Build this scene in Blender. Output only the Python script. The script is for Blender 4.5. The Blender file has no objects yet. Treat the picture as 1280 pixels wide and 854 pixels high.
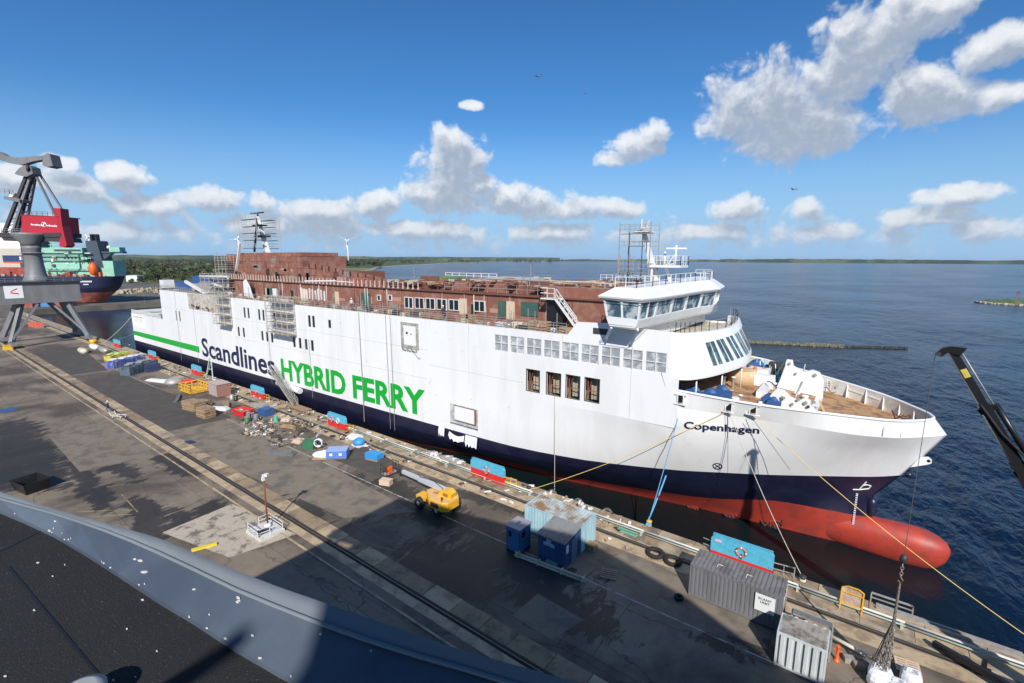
import bpy, bmesh, math, random
from mathutils import Vector, Matrix, noise
random.seed(7)
R = math.radians
SC = bpy.context.scene
COL = SC.collection

# ------------------------------------------------------------------ camera
EYE = 24.0                                   # metres above the quay
PITCH, ROLL, HEAD = R(9.7), R(0.2), R(53.1)  # heading 53.1 deg clockwise from -X
_h = Vector((-math.cos(HEAD), math.sin(HEAD), 0)); _r = Vector((math.sin(HEAD), math.cos(HEAD), 0)); _u = Vector((0, 0, 1))
FWD = _h*math.cos(PITCH) - _u*math.sin(PITCH); UP0 = _h*math.sin(PITCH) + _u*math.cos(PITCH)
RGT = _r*math.cos(ROLL) + UP0*math.sin(ROLL); UPV = -_r*math.sin(ROLL) + UP0*math.cos(ROLL)
cam_data = bpy.data.cameras.new('camera'); cam = bpy.data.objects.new('camera', cam_data); COL.objects.link(cam)
cam_data.sensor_width = 36.0; cam_data.lens = 600/1280*36.0
cam_data.clip_start = 0.1; cam_data.clip_end = 60000
cam.matrix_world = Matrix(((RGT.x, UPV.x, -FWD.x, 0), (RGT.y, UPV.y, -FWD.y, 0), (RGT.z, UPV.z, -FWD.z, EYE), (0, 0, 0, 1)))
SC.camera = cam

def ray(px, py): return FWD*600.0 + RGT*(px-640) + UPV*(427-py)
def onz(px, py, z=0.0):
    d = ray(px, py); return Vector((0, 0, EYE)) + d*((z-EYE)/d.z)
def ony(px, py, y):
    d = ray(px, py); return Vector((0, 0, EYE)) + d*(y/d.y)
def ond(px, py, dep):                        # point at horizontal distance dep along the heading
    d = ray(px, py); return Vector((0, 0, EYE)) + d*(dep/d.dot(_h))

# ------------------------------------------------------------------ sun, sky
SUN_AZ, SUN_EL = R(-53.0), R(36.0)
SC.view_settings.view_transform = 'Standard'; SC.view_settings.look = 'None'
SC.view_settings.exposure = 0.08; SC.view_settings.gamma = 1.0; SC.view_settings.use_curve_mapping = False
sun = bpy.data.lights.new('sun', 'SUN'); sun.energy = 5.0; sun.angle = R(0.53); sun.color = (1.0, 0.95, 0.88)
so = bpy.data.objects.new('sun', sun); COL.objects.link(so)
sd = Vector((math.cos(SUN_EL)*math.cos(SUN_AZ), math.cos(SUN_EL)*math.sin(SUN_AZ), math.sin(SUN_EL)))
so.rotation_euler = sd.to_track_quat('Z', 'Y').to_euler(); so.location = (0, 0, 200)

class NB:
    """small node-graph helper"""
    def __init__(s, tree): s.t = tree
    def n(s, typ, ins=None, **kw):
        nd = s.t.nodes.new(typ)
        for k, v in kw.items(): setattr(nd, k, v)
        for k, v in (ins or {}).items():
            sock = nd.inputs[k]
            if isinstance(v, bpy.types.NodeSocket): s.t.links.new(v, sock)
            else: sock.default_value = v
        return nd
    def m(s, op, a, b=None, c=None, clamp=False):
        d = {0: a}
        if b is not None: d[1] = b
        if c is not None: d[2] = c
        nd = s.n('ShaderNodeMath', d, operation=op); nd.use_clamp = clamp; return nd.outputs[0]
    def v(s, op, a, b=None):
        d = {0: a}
        if b is not None: d[1] = b
        nd = s.n('ShaderNodeVectorMath', d, operation=op)
        return nd.outputs['Value'] if op in ('LENGTH', 'DOT_PRODUCT') else nd.outputs['Vector']
    def mix(s, f, a, b):
        nd = s.n('ShaderNodeMix', data_type='RGBA')
        for i, v in ((0, f), (6, a), (7, b)):
            if isinstance(v, bpy.types.NodeSocket): s.t.links.new(v, nd.inputs[i])
            else: nd.inputs[i].default_value = v if i == 0 else (tuple(v)+(1,))[:4]
        return nd.outputs[2]
    def sstep(s, x, a, b):
        return s.n('ShaderNodeMapRange', {0: x, 1: a, 2: b, 3: 0.0, 4: 1.0}, interpolation_type='SMOOTHSTEP').outputs[0]
    def noise(s, vec, scale, detail=4, rough=0.55, dist=0.0, dim='3D'):
        return s.n('ShaderNodeTexNoise', {'Vector': vec, 'Scale': scale, 'Detail': detail, 'Roughness': rough, 'Distortion': dist}, noise_dimensions=dim).outputs[0]

world = bpy.data.worlds.new('World'); SC.world = world; world.use_nodes = True
wt = world.node_tree; wt.nodes.clear(); W = NB(wt)
sky = W.n('ShaderNodeTexSky', sky_type='NISHITA', sun_disc=False, sun_elevation=SUN_EL, sun_rotation=math.pi/2-SUN_AZ,
          altitude=0, air_density=1.0, dust_density=0.25, ozone_density=3.0)
gen = W.n('ShaderNodeTexCoord').outputs['Generated']
nd = W.v('NORMALIZE', gen)
sep = W.n('ShaderNodeSeparateXYZ', {0: nd})
az = W.m('ARCTAN2', W.v('DOT_PRODUCT', nd, tuple(_r)), W.v('DOT_PRODUCT', nd, tuple(_h)))
u = W.m('MULTIPLY', az, 57.2958); vv = W.m('MULTIPLY', W.m('ARCSINE', sep.outputs[2]), 57.2958)
uv = W.n('ShaderNodeCombineXYZ', {0: u, 1: vv}).outputs[0]
def dirdeg(px, py):
    d = ray(px, py).normalized()
    return math.degrees(math.atan2(d.dot(_r), d.dot(_h))), math.degrees(math.asin(d.z))
# cumulus clouds: (centre x, y, half width, half height) of each lobe in the picture, turned into directions
LOBES = [(566, 222, 46, 50), (564, 182, 26, 28), (590, 205, 24, 20), (560, 245, 56, 26), (600, 232, 28, 20), (640, 250, 70, 20), (592, 132, 15, 7), (700, 262, 60, 18), (775, 262, 30, 14),
  (800, 178, 38, 22), (812, 165, 22, 16), (765, 200, 22, 12),
  (955, 135, 85, 62), (1000, 150, 95, 56), (1045, 110, 70, 55), (920, 150, 40, 30), (1080, 60, 75, 55), (1120, 25, 75, 45), (1140, 120, 50, 42), (1180, 125, 80, 30), (1250, 120, 60, 25), (1180, 5, 60, 30), (1245, 62, 50, 30),
  (1008, 262, 20, 18), (918, 262, 36, 16), (1165, 270, 55, 14), (1125, 275, 24, 12), (1195, 245, 60, 14),
  (468, 256, 38, 20), (400, 268, 62, 22), (262, 250, 45, 16), (190, 258, 55, 16), (150, 222, 38, 19), (90, 232, 50, 22), (80, 205, 26, 12), (330, 255, 18, 14), (20, 225, 40, 18),
  (330, 283, 60, 18), (420, 285, 40, 13), (520, 288, 70, 14), (690, 290, 60, 14), (880, 290, 60, 11), (1040, 290, 50, 12), (1230, 288, 60, 18), (150, 292, 60, 16)]
def field(vec):
    acc = None
    for cx, cy, rx, ry in LOBES:
        a0, e0 = dirdeg(cx, cy); a1, e1 = dirdeg(cx+rx, cy); a2, e2 = dirdeg(cx, cy-ry)
        ln = W.v('LENGTH', W.v('MULTIPLY', W.v('SUBTRACT', vec, (a0, e0, 0)), (1/max(.3, math.hypot(a1-a0, e1-e0)*1.12), 1/max(.3, math.hypot(a2-a0, e2-e0)*1.12), 0)))
        l = W.m('SUBTRACT', 1.0, ln)
        acc = l if acc is None else W.m('SMOOTH_MAX', acc, l, 0.12)
    wv = W.v('ADD', vec, W.v('SCALE', W.v('SUBTRACT', W.n('ShaderNodeTexNoise', {'Vector': vec, 'Scale': .35, 'Detail': 2}).outputs['Color'], (.5, .5, .5))))
    wv.node.inputs[1].links[0].from_node.inputs['Scale'].default_value = 2.4
    def puff(sc_, sm): return W.n('ShaderNodeTexVoronoi', {'Vector': wv, 'Scale': sc_, 'Detail': 3.0, 'Roughness': .52, 'Lacunarity': 2.2, 'Smoothness': sm}, feature='SMOOTH_F1', voronoi_dimensions='2D', normalize=True).outputs['Distance']
    p1 = puff(.42, .35)
    n1 = W.noise(vec, 0.22, 3, 0.5, 0.3)
    nn = W.m('ADD', W.m('MULTIPLY', W.m('SUBTRACT', n1, 0.5), 1.0), W.m('MULTIPLY', W.m('SUBTRACT', .30, p1), 1.35))
    # low broken band of cumulus all round the horizon
    sv = W.n('ShaderNodeSeparateXYZ', {0: vec})
    ev = sv.outputs[1]
    band = W.m('SUBTRACT', 0.20, W.m('MULTIPLY', W.m('ABSOLUTE', W.m('SUBTRACT', ev, 2.4)), 0.14))
    band = W.m('MAXIMUM', band, -1.2)
    acc = W.m('SMOOTH_MAX', acc, band, 0.1)
    return W.m('ADD', acc, nn)
uvs = W.v('MULTIPLY', uv, (1, 1.0, 0))
D0 = field(uvs)
D1 = field(W.v('ADD', uvs, (-0.5, 1.35, 0)))
alpha = W.m('MULTIPLY', W.sstep(D0, -0.04, 0.34), W.m('ADD', .80, W.m('MULTIPLY', W.sstep(D0, .1, .7), .20)))
lit = W.m('SUBTRACT', 1.0, W.sstep(W.m('SUBTRACT', D1, W.m('MULTIPLY', D0, 0.25)), -0.35, 0.48))
fine = W.noise(uvs, 0.9, 6, 0.6)
lit = W.m('ADD', W.m('MULTIPLY', lit, 0.86), W.m('MULTIPLY', W.m('SUBTRACT', fine, 0.47), 0.7), clamp=True)
low = W.m('SUBTRACT', 1.0, W.sstep(vv, 1.0, 9.0))
cl = W.mix(lit, (6.2, 7.2, 8.9), (15.6, 15.8, 16.0))
cl = W.mix(W.m('MULTIPLY', low, 0.38), cl, (6.2, 7.7, 9.8))
hz = W.m('SUBTRACT', 1.0, W.sstep(vv, -0.5, 3.2))
skt = W.v('MULTIPLY', sky.outputs[0], (.72, .94, 1.16))
skc = W.n('ShaderNodeHueSaturation', {'Saturation': 1.12, 'Value': 1.62, 'Color': skt}).outputs[0]
lowair = W.m('SUBTRACT', 1.0, W.sstep(vv, -1.0, 16.0))
skc = W.mix(W.m('MULTIPLY', lowair, 1.0), skc, (5.4, 8.9, 13.2))
alpha = W.m('MULTIPLY', alpha, W.m('SUBTRACT', 0.93, W.m('MULTIPLY', hz, 0.7)))
colr = W.mix(alpha, skc, cl)
bg = W.n('ShaderNodeBackground', {'Color': colr, 'Strength': 0.060})
wo = W.n('ShaderNodeOutputWorld', {'Surface': bg.outputs[0]})
world.cycles.sampling_method = 'MANUAL'; world.cycles.sample_map_resolution = 512

# ------------------------------------------------------------------ materials
MATS = {}
def mat(name, c, r=0.6, m=0.0, var=0.12, sc=1.5, bump=0.0, bsc=None, c2=None, amt=0.5, dsc=0.8, streak=False, grime=0.0, spec=0.5, lo=.45, hi=.62):
    """painted or bare surface: base colour c, brightness variation var, optional second colour c2 in patches,
    grime = amount of brownish dirt, streak = patches drawn out vertically"""
    if name in MATS: return MATS[name]
    mt = bpy.data.materials.new(name); mt.use_nodes = True; t = mt.node_tree; t.nodes.clear(); B = NB(t)
    pos = B.n('ShaderNodeNewGeometry').outputs['Position']
    n1 = B.noise(pos, sc, 5, 0.6)
    k = B.m('ADD', 1.0-var, B.m('MULTIPLY', n1, 2*var))
    base = B.v('SCALE', B.mix(0.0, c, c)); 
    sc_n = base.node; t.links.new(k, sc_n.inputs['Scale'])
    colo = base
    if c2 is not None:
        vec = B.v('MULTIPLY', pos, (1, 1, 0.18)) if streak else pos
        n2 = B.noise(vec, dsc, 6, 0.65, 0.3)
        f = B.m('MULTIPLY', B.sstep(n2, lo, hi), amt)
        colo = B.mix(f, colo, c2)
    if grime > 0:
        n3 = B.noise(B.v('MULTIPLY', pos, (1, 1, 0.25)), 2.3, 6, 0.7)
        colo = B.mix(B.m('MULTIPLY', B.sstep(n3, 0.48, 0.75), grime), colo, (0.10, 0.075, 0.055))
    p = B.n('ShaderNodeBsdfPrincipled', {'Base Color': colo, 'Roughness': r, 'Metallic': m, 'Specular IOR Level': spec})
    if bump > 0:
        nb = B.noise(pos, bsc or sc*4, 5, 0.6)
        b = B.n('ShaderNodeBump', {'Strength': bump, 'Distance': 0.05, 'Height': nb}); t.links.new(b.outputs[0], p.inputs['Normal'])
    B.n('ShaderNodeOutputMaterial', {'Surface': p.outputs[0]})
    MATS[name] = mt; return mt

# ------------------------------------------------------------------ mesh builder
class MB:
    def __init__(s): s.v = []; s.f = []; s.mi = []; s.sm = []; s.k = 0; s.smooth = False
    def mk(s, k): s.k = k; return s
    def addf(s, idx): s.f.append(idx); s.mi.append(s.k); s.sm.append(s.smooth)
    def pts(s, pts):
        n = len(s.v); s.v += [tuple(p) for p in pts]; return n
    def quad(s, *p):
        n = s.pts(p); s.addf(tuple(range(n, n+len(p)))); return s
    def box(s, x0, x1, y0, y1, z0, z1):
        n = s.pts([(x0,y0,z0),(x1,y0,z0),(x1,y1,z0),(x0,y1,z0),(x0,y0,z1),(x1,y0,z1),(x1,y1,z1),(x0,y1,z1)])
        for q in ((0,3,2,1),(4,5,6,7),(0,1,5,4),(1,2,6,5),(2,3,7,6),(3,0,4,7)): s.addf(tuple(n+i for i in q))
        return s
    def cbox(s, c, sx, sy, sz, rz=0.0, tilt=None):
        M_ = Matrix.Rotation(rz, 3, 'Z')
        if tilt is not None: M_ = M_ @ tilt
        c = Vector(c); P = []
        for dz in (-.5, .5):
            for dx, dy in ((-.5,-.5),(.5,-.5),(.5,.5),(-.5,.5)): P.append(c + M_ @ Vector((dx*sx, dy*sy, dz*sz)))
        n = s.pts(P)
        for q in ((0,3,2,1),(4,5,6,7),(0,1,5,4),(1,2,6,5),(2,3,7,6),(3,0,4,7)): s.addf(tuple(n+i for i in q))
        return s
    def bar(s, a, b, w=0.1, h=None, taper=1.0, n=4, up=(0,0,1)):
        """beam or tube from a to b: square (n=4) or round"""
        a, b = Vector(a), Vector(b); d = b-a
        if d.length < 1e-6: return s
        d.normalize(); h = h or w
        upv = Vector(up)
        if abs(d.dot(upv)) > .98: upv = Vector((1, 0, 0))
        x = d.cross(upv).normalized(); y = x.cross(d).normalized()
        P = []
        for e, (p, t) in enumerate(((a, 1.0), (b, taper))):
            for i in range(n):
                an = 2*math.pi*(i+.5)/n; q = 1.41421 if n == 4 else 1.0
                P.append(p + x*(math.cos(an)*w*.5*q*t) + y*(math.sin(an)*h*.5*q*t))
        k = s.pts(P); old = s.smooth
        if n > 5: s.smooth = True
        for i in range(n): j = (i+1) % n; s.addf((k+i, k+j, k+n+j, k+n+i))
        s.smooth = old
        s.addf(tuple(k+i for i in reversed(range(n)))); s.addf(tuple(k+n+i for i in range(n)))
        return s
    def path(s, P, w=0.05, n=5, close=False):
        """round tube along a polyline (shared rings)"""
        P = [Vector(p) for p in P]; rings = []
        L = len(P)
        for i, p in enumerate(P):
            a = P[(i-1) % L] if (i or close) else P[0]; b = P[(i+1) % L] if (i < L-1 or close) else P[-1]
            d = (b-a)
            if d.length < 1e-6: d = Vector((0,0,1))
            d.normalize(); upv = Vector((0,0,1)) if abs(d.z) < .9 else Vector((1,0,0))
            x = d.cross(upv).normalized(); y = x.cross(d)
            rings.append(s.pts([p + x*math.cos(2*math.pi*k/n)*w*.5 + y*math.sin(2*math.pi*k/n)*w*.5 for k in range(n)]))
        old = s.smooth; s.smooth = True
        for i in range(L if close else L-1):
            a, b = rings[i], rings[(i+1) % L]
            for k in range(n): j = (k+1) % n; s.addf((a+k, a+j, b+j, b+k))
        s.smooth = old
        return s
    def prism(s, poly, z0, z1):
        """plan polygon (counter-clockwise) extruded in z"""
        n = len(poly); k = s.pts([(p[0], p[1], z0) for p in poly]+[(p[0], p[1], z1) for p in poly])
        for i in range(n): j = (i+1) % n; s.addf((k+i, k+j, k+n+j, k+n+i))
        s.addf(tuple(k+i for i in reversed(range(n)))); s.addf(tuple(k+n+i for i in range(n))); return s
    def slab(s, poly, d):
        """any planar polygon of 3-D points thickened by vector d"""
        d = Vector(d); n = len(poly); k = s.pts([Vector(p) for p in poly]+[Vector(p)+d for p in poly])
        for i in range(n): j = (i+1) % n; s.addf((k+i, k+j, k+n+j, k+n+i))
        s.addf(tuple(k+i for i in reversed(range(n)))); s.addf(tuple(k+n+i for i in range(n))); return s
    def lathe(s, c, prof, n=16, axis='Z', cap=True):
        c = Vector(c); rings = []; old = s.smooth; s.smooth = True
        for r_, h in prof:
            P = []
            for i in range(n):
                a = 2*math.pi*i/n; x, y = math.cos(a)*r_, math.sin(a)*r_
                P.append(c + (Vector((x, y, h)) if axis == 'Z' else Vector((h, x, y)) if axis == 'X' else Vector((y, h, x))))
            rings.append(s.pts(P))
        for a, b in zip(rings, rings[1:]):
            for i in range(n): j = (i+1) % n; s.addf((a+i, a+j, b+j, b+i))
        s.smooth = old
        if cap:
            s.addf(tuple(rings[0]+i for i in reversed(range(n)))); s.addf(tuple(rings[-1]+i for i in range(n)))
        return s
    def loft(s, rows, close=False):
        """rows of equal-length point lists; each row may carry a material index per strip set by mk"""
        ks = [s.pts(r) for r in rows]; n = len(rows[0])
        for a, b in zip(ks, ks[1:]):
            for i in range(n if close else n-1): j = (i+1) % n; s.addf((a+i, a+j, b+j, b+i))
        return s
    def build(s, name, mats, parent=None, kind=None, label=None, cat=None, group=None):
        me = bpy.data.meshes.new(name)
        off = Vector(parent.get('_w', (0,0,0))) if parent is not None else Vector((0,0,0))
        me.from_pydata([(x-off.x, y-off.y, z-off.z) for x, y, z in s.v], [], s.f)
        if not isinstance(mats, (list, tuple)): mats = [mats]
        for m_ in mats: me.materials.append(m_)
        me.polygons.foreach_set('material_index', s.mi); me.polygons.foreach_set('use_smooth', s.sm)
        me.update()
        o = bpy.data.objects.new(name, me); COL.objects.link(o)
        if parent is not None: o.parent = parent; o['_w'] = tuple(off)
        tag(o, label, cat, group, kind)
        return o

def tag(o, label=None, cat=None, group=None, kind=None):
    if label: o['label'] = label
    if cat: o['category'] = cat
    if group: o['group'] = group
    if kind: o['kind'] = kind
    return o
def thing(name, loc, label, cat, group=None, rz=0.0):
    o = bpy.data.objects.new(name, None); COL.objects.link(o); o.location = loc; o.rotation_euler = (0, 0, rz)
    o.empty_display_size = .3
    o['_w'] = tuple(loc) if rz == 0 else (0.0, 0.0, 0.0)
    if rz == 0: pass
    return tag(o, label, cat, group)
def local(name, loc, label, cat, group=None, rz=0.0):
    """a thing whose parts are written in its own local coordinates"""
    o = thing(name, loc, label, cat, group, rz); o['_w'] = (0.0, 0.0, 0.0); return o
def copy_tree(o, parent=None):
    c = o.copy(); COL.objects.link(c)
    if parent is not None: c.parent = parent
    for ch in KIDS.get(o.name, None) or [k for k in o.children]: copy_tree(ch, c)
    return c
KIDS = {}
def place(o, loc, rz=0.0, label=None, group=None, scale=None):
    o.location = loc; o.rotation_euler = (0, 0, rz)
    if label: o['label'] = label
    if group: o['group'] = group
    if scale: o.scale = scale
    return o
def interp(P, x):
    """piecewise-linear/cubic lookup: P = [(x, a, b..)] sorted"""
    if x <= P[0][0]: return P[0][1:]
    if x >= P[-1][0]: return P[-1][1:]
    for i in range(len(P)-1):
        if P[i][0] <= x <= P[i+1][0]:
            t = (x-P[i][0])/(P[i+1][0]-P[i][0]); out = []
            for k in range(1, len(P[0])):
                p0 = P[max(i-1, 0)]; p1 = P[i]; p2 = P[i+1]; p3 = P[min(i+2, len(P)-1)]
                m1 = (p2[k]-p0[k])/(p2[0]-p0[0])*(p2[0]-p1[0]); m2 = (p3[k]-p1[k])/(p3[0]-p1[0])*(p2[0]-p1[0])
                out.append((2*t**3-3*t*t+1)*p1[k] + (t**3-2*t*t+t)*m1 + (-2*t**3+3*t*t)*p2[k] + (t**3-t*t)*m2)
            return tuple(out)
def spline(P, n):
    """Catmull-Rom through points P, n samples per span"""
    P = [Vector(p) for p in P]; out = []
    for i in range(len(P)-1):
        p0 = P[max(i-1, 0)]; p1 = P[i]; p2 = P[i+1]; p3 = P[min(i+2, len(P)-1)]
        for k in range(n):
            t = k/n
            out.append(0.5*((2*p1) + (p2-p0)*t + (2*p0-5*p1+4*p2-p3)*t*t + (3*p1-p0-3*p2+p3)*t**3))
    out.append(P[-1]); return out
def railing(P, h=1.05, step=1.6, w=0.05, rails=3, mb=None, n=4):
    """posts and rails along a polyline of base points"""
    mb = mb or MB(); P = [Vector(p) for p in P]
    for a, b in zip(P, P[1:]):
        L = (b-a).length; k = max(1, round(L/step))
        for i in range(k+1):
            p = a.lerp(b, i/k); mb.bar(p, p+Vector((0,0,h)), w, n=n)
        for r_ in range(rails):
            z = Vector((0, 0, h*(r_+1)/rails)); mb.bar(a+z, b+z, w*.9, n=n)
    return mb
# ------------------------------------------------------------------ common materials
WHITE = mat('white_ship_paint', (.80, .80, .79), .38, var=.03, sc=.15, c2=(.62, .61, .58), amt=.28, dsc=.35, streak=True, bump=.10, bsc=.5)
NAVY = mat('navy_ship_paint', (.011, .012, .036), .34, var=.25, sc=.4, c2=(.026, .027, .060), amt=.4, dsc=.5)
REDP = mat('red_bottom_paint', (.43, .048, .030), .5, var=.25, sc=.9, c2=(.27, .045, .035), amt=.75, dsc=.6, grime=.30, bump=.15, bsc=1.5)
GREENP = mat('green_lettering', (.003, .38, .035), .4, var=.05)
PRIMER = mat('red_brown_primer', (.25, .098, .066), .75, var=.3, sc=.5, c2=(.34, .20, .145), amt=.65, dsc=.7, grime=.35, bump=.15, bsc=1.2)
PRIMER2 = mat('dark_red_primer', (.18, .07, .048), .7, var=.25, sc=.5, c2=(.22, .10, .07), amt=.5, dsc=.6)
RUSTD = mat('rusty_deck', (.46, .27, .13), .8, var=.35, sc=1.2, c2=(.20, .10, .055), amt=.85, dsc=.9, bump=.1, grime=.35)
CREAM = mat('cream_deck', (.52, .48, .38), .8, var=.25, sc=1.5, c2=(.30, .22, .14), amt=.5, dsc=.9)
WRAIL = mat('white_railing_paint', (.72, .71, .68), .5, var=.05)
GALV = mat('galvanised_steel', (.42, .40, .37), .5, .3, var=.25, sc=3, c2=(.30, .20, .12), amt=.35, dsc=2)
DSTEEL = mat('dark_steel', (.06, .055, .055), .55, .3, var=.3, sc=2)
BLACK = mat('black_paint', (.015, .015, .016), .4, var=.2)
RUBBER = mat('black_rubber', (.02, .02, .02), .8, var=.3, sc=4)
GLASS = mat('dark_glazing', (.012, .02, .024), .08, 0, var=.3, sc=.6, spec=.8)
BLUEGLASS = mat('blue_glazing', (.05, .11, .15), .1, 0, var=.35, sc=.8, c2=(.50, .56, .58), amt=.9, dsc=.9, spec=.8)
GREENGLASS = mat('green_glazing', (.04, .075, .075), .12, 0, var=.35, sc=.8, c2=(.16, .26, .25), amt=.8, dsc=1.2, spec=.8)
WOOD = mat('bare_timber', (.40, .26, .14), .8, var=.3, sc=5, c2=(.24, .15, .08), amt=.5, dsc=2)
PLY = mat('pale_plywood', (.62, .47, .34), .8, var=.1, sc=1)
YELLOW = mat('yellow_paint', (.80, .44, .02), .4, var=.1, c2=(.5, .28, .04), amt=.4, dsc=2, grime=.2)
REDC = mat('bright_red_paint', (.65, .03, .03), .45, var=.12)
CYAN = mat('sky_blue_paint', (.10, .45, .62), .45, var=.12, sc=2, c2=(.05, .25, .36), amt=.35, dsc=2.5)
BLUE = mat('blue_paint', (.03, .10, .28), .55, var=.25, sc=2, grime=.35)
TARP = mat('white_sheeting', (.72, .73, .74), .55, var=.12, sc=3, bump=.6, bsc=6)
GREENT = mat('green_tarpaulin', (.05, .11, .09), .5, var=.35, sc=1.5, bump=.7, bsc=3)
ORANGE = mat('orange_paint', (.80, .13, .02), .45, var=.1)
CONC = mat('weathered_concrete', (.40, .315, .215), .85, var=.3, sc=1.2, c2=(.17, .13, .09), amt=.75, dsc=.7, grime=.4, bump=.2)
CONCL = mat('pale_concrete', (.46, .39, .30), .85, var=.3, sc=2.2, c2=(.12, .10, .08), amt=.85, dsc=.8, lo=.5, hi=.62, bump=.2)
RAILST = mat('worn_rail_steel', (.20, .17, .14), .4, .6, var=.2)
ROPEY = mat('yellow_rope', (.75, .55, .16), .8, var=.2, sc=8)
ROPEW = mat('white_rope', (.6, .56, .46), .8, var=.2, sc=8)
ROPEB = mat('blue_rope', (.12, .36, .62), .8, var=.3, sc=3)
ROPED = mat('dark_wire', (.10, .10, .10), .6, var=.2)

# ------------------------------------------------------------------ water
def water_mat():
    mt = bpy.data.materials.new('sea_water'); mt.use_nodes = True; t = mt.node_tree; t.nodes.clear(); B = NB(t)
    pos = B.n('ShaderNodeNewGeometry').outputs['Position']
    st = B.n('ShaderNodeMapping', {'Vector': pos, 'Rotation': (0, 0, R(35)), 'Scale': (1.0, 0.45, 1.0)}).outputs[0]
    n1 = B.noise(st, 0.85, 4, 0.6, 0.4); n2 = B.noise(st, 0.16, 3, 0.5, 0.3); n3 = B.noise(pos, 0.012, 3, 0.5)
    hgt = B.m('ADD', B.m('MULTIPLY', n1, 0.40), B.m('MULTIPLY', n2, 1.3))
    # sheltered and slick streaks: calmer, rougher patches
    k = B.m('ADD', 0.22, B.m('MULTIPLY', B.sstep(n3, .35, .65), 0.78))
    # calm water between quay and ship
    sp = B.n('ShaderNodeSeparateXYZ', {0: pos})
    calm = B.m('MULTIPLY', B.m('SUBTRACT', 1.0, B.sstep(sp.outputs[1], 49.0, 62.0)), B.m('SUBTRACT', 1.0, B.sstep(sp.outputs[0], 3.0, 14.0)))
    k = B.m('MULTIPLY', k, B.m('SUBTRACT', 1.0, B.m('MULTIPLY', calm, 0.85)))
    b = B.n('ShaderNodeBump', {'Strength': k, 'Distance': 1.7, 'Height': hgt})
    n4 = B.noise(B.v('MULTIPLY', pos, (1, .25, 1)), 0.004, 4, 0.6)
    c = B.mix(B.sstep(n4, .4, .65), (.0025, .010, .028), (.005, .022, .060))
    c = B.mix(B.m('MULTIPLY', calm, .85), c, (.006, .012, .010))
    p = B.n('ShaderNodeBsdfPrincipled', {'Base Color': c, 'Roughness': 0.2, 'IOR': 1.33, 'Specular IOR Level': .34, 'Normal': b.outputs[0]})
    B.n('ShaderNodeOutputMaterial', {'Surface': p.outputs[0]}); return mt
WATER_Z = -2.5
w = MB(); w.quad((-30000, -4000, WATER_Z), (20000, -4000, WATER_Z), (20000, 40000, WATER_Z), (-30000, 40000, WATER_Z))
w.build('sea_water', water_mat(), kind='structure')

# ------------------------------------------------------------------ land behind the harbour
def land_mat():
    mt = bpy.data.materials.new('fields_and_scrub'); mt.use_nodes = True; t = mt.node_tree; t.nodes.clear(); B = NB(t)
    pos = B.n('ShaderNodeNewGeometry').outputs['Position']
    n1 = B.noise(pos, 0.0035, 3, 0.5); n2 = B.noise(pos, 0.03, 6, 0.65); n3 = B.noise(pos, .3, 5, .6)
    vo = B.n('ShaderNodeTexVoronoi', {'Vector': B.v('MULTIPLY', pos, (1, .6, 1)), 'Scale': 0.0022}).outputs['Color']
    sv = B.n('ShaderNodeSeparateColor', {0: vo}).outputs[0]
    c = B.mix(n2, (.030, .060, .016), (.085, .120, .035))
    c = B.mix(B.sstep(sv, .5, .62), c, (.16, .19, .05)); c = B.mix(B.sstep(sv, .8, .86), c, (.05, .11, .03))
    c = B.mix(B.m('MULTIPLY', B.sstep(n3, .55, .8), .35), c, (.16, .14, .09))
    p = B.n('ShaderNodeBsdfPrincipled', {'Base Color': c, 'Roughness': .95})
    B.n('ShaderNodeOutputMaterial', {'Surface': p.outputs[0]}); return mt
LAND = land_mat()
coast = [(-314.5, 40), (-314.5, 110), (-470, 128), (-560, 250), (-700, 380), (-963, 713), (-1325, 1014), (-1700, 1500), (-2384, 2432), (-3600, 4600), (-6320, 10395), (-9500, 14500), (-17000, 14500), (-22000, -3000), (-900, -3000), (-900, 40)]
l = MB(); l.prism([(x, y) for x, y in coast][::-1], -4, -0.6)
l.build('coastal_land', LAND, kind='structure')
sand = mat('beach_sand', (.36, .31, .22), .9, var=.3, sc=.05)
b = MB()
for (x0, y0), (x1, y1) in zip(coast[3:11], coast[4:11]):
    d = Vector((x1-x0, y1-y0)).normalized(); nx, ny = d.y, -d.x
    wdt = 6 + 0.006*math.hypot(x0, y0)
    b.quad((x0, y0, -.9), (x0+nx*-wdt*.0+wdt*.9, y0+wdt*.2, -2.45), (x1+wdt*.9, y1+wdt*.2, -2.45), (x1, y1, -.9))
b.build('beach', sand, kind='structure')
# low hills on the skyline, left to right, and the far shore across the water
hill = mat('far_wooded_hill', (.040, .060, .040), .95, var=.4, sc=.004, c2=(.15, .17, .07), amt=.6, dsc=.002)
def ridge(name, p0, p1, hfun, n=160, depth=700, m_=hill):
    mb = MB(); rows = [[], [], []]
    for i in range(n+1):
        t = i/n; p = Vector(p0).lerp(Vector(p1), t); hgt = hfun(t)
        d = Vector((p.x, p.y, 0)).normalized()
        rows[0].append((p.x, p.y, -3)); q = p + d*35; rows[1].append((q.x, q.y, -3+hgt*(.85+.3*noise.noise((t*90, 1, 2))))); q = p + d*depth; rows[2].append((q.x, q.y, -3+hgt*(1.05+.12*noise.noise((t*40, 5, 2)))))
    mb.smooth = False
    mb.loft(rows); return mb.build(name, m_, kind='structure')
def gp(px, D):
    a = math.radians(dirdeg(px, 324)[0]); return (_h*math.cos(a)+_r*math.sin(a))*D
ridge('far_shore', gp(690, 7600), gp(905, 8200), lambda t: 24+12*math.sin(t*9)**2*min(1, t*6))
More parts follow.
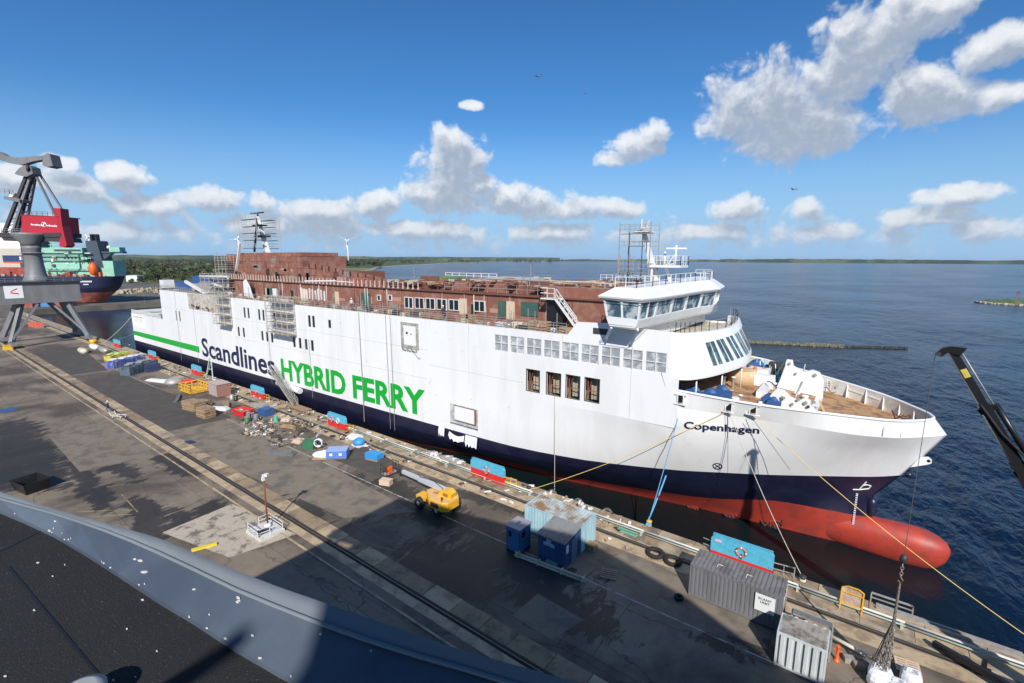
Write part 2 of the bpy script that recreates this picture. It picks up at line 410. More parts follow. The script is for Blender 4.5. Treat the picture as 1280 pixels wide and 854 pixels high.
ridge('far_shore_east', gp(900, 7200), gp(1420, 6300), lambda t: 37+8*noise.noise((t*14, 0, 0))+6*math.sin(t*5), n=260)
ridge('skyline_hills', gp(-260, 9000), gp(700, 11500), lambda t: 75+14*noise.noise((t*9, 3, 0)), n=260, depth=1500)
ridge('inland_ridge', gp(-260, 4600), gp(470, 6000), lambda t: 30+12*noise.noise((t*12, 7, 0)), n=200, depth=900)

# breakwaters and islet
stone = mat('breakwater_stone', (.20, .18, .13), .9, var=.45, sc=.8, c2=(.10, .12, .04), amt=.6, dsc=.4)
def rocks(name, P, wid, hgt, n, smin, smax, seed, lab, mt=stone):
    rnd = random.Random(seed); mb = MB()
    for i in range(n):
        t = rnd.random()*(len(P)-1); k = int(t); p = Vector(P[k]).lerp(Vector(P[k+1]), t-k)
        o_ = rnd.gauss(0, wid*.35); s_ = rnd.uniform(smin, smax); q = p + Vector((rnd.gauss(0, .3), o_, 0)); hz_ = max(0, hgt*(1-abs(o_)/wid))
        mb.cbox((q.x, q.y, WATER_Z+hz_*rnd.random()), s_*rnd.uniform(.7, 1.3), s_, s_*.8, rnd.random()*3, Matrix.Rotation(rnd.uniform(-.4, .4), 3, 'X'))
    o = mb.build(name, mt, kind='structure'); return o
bw = [onz(905, 425, WATER_Z), onz(940, 428.5, WATER_Z), onz(1000, 431.5, WATER_Z), onz(1052, 434, WATER_Z)]
rocks('breakwater', [tuple(p) for p in bw], 1.2, .6, 900, .4, .9, 3, '')
bw2 = [onz(1050, 434, WATER_Z), onz(1100, 435, WATER_Z), onz(1130, 436, WATER_Z)]
dstone = mat('wet_stone', (.05, .05, .045), .7, var=.4, sc=.8)
rocks('low_breakwater', [tuple(p) for p in bw2], 1.0, .25, 260, .4, .9, 4, '', dstone)
ip = onz(1290, 381, WATER_Z)
isl = MB()
N_ = 40
for ring, (rx, hz_) in enumerate([(1.0, -.2), (.93, .7), (.8, 1.5), (.45, 2.3), (.02, 2.6)]):
    pass
rows = []
for rx, hz_ in [(1.0, -.3), (.95, .7), (.8, 1.5), (.45, 2.4), (.02, 2.7)]:
    rows.append([(ip.x + math.cos(a)*24*rx*(1+.15*noise.noise((math.cos(a)*2, math.sin(a)*2, 1))), ip.y + math.sin(a)*13*rx, WATER_Z+hz_*(1+.3*noise.noise((math.cos(a)*3, math.sin(a)*3, rx)))) for a in [2*math.pi*i/N_ for i in range(N_)]])
isl.loft(rows, close=True); isl.build('grassy_islet', mat('islet_grass', (.07, .11, .03), .95, var=.4, sc=.3, c2=(.3, .27, .2), amt=.3, dsc=.3), kind='structure')
shore = [(ip.x + math.cos(a)*25, ip.y + math.sin(a)*14, 0) for a in [math.pi+i*.3 for i in range(12)]]
rocks('islet_stones', shore, 1.6, .8, 420, .5, 1.3, 8, '', mat('pale_stone', (.42, .38, .30), .9, var=.4, sc=.6))
bp = onz(1275, 380, WATER_Z)
t_ = thing('navigation_beacon', (bp.x, bp.y+9, WATER_Z+2), 'brown lattice navigation beacon standing on the grassy islet', 'beacon')
m_ = MB()
for dx, dy in ((-1, -1), (1, -1), (1, 1), (-1, 1)): m_.bar((bp.x+dx*.9, bp.y+9+dy*.9, WATER_Z+2), (bp.x+dx*.3, bp.y+9+dy*.3, WATER_Z+7.5), .2)
m_.build('leg', PRIMER, t_); m_ = MB(); m_.box(bp.x-.5, bp.x+.5, bp.y+8.7, bp.y+9.3, WATER_Z+6, WATER_Z+8.0); m_.build('topmark', PRIMER, t_)

# ------------------------------------------------------------------ quay
def asphalt_mat():
    mt = bpy.data.materials.new('worn_asphalt'); mt.use_nodes = True; t = mt.node_tree; t.nodes.clear(); B = NB(t)
    pos = B.n('ShaderNodeNewGeometry').outputs['Position']
    n1 = B.noise(pos, 0.09, 5, 0.6, .4); n2 = B.noise(pos, 1.3, 6, 0.65); n3 = B.noise(pos, 14, 3, .7)
    c = B.mix(B.sstep(n1, .38, .62), (.088, .071, .055), (.235, .188, .138))
    c = B.v('MULTIPLY', c, B.n('ShaderNodeCombineXYZ', {0: B.m('ADD', .72, B.m('MULTIPLY', n2, .56)), 1: B.m('ADD', .72, B.m('MULTIPLY', n2, .56)), 2: B.m('ADD', .72, B.m('MULTIPLY', n2, .56))}).outputs[0])
    # big laying strips with their own tone
    br = B.n('ShaderNodeTexBrick', {'Vector': B.v('ADD', pos, (3, 1.2, 0)), 'Color1': (.86, .86, .86, 1), 'Color2': (1.12, 1.12, 1.12, 1), 'Mortar': (.62, .60, .58, 1), 'Scale': 1.0, 'Mortar Size': .035, 'Brick Width': 17.0, 'Row Height': 6.2}).outputs[0]
    c = B.v('MULTIPLY', c, br)
    # cracks
    vc = B.n('ShaderNodeTexVoronoi', {'Vector': B.v('ADD', B.v('MULTIPLY', pos, (.35, .9, 1)), B.v('SCALE', B.n('ShaderNodeTexNoise', {'Vector': pos, 'Scale': .9, 'Detail': 4}).outputs['Color'])), 'Scale': .22}, feature='DISTANCE_TO_EDGE').outputs[0]
    c = B.mix(B.m('MULTIPLY', B.m('SUBTRACT', 1.0, B.sstep(vc, .002, .010)), .6), c, (.035, .03, .026))
    # pale lime scuffs
    c = B.mix(B.m('MULTIPLY', B.sstep(B.noise(pos, .8, 8, .75, .6), .62, .72), .5), c, (.27, .24, .20))
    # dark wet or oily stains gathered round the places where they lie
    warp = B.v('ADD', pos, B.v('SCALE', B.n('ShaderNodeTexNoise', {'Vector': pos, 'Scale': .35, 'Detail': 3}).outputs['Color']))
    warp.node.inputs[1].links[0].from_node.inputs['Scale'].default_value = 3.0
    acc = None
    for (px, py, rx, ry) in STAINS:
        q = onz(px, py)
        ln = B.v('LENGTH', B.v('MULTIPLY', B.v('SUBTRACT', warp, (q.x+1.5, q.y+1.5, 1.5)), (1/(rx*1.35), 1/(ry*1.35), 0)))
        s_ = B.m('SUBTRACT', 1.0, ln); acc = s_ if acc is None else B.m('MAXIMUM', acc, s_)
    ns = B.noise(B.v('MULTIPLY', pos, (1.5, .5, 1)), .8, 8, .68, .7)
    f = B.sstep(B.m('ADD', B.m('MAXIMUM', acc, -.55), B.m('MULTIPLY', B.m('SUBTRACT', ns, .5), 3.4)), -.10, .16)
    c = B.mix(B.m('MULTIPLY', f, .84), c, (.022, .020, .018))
    rg = B.m('SUBTRACT', .9, B.m('MULTIPLY', f, .25))
    bm = B.n('ShaderNodeBump', {'Strength': .35, 'Distance': .02, 'Height': B.m('ADD', n3, B.m('MULTIPLY', n2, 2.0))})
    p = B.n('ShaderNodeBsdfPrincipled', {'Base Color': c, 'Roughness': rg, 'Normal': bm.outputs[0]})
    B.n('ShaderNodeOutputMaterial', {'Surface': p.outputs[0]}); return mt
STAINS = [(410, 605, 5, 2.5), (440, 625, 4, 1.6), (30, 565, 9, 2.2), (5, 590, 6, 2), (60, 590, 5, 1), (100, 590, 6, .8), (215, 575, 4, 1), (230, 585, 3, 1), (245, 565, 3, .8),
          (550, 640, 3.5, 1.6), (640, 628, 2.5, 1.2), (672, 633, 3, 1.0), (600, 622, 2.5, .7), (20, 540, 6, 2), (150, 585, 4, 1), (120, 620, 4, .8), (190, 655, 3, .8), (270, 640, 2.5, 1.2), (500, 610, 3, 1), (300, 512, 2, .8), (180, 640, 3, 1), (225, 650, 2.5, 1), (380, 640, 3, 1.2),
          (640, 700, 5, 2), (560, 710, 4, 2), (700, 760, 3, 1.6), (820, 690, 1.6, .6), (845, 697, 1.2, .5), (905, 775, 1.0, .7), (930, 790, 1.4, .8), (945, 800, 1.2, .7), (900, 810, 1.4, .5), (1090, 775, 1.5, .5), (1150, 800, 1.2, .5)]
ASPH = asphalt_mat()
q = MB(); q.prism([(90, -60), (90, 35.0), (-300, 35.0), (-300, -60)], -6, 0.0); q.build('quay_ground', ASPH, kind='structure')
q = MB(); q.prism([(-300.0, -60), (-300.0, 41.5), (-314.3, 41.5), (-314.3, 110), (-345, 112), (-470, 126), (-540, 230), (-600, 40), (-600, -60)], -6, -.02); q.build('shipyard_ground', mat('yard_ground', (.15, .135, .11), .9, var=.3, sc=.2, c2=(.06, .055, .05), amt=.7, dsc=.08), kind='structure')
# concrete quay edge: coping blocks with joints
root = thing('quay_edge', (0, 39.8, 0), None, None); root['kind'] = 'structure'
CO = [CONC, mat('tan_concrete', (.47, .36, .225), .85, var=.3, sc=1, c2=(.22, .15, .09), amt=.7, dsc=.6, grime=.3, bump=.2), mat('brown_concrete', (.31, .225, .14), .85, var=.3, sc=1, c2=(.13, .1, .07), amt=.8, dsc=.6, grime=.4, bump=.2)]
mb = MB(); mb.box(-300, 90, 35.002, 39.72, -6, -.03); mb.build('quay_wall', CONC, root)
x = 44.0; rnd = random.Random(2)
while x > -150:
    Lb = 3.0; cop = MB(); hh = rnd.uniform(-.012, .012)
    cop.box(x-Lb+.03, x-.015, 38.95, 39.8, -.35, .10+hh); cop.build('coping_block', CO[rnd.randrange(3)], root)
    x -= Lb
mb = MB()
for k in range(50): mb.box(-150-3*k-2.97, -150-3*k, 38.95, 39.8, -.35, .10)
mb.build('coping', CONC, root, kind='stuff')
x = 44.0
while x > -110:
    Lb = 2.4+rnd.random()*.8; s_ = MB(); s_.box(x-Lb+.04, x-.02, 37.05, 38.92, -.3, rnd.uniform(-.012, .004)); s_.build('slab', CO[rnd.randrange(3)], root); x -= Lb
mb = MB(); mb.box(-300, x, 37.05, 38.92, -.3, 0); mb.build('slab_strip', CONC, root)
mb = MB(); mb.box(-300, 90, 35.002, 36.2, -.3, .004); mb.build('inner_strip', CO[1], root)

def track(name, yc, x0, x1, slabs, label):
    root = thing(name, (0, yc, 0), None, None); root['kind'] = 'structure'
    mb = MB()
    for dy in (0,):
        mb.box(x0, x1, yc-.04+dy, yc+.04+dy, -.02, .045)
    mb.build('rail', RAILST, root)
    mb = MB(); mb.box(x0, x1, yc-.22, yc-.045, -.04, .006); mb.box(x0, x1, yc+.045, yc+.22, -.04, .006); mb.build('groove', mat('black_grime', (.03, .026, .022), .9, var=.4, sc=2), root)
    return root
# inner crane track with its concrete beams and slabs
tr = track('inner_crane_track', 20.75, -300, 90, True, '')
mb = MB(); mb.box(-300, 90, 19.75, 20.50, -.04, .012); mb.build('beam', CO[1], tr)
mb = MB(); mb.box(-300, 90, 18.9, 19.05, -.04, .05); mb.build('kerb', CO[1], tr)
x = 6.0
while x > -150:
    Lb = 2.0+rnd.random()*1.0; s_ = MB(); s_.box(x-Lb+.05, x, 21.05, 22.45+rnd.uniform(-.05, .05), -.04, .010+rnd.uniform(0, .02)); s_.build('slab', CO[rnd.choice((0, 1, 2, 2))], tr); x -= Lb
mb = MB(); mb.box(-300, x, 21.05, 22.45, -.04, .012); mb.build('slab_strip', CO[2], tr)
track('outer_crane_track', 36.62, -300, 90, True, '')
# painted line and faded marks
pl = mat('faded_line_paint', (.42, .41, .38), .8, var=.3, sc=2, c2=(.13, .12, .1), amt=.9, dsc=1.2)
mb = MB(); mb.box(-160, 30, 29.75, 29.86, -.01, .005); mb.build('painted_line', pl, kind='structure')
mb = MB(); mb.box(-300, 60, 36.95, 37.02, -.01, .006); mb.build('edge_line', pl, kind='structure')
yl = mat('faded_yellow_paint', (.38, .27, .08), .8, var=.3, sc=2, c2=(.13, .12, .1), amt=.9, dsc=1.0)
mb = MB()
for a, b_ in (((95, 640), (165, 637)), ((115, 646), (165, 643)), ((152, 618), (172, 640)), ((133, 609), (155, 605))):
    A_, B_ = onz(*a), onz(*b_); mb.bar(A_+Vector((0, 0, .0)), B_, .10, .012)
mb.build('parking_marks', yl, kind='structure')
# repaired asphalt and concrete patches
def patch(name, pts, m_, z=.006):
    mb = MB(); P = [onz(*p) for p in pts]; mb.prism([(p.x, p.y) for p in P], -.02, z)
    if sum((P[i].x*P[(i+1) % len(P)].y-P[(i+1) % len(P)].x*P[i].y) for i in range(len(P))) < 0: mb = MB().prism([(p.x, p.y) for p in P[::-1]], -.02, z)
    return mb.build(name, m_, kind='structure')
DAS = mat('dark_asphalt_patch', (.070, .060, .050), .9, var=.2, sc=1.2, c2=(.10, .095, .085), amt=.5, dsc=.5, bump=.2, bsc=14)
LAS = mat('light_asphalt_patch', (.21, .172, .128), .9, var=.2, sc=1.2, c2=(.09, .08, .07), amt=.6, dsc=.5, bump=.2, bsc=14)
patch('concrete_patch', [(203, 666), (290, 630), (370, 668), (287, 697)], CONCL, .02)
patch('asphalt_patch', [(40, 441), (100, 433), (135, 463), (88, 469)], DAS)
patch('asphalt_patch', [(103, 477), (150, 467), (290, 522), (205, 540)], DAS)
patch('asphalt_patch', [(205, 541), (290, 523), (400, 576), (520, 640), (430, 648), (300, 590)], LAS, .003)
patch('asphalt_patch', [(415, 574), (455, 554), (496, 579), (486, 600)], DAS, .0065)
patch('asphalt_patch', [(745, 700), (790, 690), (930, 760), (960, 812), (900, 790)], LAS, .0035)
patch('asphalt_patch', [(640, 770), (672, 742), (730, 775), (690, 800)], LAS, .0065)
patch('asphalt_patch', [(60, 545), (150, 520), (240, 560), (100, 590)], LAS, .0035)

# ------------------------------------------------------------------ building with the roof the picture is taken from
ROOFZ = 22.3
BITU = mat('bitumen_roofing', (.016, .016, .017), .8, var=.35, sc=2, c2=(.16, .155, .145), amt=.8, dsc=90, bump=.4, bsc=130, lo=.60, hi=.72)
FLASH = mat('blue_grey_flashing', (.078, .10, .142), .42, .1, var=.22, sc=.8, c2=(.15, .19, .24), amt=.5, dsc=.6)
outer = [(-420, 480), (-200, 548), (-60, 597), (0, 616), (98, 646), (203, 675.5), (262, 701), (340, 732), (420, 760), (507, 790.6), (572, 813), (645, 833), (720, 855), (900, 905), (1300, 1010)]
crease = [(-420, 486), (-200, 555), (-60, 605), (0, 625), (66, 643), (140, 668), (210, 698), (295, 739), (350, 762), (420, 789), (500, 816), (590, 842), (700, 876), (900, 935), (1300, 1050)]
inner = [(-420, 492), (-200, 563), (-60, 615), (0, 638), (66, 667), (131, 706), (197, 749), (230, 768), (295, 810), (371, 853), (470, 905), (560, 950), (700, 1010), (900, 1090), (1300, 1250)]
PXS = [-420, -300, -200, -130, -60, -30, 0, 30, 66, 98, 131, 165, 200, 240, 295, 345, 400, 460, 520, 590, 660, 740, 850, 1000, 1300]
def curve3(P, z):
    L = [onz(px, interp(P, px)[0], z) for px in PXS]; a, b = L[0], L[1]; t = (-17.6-a.x)/(b.x-a.x)
    return [a.lerp(b, t*k/2) for k in (2, 1)] + L
o3, c3, i3 = curve3(outer, 22.44), curve3(crease, 22.41), curve3(inner, 22.345)
bld = thing('shipyard_building', (0, -10, 0), 'tall dark building whose bitumen roof and blue grey metal edge fill the foreground', 'building')
mb = MB(); mb.loft([[p-Vector((0, 0, .35)) for p in o3], o3, c3, i3, [p-Vector((0, 0, .03)) for p in i3]]); fl = mb.build('roof_edge_flashing', FLASH, bld)
lip = mat('pale_metal_lip', (.22, .25, .28), .4, .1, var=.15, sc=2)
mb = MB(); mb.path([p+Vector((0, 0, .008)) for p in c3], .02, 6); mb.build('folded_seam', lip, bld)
mb = MB(); mb.loft([[p+Vector((0, 0, .006)) for p in o3], [p+Vector((0, 0, .004)) for p in [o.lerp(c, .93) for o, c in zip(o3, c3)]]]); mb.build('outer_lip', lip, bld)
# bitumen roof
pts = [(p.x, p.y) for p in i3] + [(30, i3[-1].y), (30, -24), (-17.6, -24)]
fr_ = [Vector((p.x, p.y, ROOFZ+.02)) for p in i3 if p.x > -17.6]; bk_ = [Vector((p.x, -24+.0*p.y, ROOFZ+.02)) for p in fr_]
mb = MB(); mb.loft([bk_, fr_]); mb.quad((fr_[-1].x, -24, ROOFZ+.02), (30, -24, ROOFZ+.02), (30, fr_[-1].y, ROOFZ+.02), tuple(fr_[-1])); mb.build('bitumen_roof', BITU, bld)
# felt seams
for a, b_ in (((10, 708), (124, 845)), ((52, 664), (0, 690))):
    A_, B_ = onz(*a, ROOFZ+.02), onz(*b_, ROOFZ+.02)
    mb = MB(); mb.bar(A_, B_, .009, .006); mb.build('felt_seam', BLACK, bld)
# droppings and grit on roof and flashing
rnd = random.Random(5); mb = MB()
for k in range(60):
    if k < 46:
        j = rnd.randrange(5, len(i3)-6); f = rnd.random()**3; p = i3[j].lerp(i3[j+1], rnd.random()).lerp(c3[j], f)+Vector((0, 0, .004))
    else:
        p = onz(rnd.uniform(0, 330), rnd.uniform(700, 854), ROOFZ+.022)
    s_ = rnd.uniform(.002, .005)*(1 if k % 9 else 2.2); an = rnd.uniform(0, .9)
    mb.k = 0; mb.prism([(p.x+math.cos(t)*s_*1.7*math.cos(an)-math.sin(t)*s_*.6*math.sin(an), p.y+math.cos(t)*s_*1.7*math.sin(an)+math.sin(t)*s_*.6*math.cos(an)) for t in [i*1.047 for i in range(6)]], p.z-.003, p.z+.004)
mb.build('droppings', mat('bird_droppings', (.62, .62, .58), .8, var=.2), bld, kind='stuff')
# dark building walls
foot = [(-17.6, -24), (30, -24), (30, 9.5)] + [(p.x, p.y-.12) for p in o3[::-1] if -17.6 < p.x < 30] + [(-17.6, -2.8)]
mb = MB(); mb.prism(foot, 0, ROOFZ-.6); mb.build('wall', mat('grey_cladding', (.20, .21, .22), .6, var=.1), bld)
# unseen canopy added above the roof, outlined to cast the long quay shadow
lift = lambda p: p + sd*((28.0-p.z)/sd.z)
bk = [lift(p) for p in o3]; bk = [(p.x, p.y+.01) for p in bk if -13 < p.x < 2.9]
can = [(-13, -1.7), (6.7, 3.1), (14.9, 1.3), (20.4, -1.0), (30, -5), (30, -22), (4.6, -22), (4.1, -9), (3.5, -6.3), (3.2, -5.6)] + bk[::-1]
can = can[::-1]
mb = MB(); mb.prism(can, 28.0, 28.35); mb.build('added_shadow_canopy', mat('added_canopy_sheet', (.35, .36, .37), .6, var=.1), bld)
p1 = onz(262, 806, ROOFZ+.2); p2 = onz(150, 905, ROOFZ)
top = p1 + sd*((28.0-p1.z)/sd.z); mb = MB(); mb.bar(p2, top, .09, n=8); mb.build('added_shadow_brace', GALV, bld)  # diagonal bar added out of view to cast the shadow stripe on the roof
for xx, yy in ((10, -3), (25, -5), (10, -18), (25, -18), (-12, -8.9)):
    mb = MB(); mb.bar((xx, yy, ROOFZ), (xx, yy, 28), .25); mb.build('added_canopy_post', GALV, bld)  # posts added out of view to carry the made-up canopy
vp = onz(100, 868, ROOFZ+.12)
mb = MB(); mb.lathe((vp.x, vp.y, ROOFZ), [(.04, 0), (.04, .10), (.075, .10), (.08, .13), (.05, .145)], 20); mb.build('vent_cap', mat('grey_plastic', (.35, .36, .37), .5), bld)
# ================================================================== FERRY
YC = 53.0; YS = 42.0; DK = 16.4             # centre line, near side, top of the white side
ferry = thing('ferry', (-80, YC, WATER_Z), 'long white ferry under construction alongside the quay with red bottom and green lettering', 'ferry')
def FM(x): return interp(_M, x)
# level curves of the near side aft to stem: (X, Y, z)
T_ = [(-13, 42.0, 12.5), (-9.6, 42.6, 12.25), (-6.1, 43.95, 11.9), (-1.7, 46.2, 11.5), (1.5, 48.05, 11.2), (2.6, 48.95, 11.08), (3.6, 50.1, 10.97), (4.6, 51.4, 10.88), (5.05, 52.2, 10.84), (5.25, 53, 10.82)]
K_ = [(-13, 42.0, 11.0), (-9.8, 43.1, 10.78), (-6.15, 44.75, 10.4), (-2.8, 46.0, 10.1), (.1, 47.3, 9.8), (2.6, 49.2, 9.55), (4.5, 51.2, 9.45), (5.7, 52.5, 9.45), (6.2, 53, 9.5)]
M_ = [(-162, 42, 9), (-28, 42, 9), (-19.5, 42.0, 9), (-16.2, 42.01, 9), (-13, 42.06, 9), (-9.5, 43.7, 8.6), (-6, 45.6, 8.2), (-2, 47.8, 7.7), (1.5, 50.3, 7.4), (3.6, 51.9, 7.3), (4.95, 53, 7.3)]
B_ = [(-162, 42, 1.75), (-89, 42, 2.2), (-43.6, 42, 2.6), (-31.4, 42, 2.8), (-25.2, 42.4, 3.1), (-21, 42.8, 3.4), (-13.5, 44.4, 4.0), (-9.9, 45.95, 4.2), (-6.1, 47.7, 4.4), (-1.3, 50.2, 4.7), (1.8, 51.9, 4.9), (3.65, 53, 5.15)]
S_ = [(-162, 42.02, .7), (-60, 42.02, .7), (-40, 42.1, .9), (-31.7, 42.4, 1.3), (-21.7, 43.5, 1.95), (-16.6, 44.7, 2.1), (-11.9, 46.4, 2.0), (-7.6, 48.3, 2.0), (-4, 49.9, 2.2), (-1.0, 51.4, 2.5), (1.0, 52.5, 2.6), (1.95, 53, 2.7)]
R_ = [(-162, 43, -1.9), (-58, 43.4, -2.1), (-45.6, 45.0, -2.0), (-34.5, 46.0, -1.33), (-28.8, 46.5, -1.35), (-23.7, 47.0, -1.1), (-17.95, 47.3, -.45), (-12.95, 47.5, .2), (-9.8, 48.6, .4), (-5.8, 50.0, .95), (-1.7, 51.2, .9), (1.0, 52.2, .7), (1.9, 53, .5)]
W_ = [(-162, 44, -2.5), (-57, 44.0, -2.5), (-45, 45.8, -2.5), (-34.8, 46.9, -2.5), (-28.3, 47.7, -2.5), (-18.9, 49.5, -2.5), (-13.8, 50.5, -2.5), (-6.3, 51.6, -2.5), (0, 52.4, -2.5), (1.9, 53, -2.5)]
U_ = [(x, min(53, y+.9), -5) for x, y, z in W_]
XA = [-162, -150, -140, -120, -100, -89, -75, -57, -50, -44, -38, -33, -31.5, -28, -25, -22.5, -19.5, -16.5, -13]
TF = [0, .1, .2, .3, .4, .5, .58, .66, .74, .81, .87, .92, .96, .985, 1.0]
def level(L, aft=True):
    out = []
    if aft: out = [Vector((x,)+tuple(interp(L, x))) for x in XA[:-1]]
    xe = L[-1][0]
    for t in TF:
        x = -13 + (xe+13)*t; y, z = interp(L, x); out.append(Vector((x, min(y, YC), z)))
    return out
def mirror(row): return [Vector((p.x, 2*YC-p.y, p.z)) for p in row]
LV = {k: level(v) for k, v in dict(M=M_, B=B_, S=S_, R=R_, W=W_, U=U_).items()}
h = MB(); h.smooth = True
mids = lambda a, b, t: [p.lerp(q_, t) for p, q_ in zip(a, b)]
MBm = mids(LV['M'], LV['B'], .5); MBm = [Vector((p.x, p.y-.10*min(1, max(0, (p.x+25)/12))*(1 if p.y < 52 else 0), p.z)) for p in MBm]
def strips(h, rows, ks):
    for rr in (rows, [mirror(r_) for r_ in rows]):
        ids = [h.pts(r_) for r_ in rr]; n = len(rows[0])
        for (a, b), k in zip(zip(ids, ids[1:]), ks):
            h.k = k
            for i in range(n-1): h.addf((a+i, a+i+1, b+i+1, b+i) if rr is rows else (b+i, b+i+1, a+i+1, a+i))
strips(h, [LV['M'], MBm, LV['B'], mids(LV['B'], LV['S'], .8), LV['S'], LV['R'], LV['W'], LV['U']], [0, 0, 1, 1, 1, 2, 2])
# forward upper plating up to the bulwark top
Mf = LV['M'][len(XA)-1:]; Kf = level(K_, False); Tf = level(T_, False)
strips(h, [Tf, [p+Vector((0, 0, .003)) for p in Kf]], [0]); strips(h, [Kf, mids(Kf, Mf, .5), Mf], [0, 0])
# stern
h.smooth = False
h.k = 0; h.quad((-162, 42, 9), (-162, 64, 9), (-162, 64, 1.75), (-162, 42, 1.75)); h.k = 1
h.quad((-162, 42, 1.75), (-162, 64, 1.75), (-162, 64, -2.5), (-162, 42, -2.5)); 
hull = h.build('hull', [WHITE, NAVY, REDP], ferry)
bm_ = bmesh.new(); bm_.from_mesh(hull.data); bmesh.ops.remove_doubles(bm_, verts=bm_.verts, dist=.0006); bm_.to_mesh(hull.data); bm_.free()
# draught of sheer strake patches between the flat side and the loft
p_ = MB()
# flat side with openings -------------------------------------------------
def holes_panel(mb, y, xs, zs, holes, thick=.35):
    X = sorted(set(list(xs)+[v for h_ in holes for v in h_[:2]])); Z = sorted(set(list(zs)+[v for h_ in holes for v in h_[2:4]]))
    for i in range(len(X)-1):
        for j in range(len(Z)-1):
            cx, cz = (X[i]+X[i+1])/2, (Z[j]+Z[j+1])/2
            if any(a < cx < b and c < cz < d for a, b, c, d in holes): continue
            mb.quad((X[i], y, Z[j]), (X[i+1], y, Z[j]), (X[i+1], y, Z[j+1]), (X[i], y, Z[j+1]))
    for a, b, c, d in holes:
        mb.quad((a, y, c), (a, y+thick, c), (a, y+thick, d), (a, y, d)); mb.quad((b, y, c), (b, y, d), (b, y+thick, d), (b, y+thick, c))
        mb.quad((a, y, c), (b, y, c), (b, y+thick, c), (a, y+thick, c)); mb.quad((a, y, d), (a, y+thick, d), (b, y+thick, d), (b, y, d))
def wrect(x0, x1, z0, z1): return (x0, x1, z0, z1)
slots = []
for (xa, n, step, z0, z1) in ((-129.9, 2, 2.0, 9.6, 12.0), (-95.4, 2, 1.55, 12.9, 14.9), (-89.7, 2, 1.55, 12.9, 14.9), (-84.0, 1, 1.5, 12.9, 14.9), (-73.0, 2, 1.2, 13.1, 15.0), (-67.3, 1, 1, 13.4, 14.7)):
    for k in range(n): slots.append((xa+k*step, xa+k*step+.8, z0, z1))
low = []
for (xa, n, step, z0, z1) in ((-98.6, 2, 2.1, 9.05, 10.9), (-89.2, 3, 1.75, 9.15, 10.95), (-78.2, 4, 1.85, 9.15, 10.95)):
    for k in range(n): low.append((xa+k*step, xa+k*step+.85, z0, z1))
big = [(-29.6, -27.75, 9.7, 12.25), (-27.0, -25.1, 9.75, 12.3), (-24.6, -22.85, 9.8, 12.35), (-22.4, -20.65, 9.85, 12.4)]
strip = [(-34.05+i*2.235, -34.05+i*2.235+1.96, 13.75+.02*i, 15.6+.02*i) for i in range(9)]
pan = MB(); pan.k = 0
holes_panel(pan, YS, [-138.5, -100, -13.9], [9, 9.03, DK], slots+low+big+strip)
pan.quad((-13.9, YS, 9), (-13, YS, 9), (-13, YS, 13.5), (-13.9, YS, 13.5))
pan.build('side_plating', [WHITE], ferry)
pan = MB(); pan.box(-162, -138.5, 42.0, 42.25, 9.0, 9.25); pan.box(-162, -138.5, 63.75, 64.0, 9.0, 9.25); pan.box(-162, -161.8, 42.25, 63.75, 9.0, 9.25)
pan.build('stern_coaming', WHITE, ferry)
mb = MB(); mb.box(-161.8, -138.5, 42.25, 63.75, 8.2, 8.4); mb.build('stern_deck', mat('green_grey_deck', (.16, .19, .17), .7, var=.2), ferry)
mb = MB(); mb.quad((-138.5, 42, 9), (-138.5, 42, DK), (-138.5, 64, DK), (-138.5, 64, 9)); mb.quad((-13.01, 64, 9), (-138.5, 64, 9), (-138.5, 64, DK), (-13.01, 64, DK)); mb.build('aft_bulkhead', WHITE, ferry)
def window(parent, x0, x1, z0, z1, y, m_, name='window', mull=True):
    f = MB(); d = .05
    f.box(x0, x1, y-.0, y+.06, z0, z0+d); f.box(x0, x1, y, y+.06, z1-d, z1); f.box(x0, x0+d, y, y+.06, z0+d, z1-d); f.box(x1-d, x1, y, y+.06, z0+d, z1-d)
    o = f.build(name, WRAIL, parent); g = MB(); g.box(x0+d, x1-d, y+.07, y+.10, z0+d, z1-d); g.build('pane', m_, o); return o
for a, b, c, d in slots+low:
    f = MB(); f.box(a, b, YS+.05, YS+.09, c, c+.05); f.box(a, b, YS+.05, YS+.09, d-.05, d); f.box(b-.09, b, YS+.03, YS+.09, c+.05, d-.05)
    o = f.build('hull_window', mat('teal_window_frame', (.20, .36, .36), .5), ferry); g = MB(); g.box(a, b-.09, YS+.07, YS+.10, c+.05, d-.05); g.build('pane', GLASS, o)
FOIL = mat('clear_protective_foil', (.30, .32, .34), .22, var=.35, sc=1.2, c2=(.60, .62, .64), amt=.8, dsc=1.6, bump=.8, bsc=3.5)
for a, b, c, d in strip:
    o = window(ferry, a, b, c, d, YS+.03, FOIL, 'foil_covered_window')
    m_ = MB(); xm = (a+b)/2; zm = (c+d)/2; m_.box(xm-.035, xm+.035, YS-.01, YS+.09, c+.05, d-.05); m_.box(a+.05, b-.05, YS-.005, YS+.085, zm-.03, zm+.03); m_.build('glazing_bar', WRAIL, o)
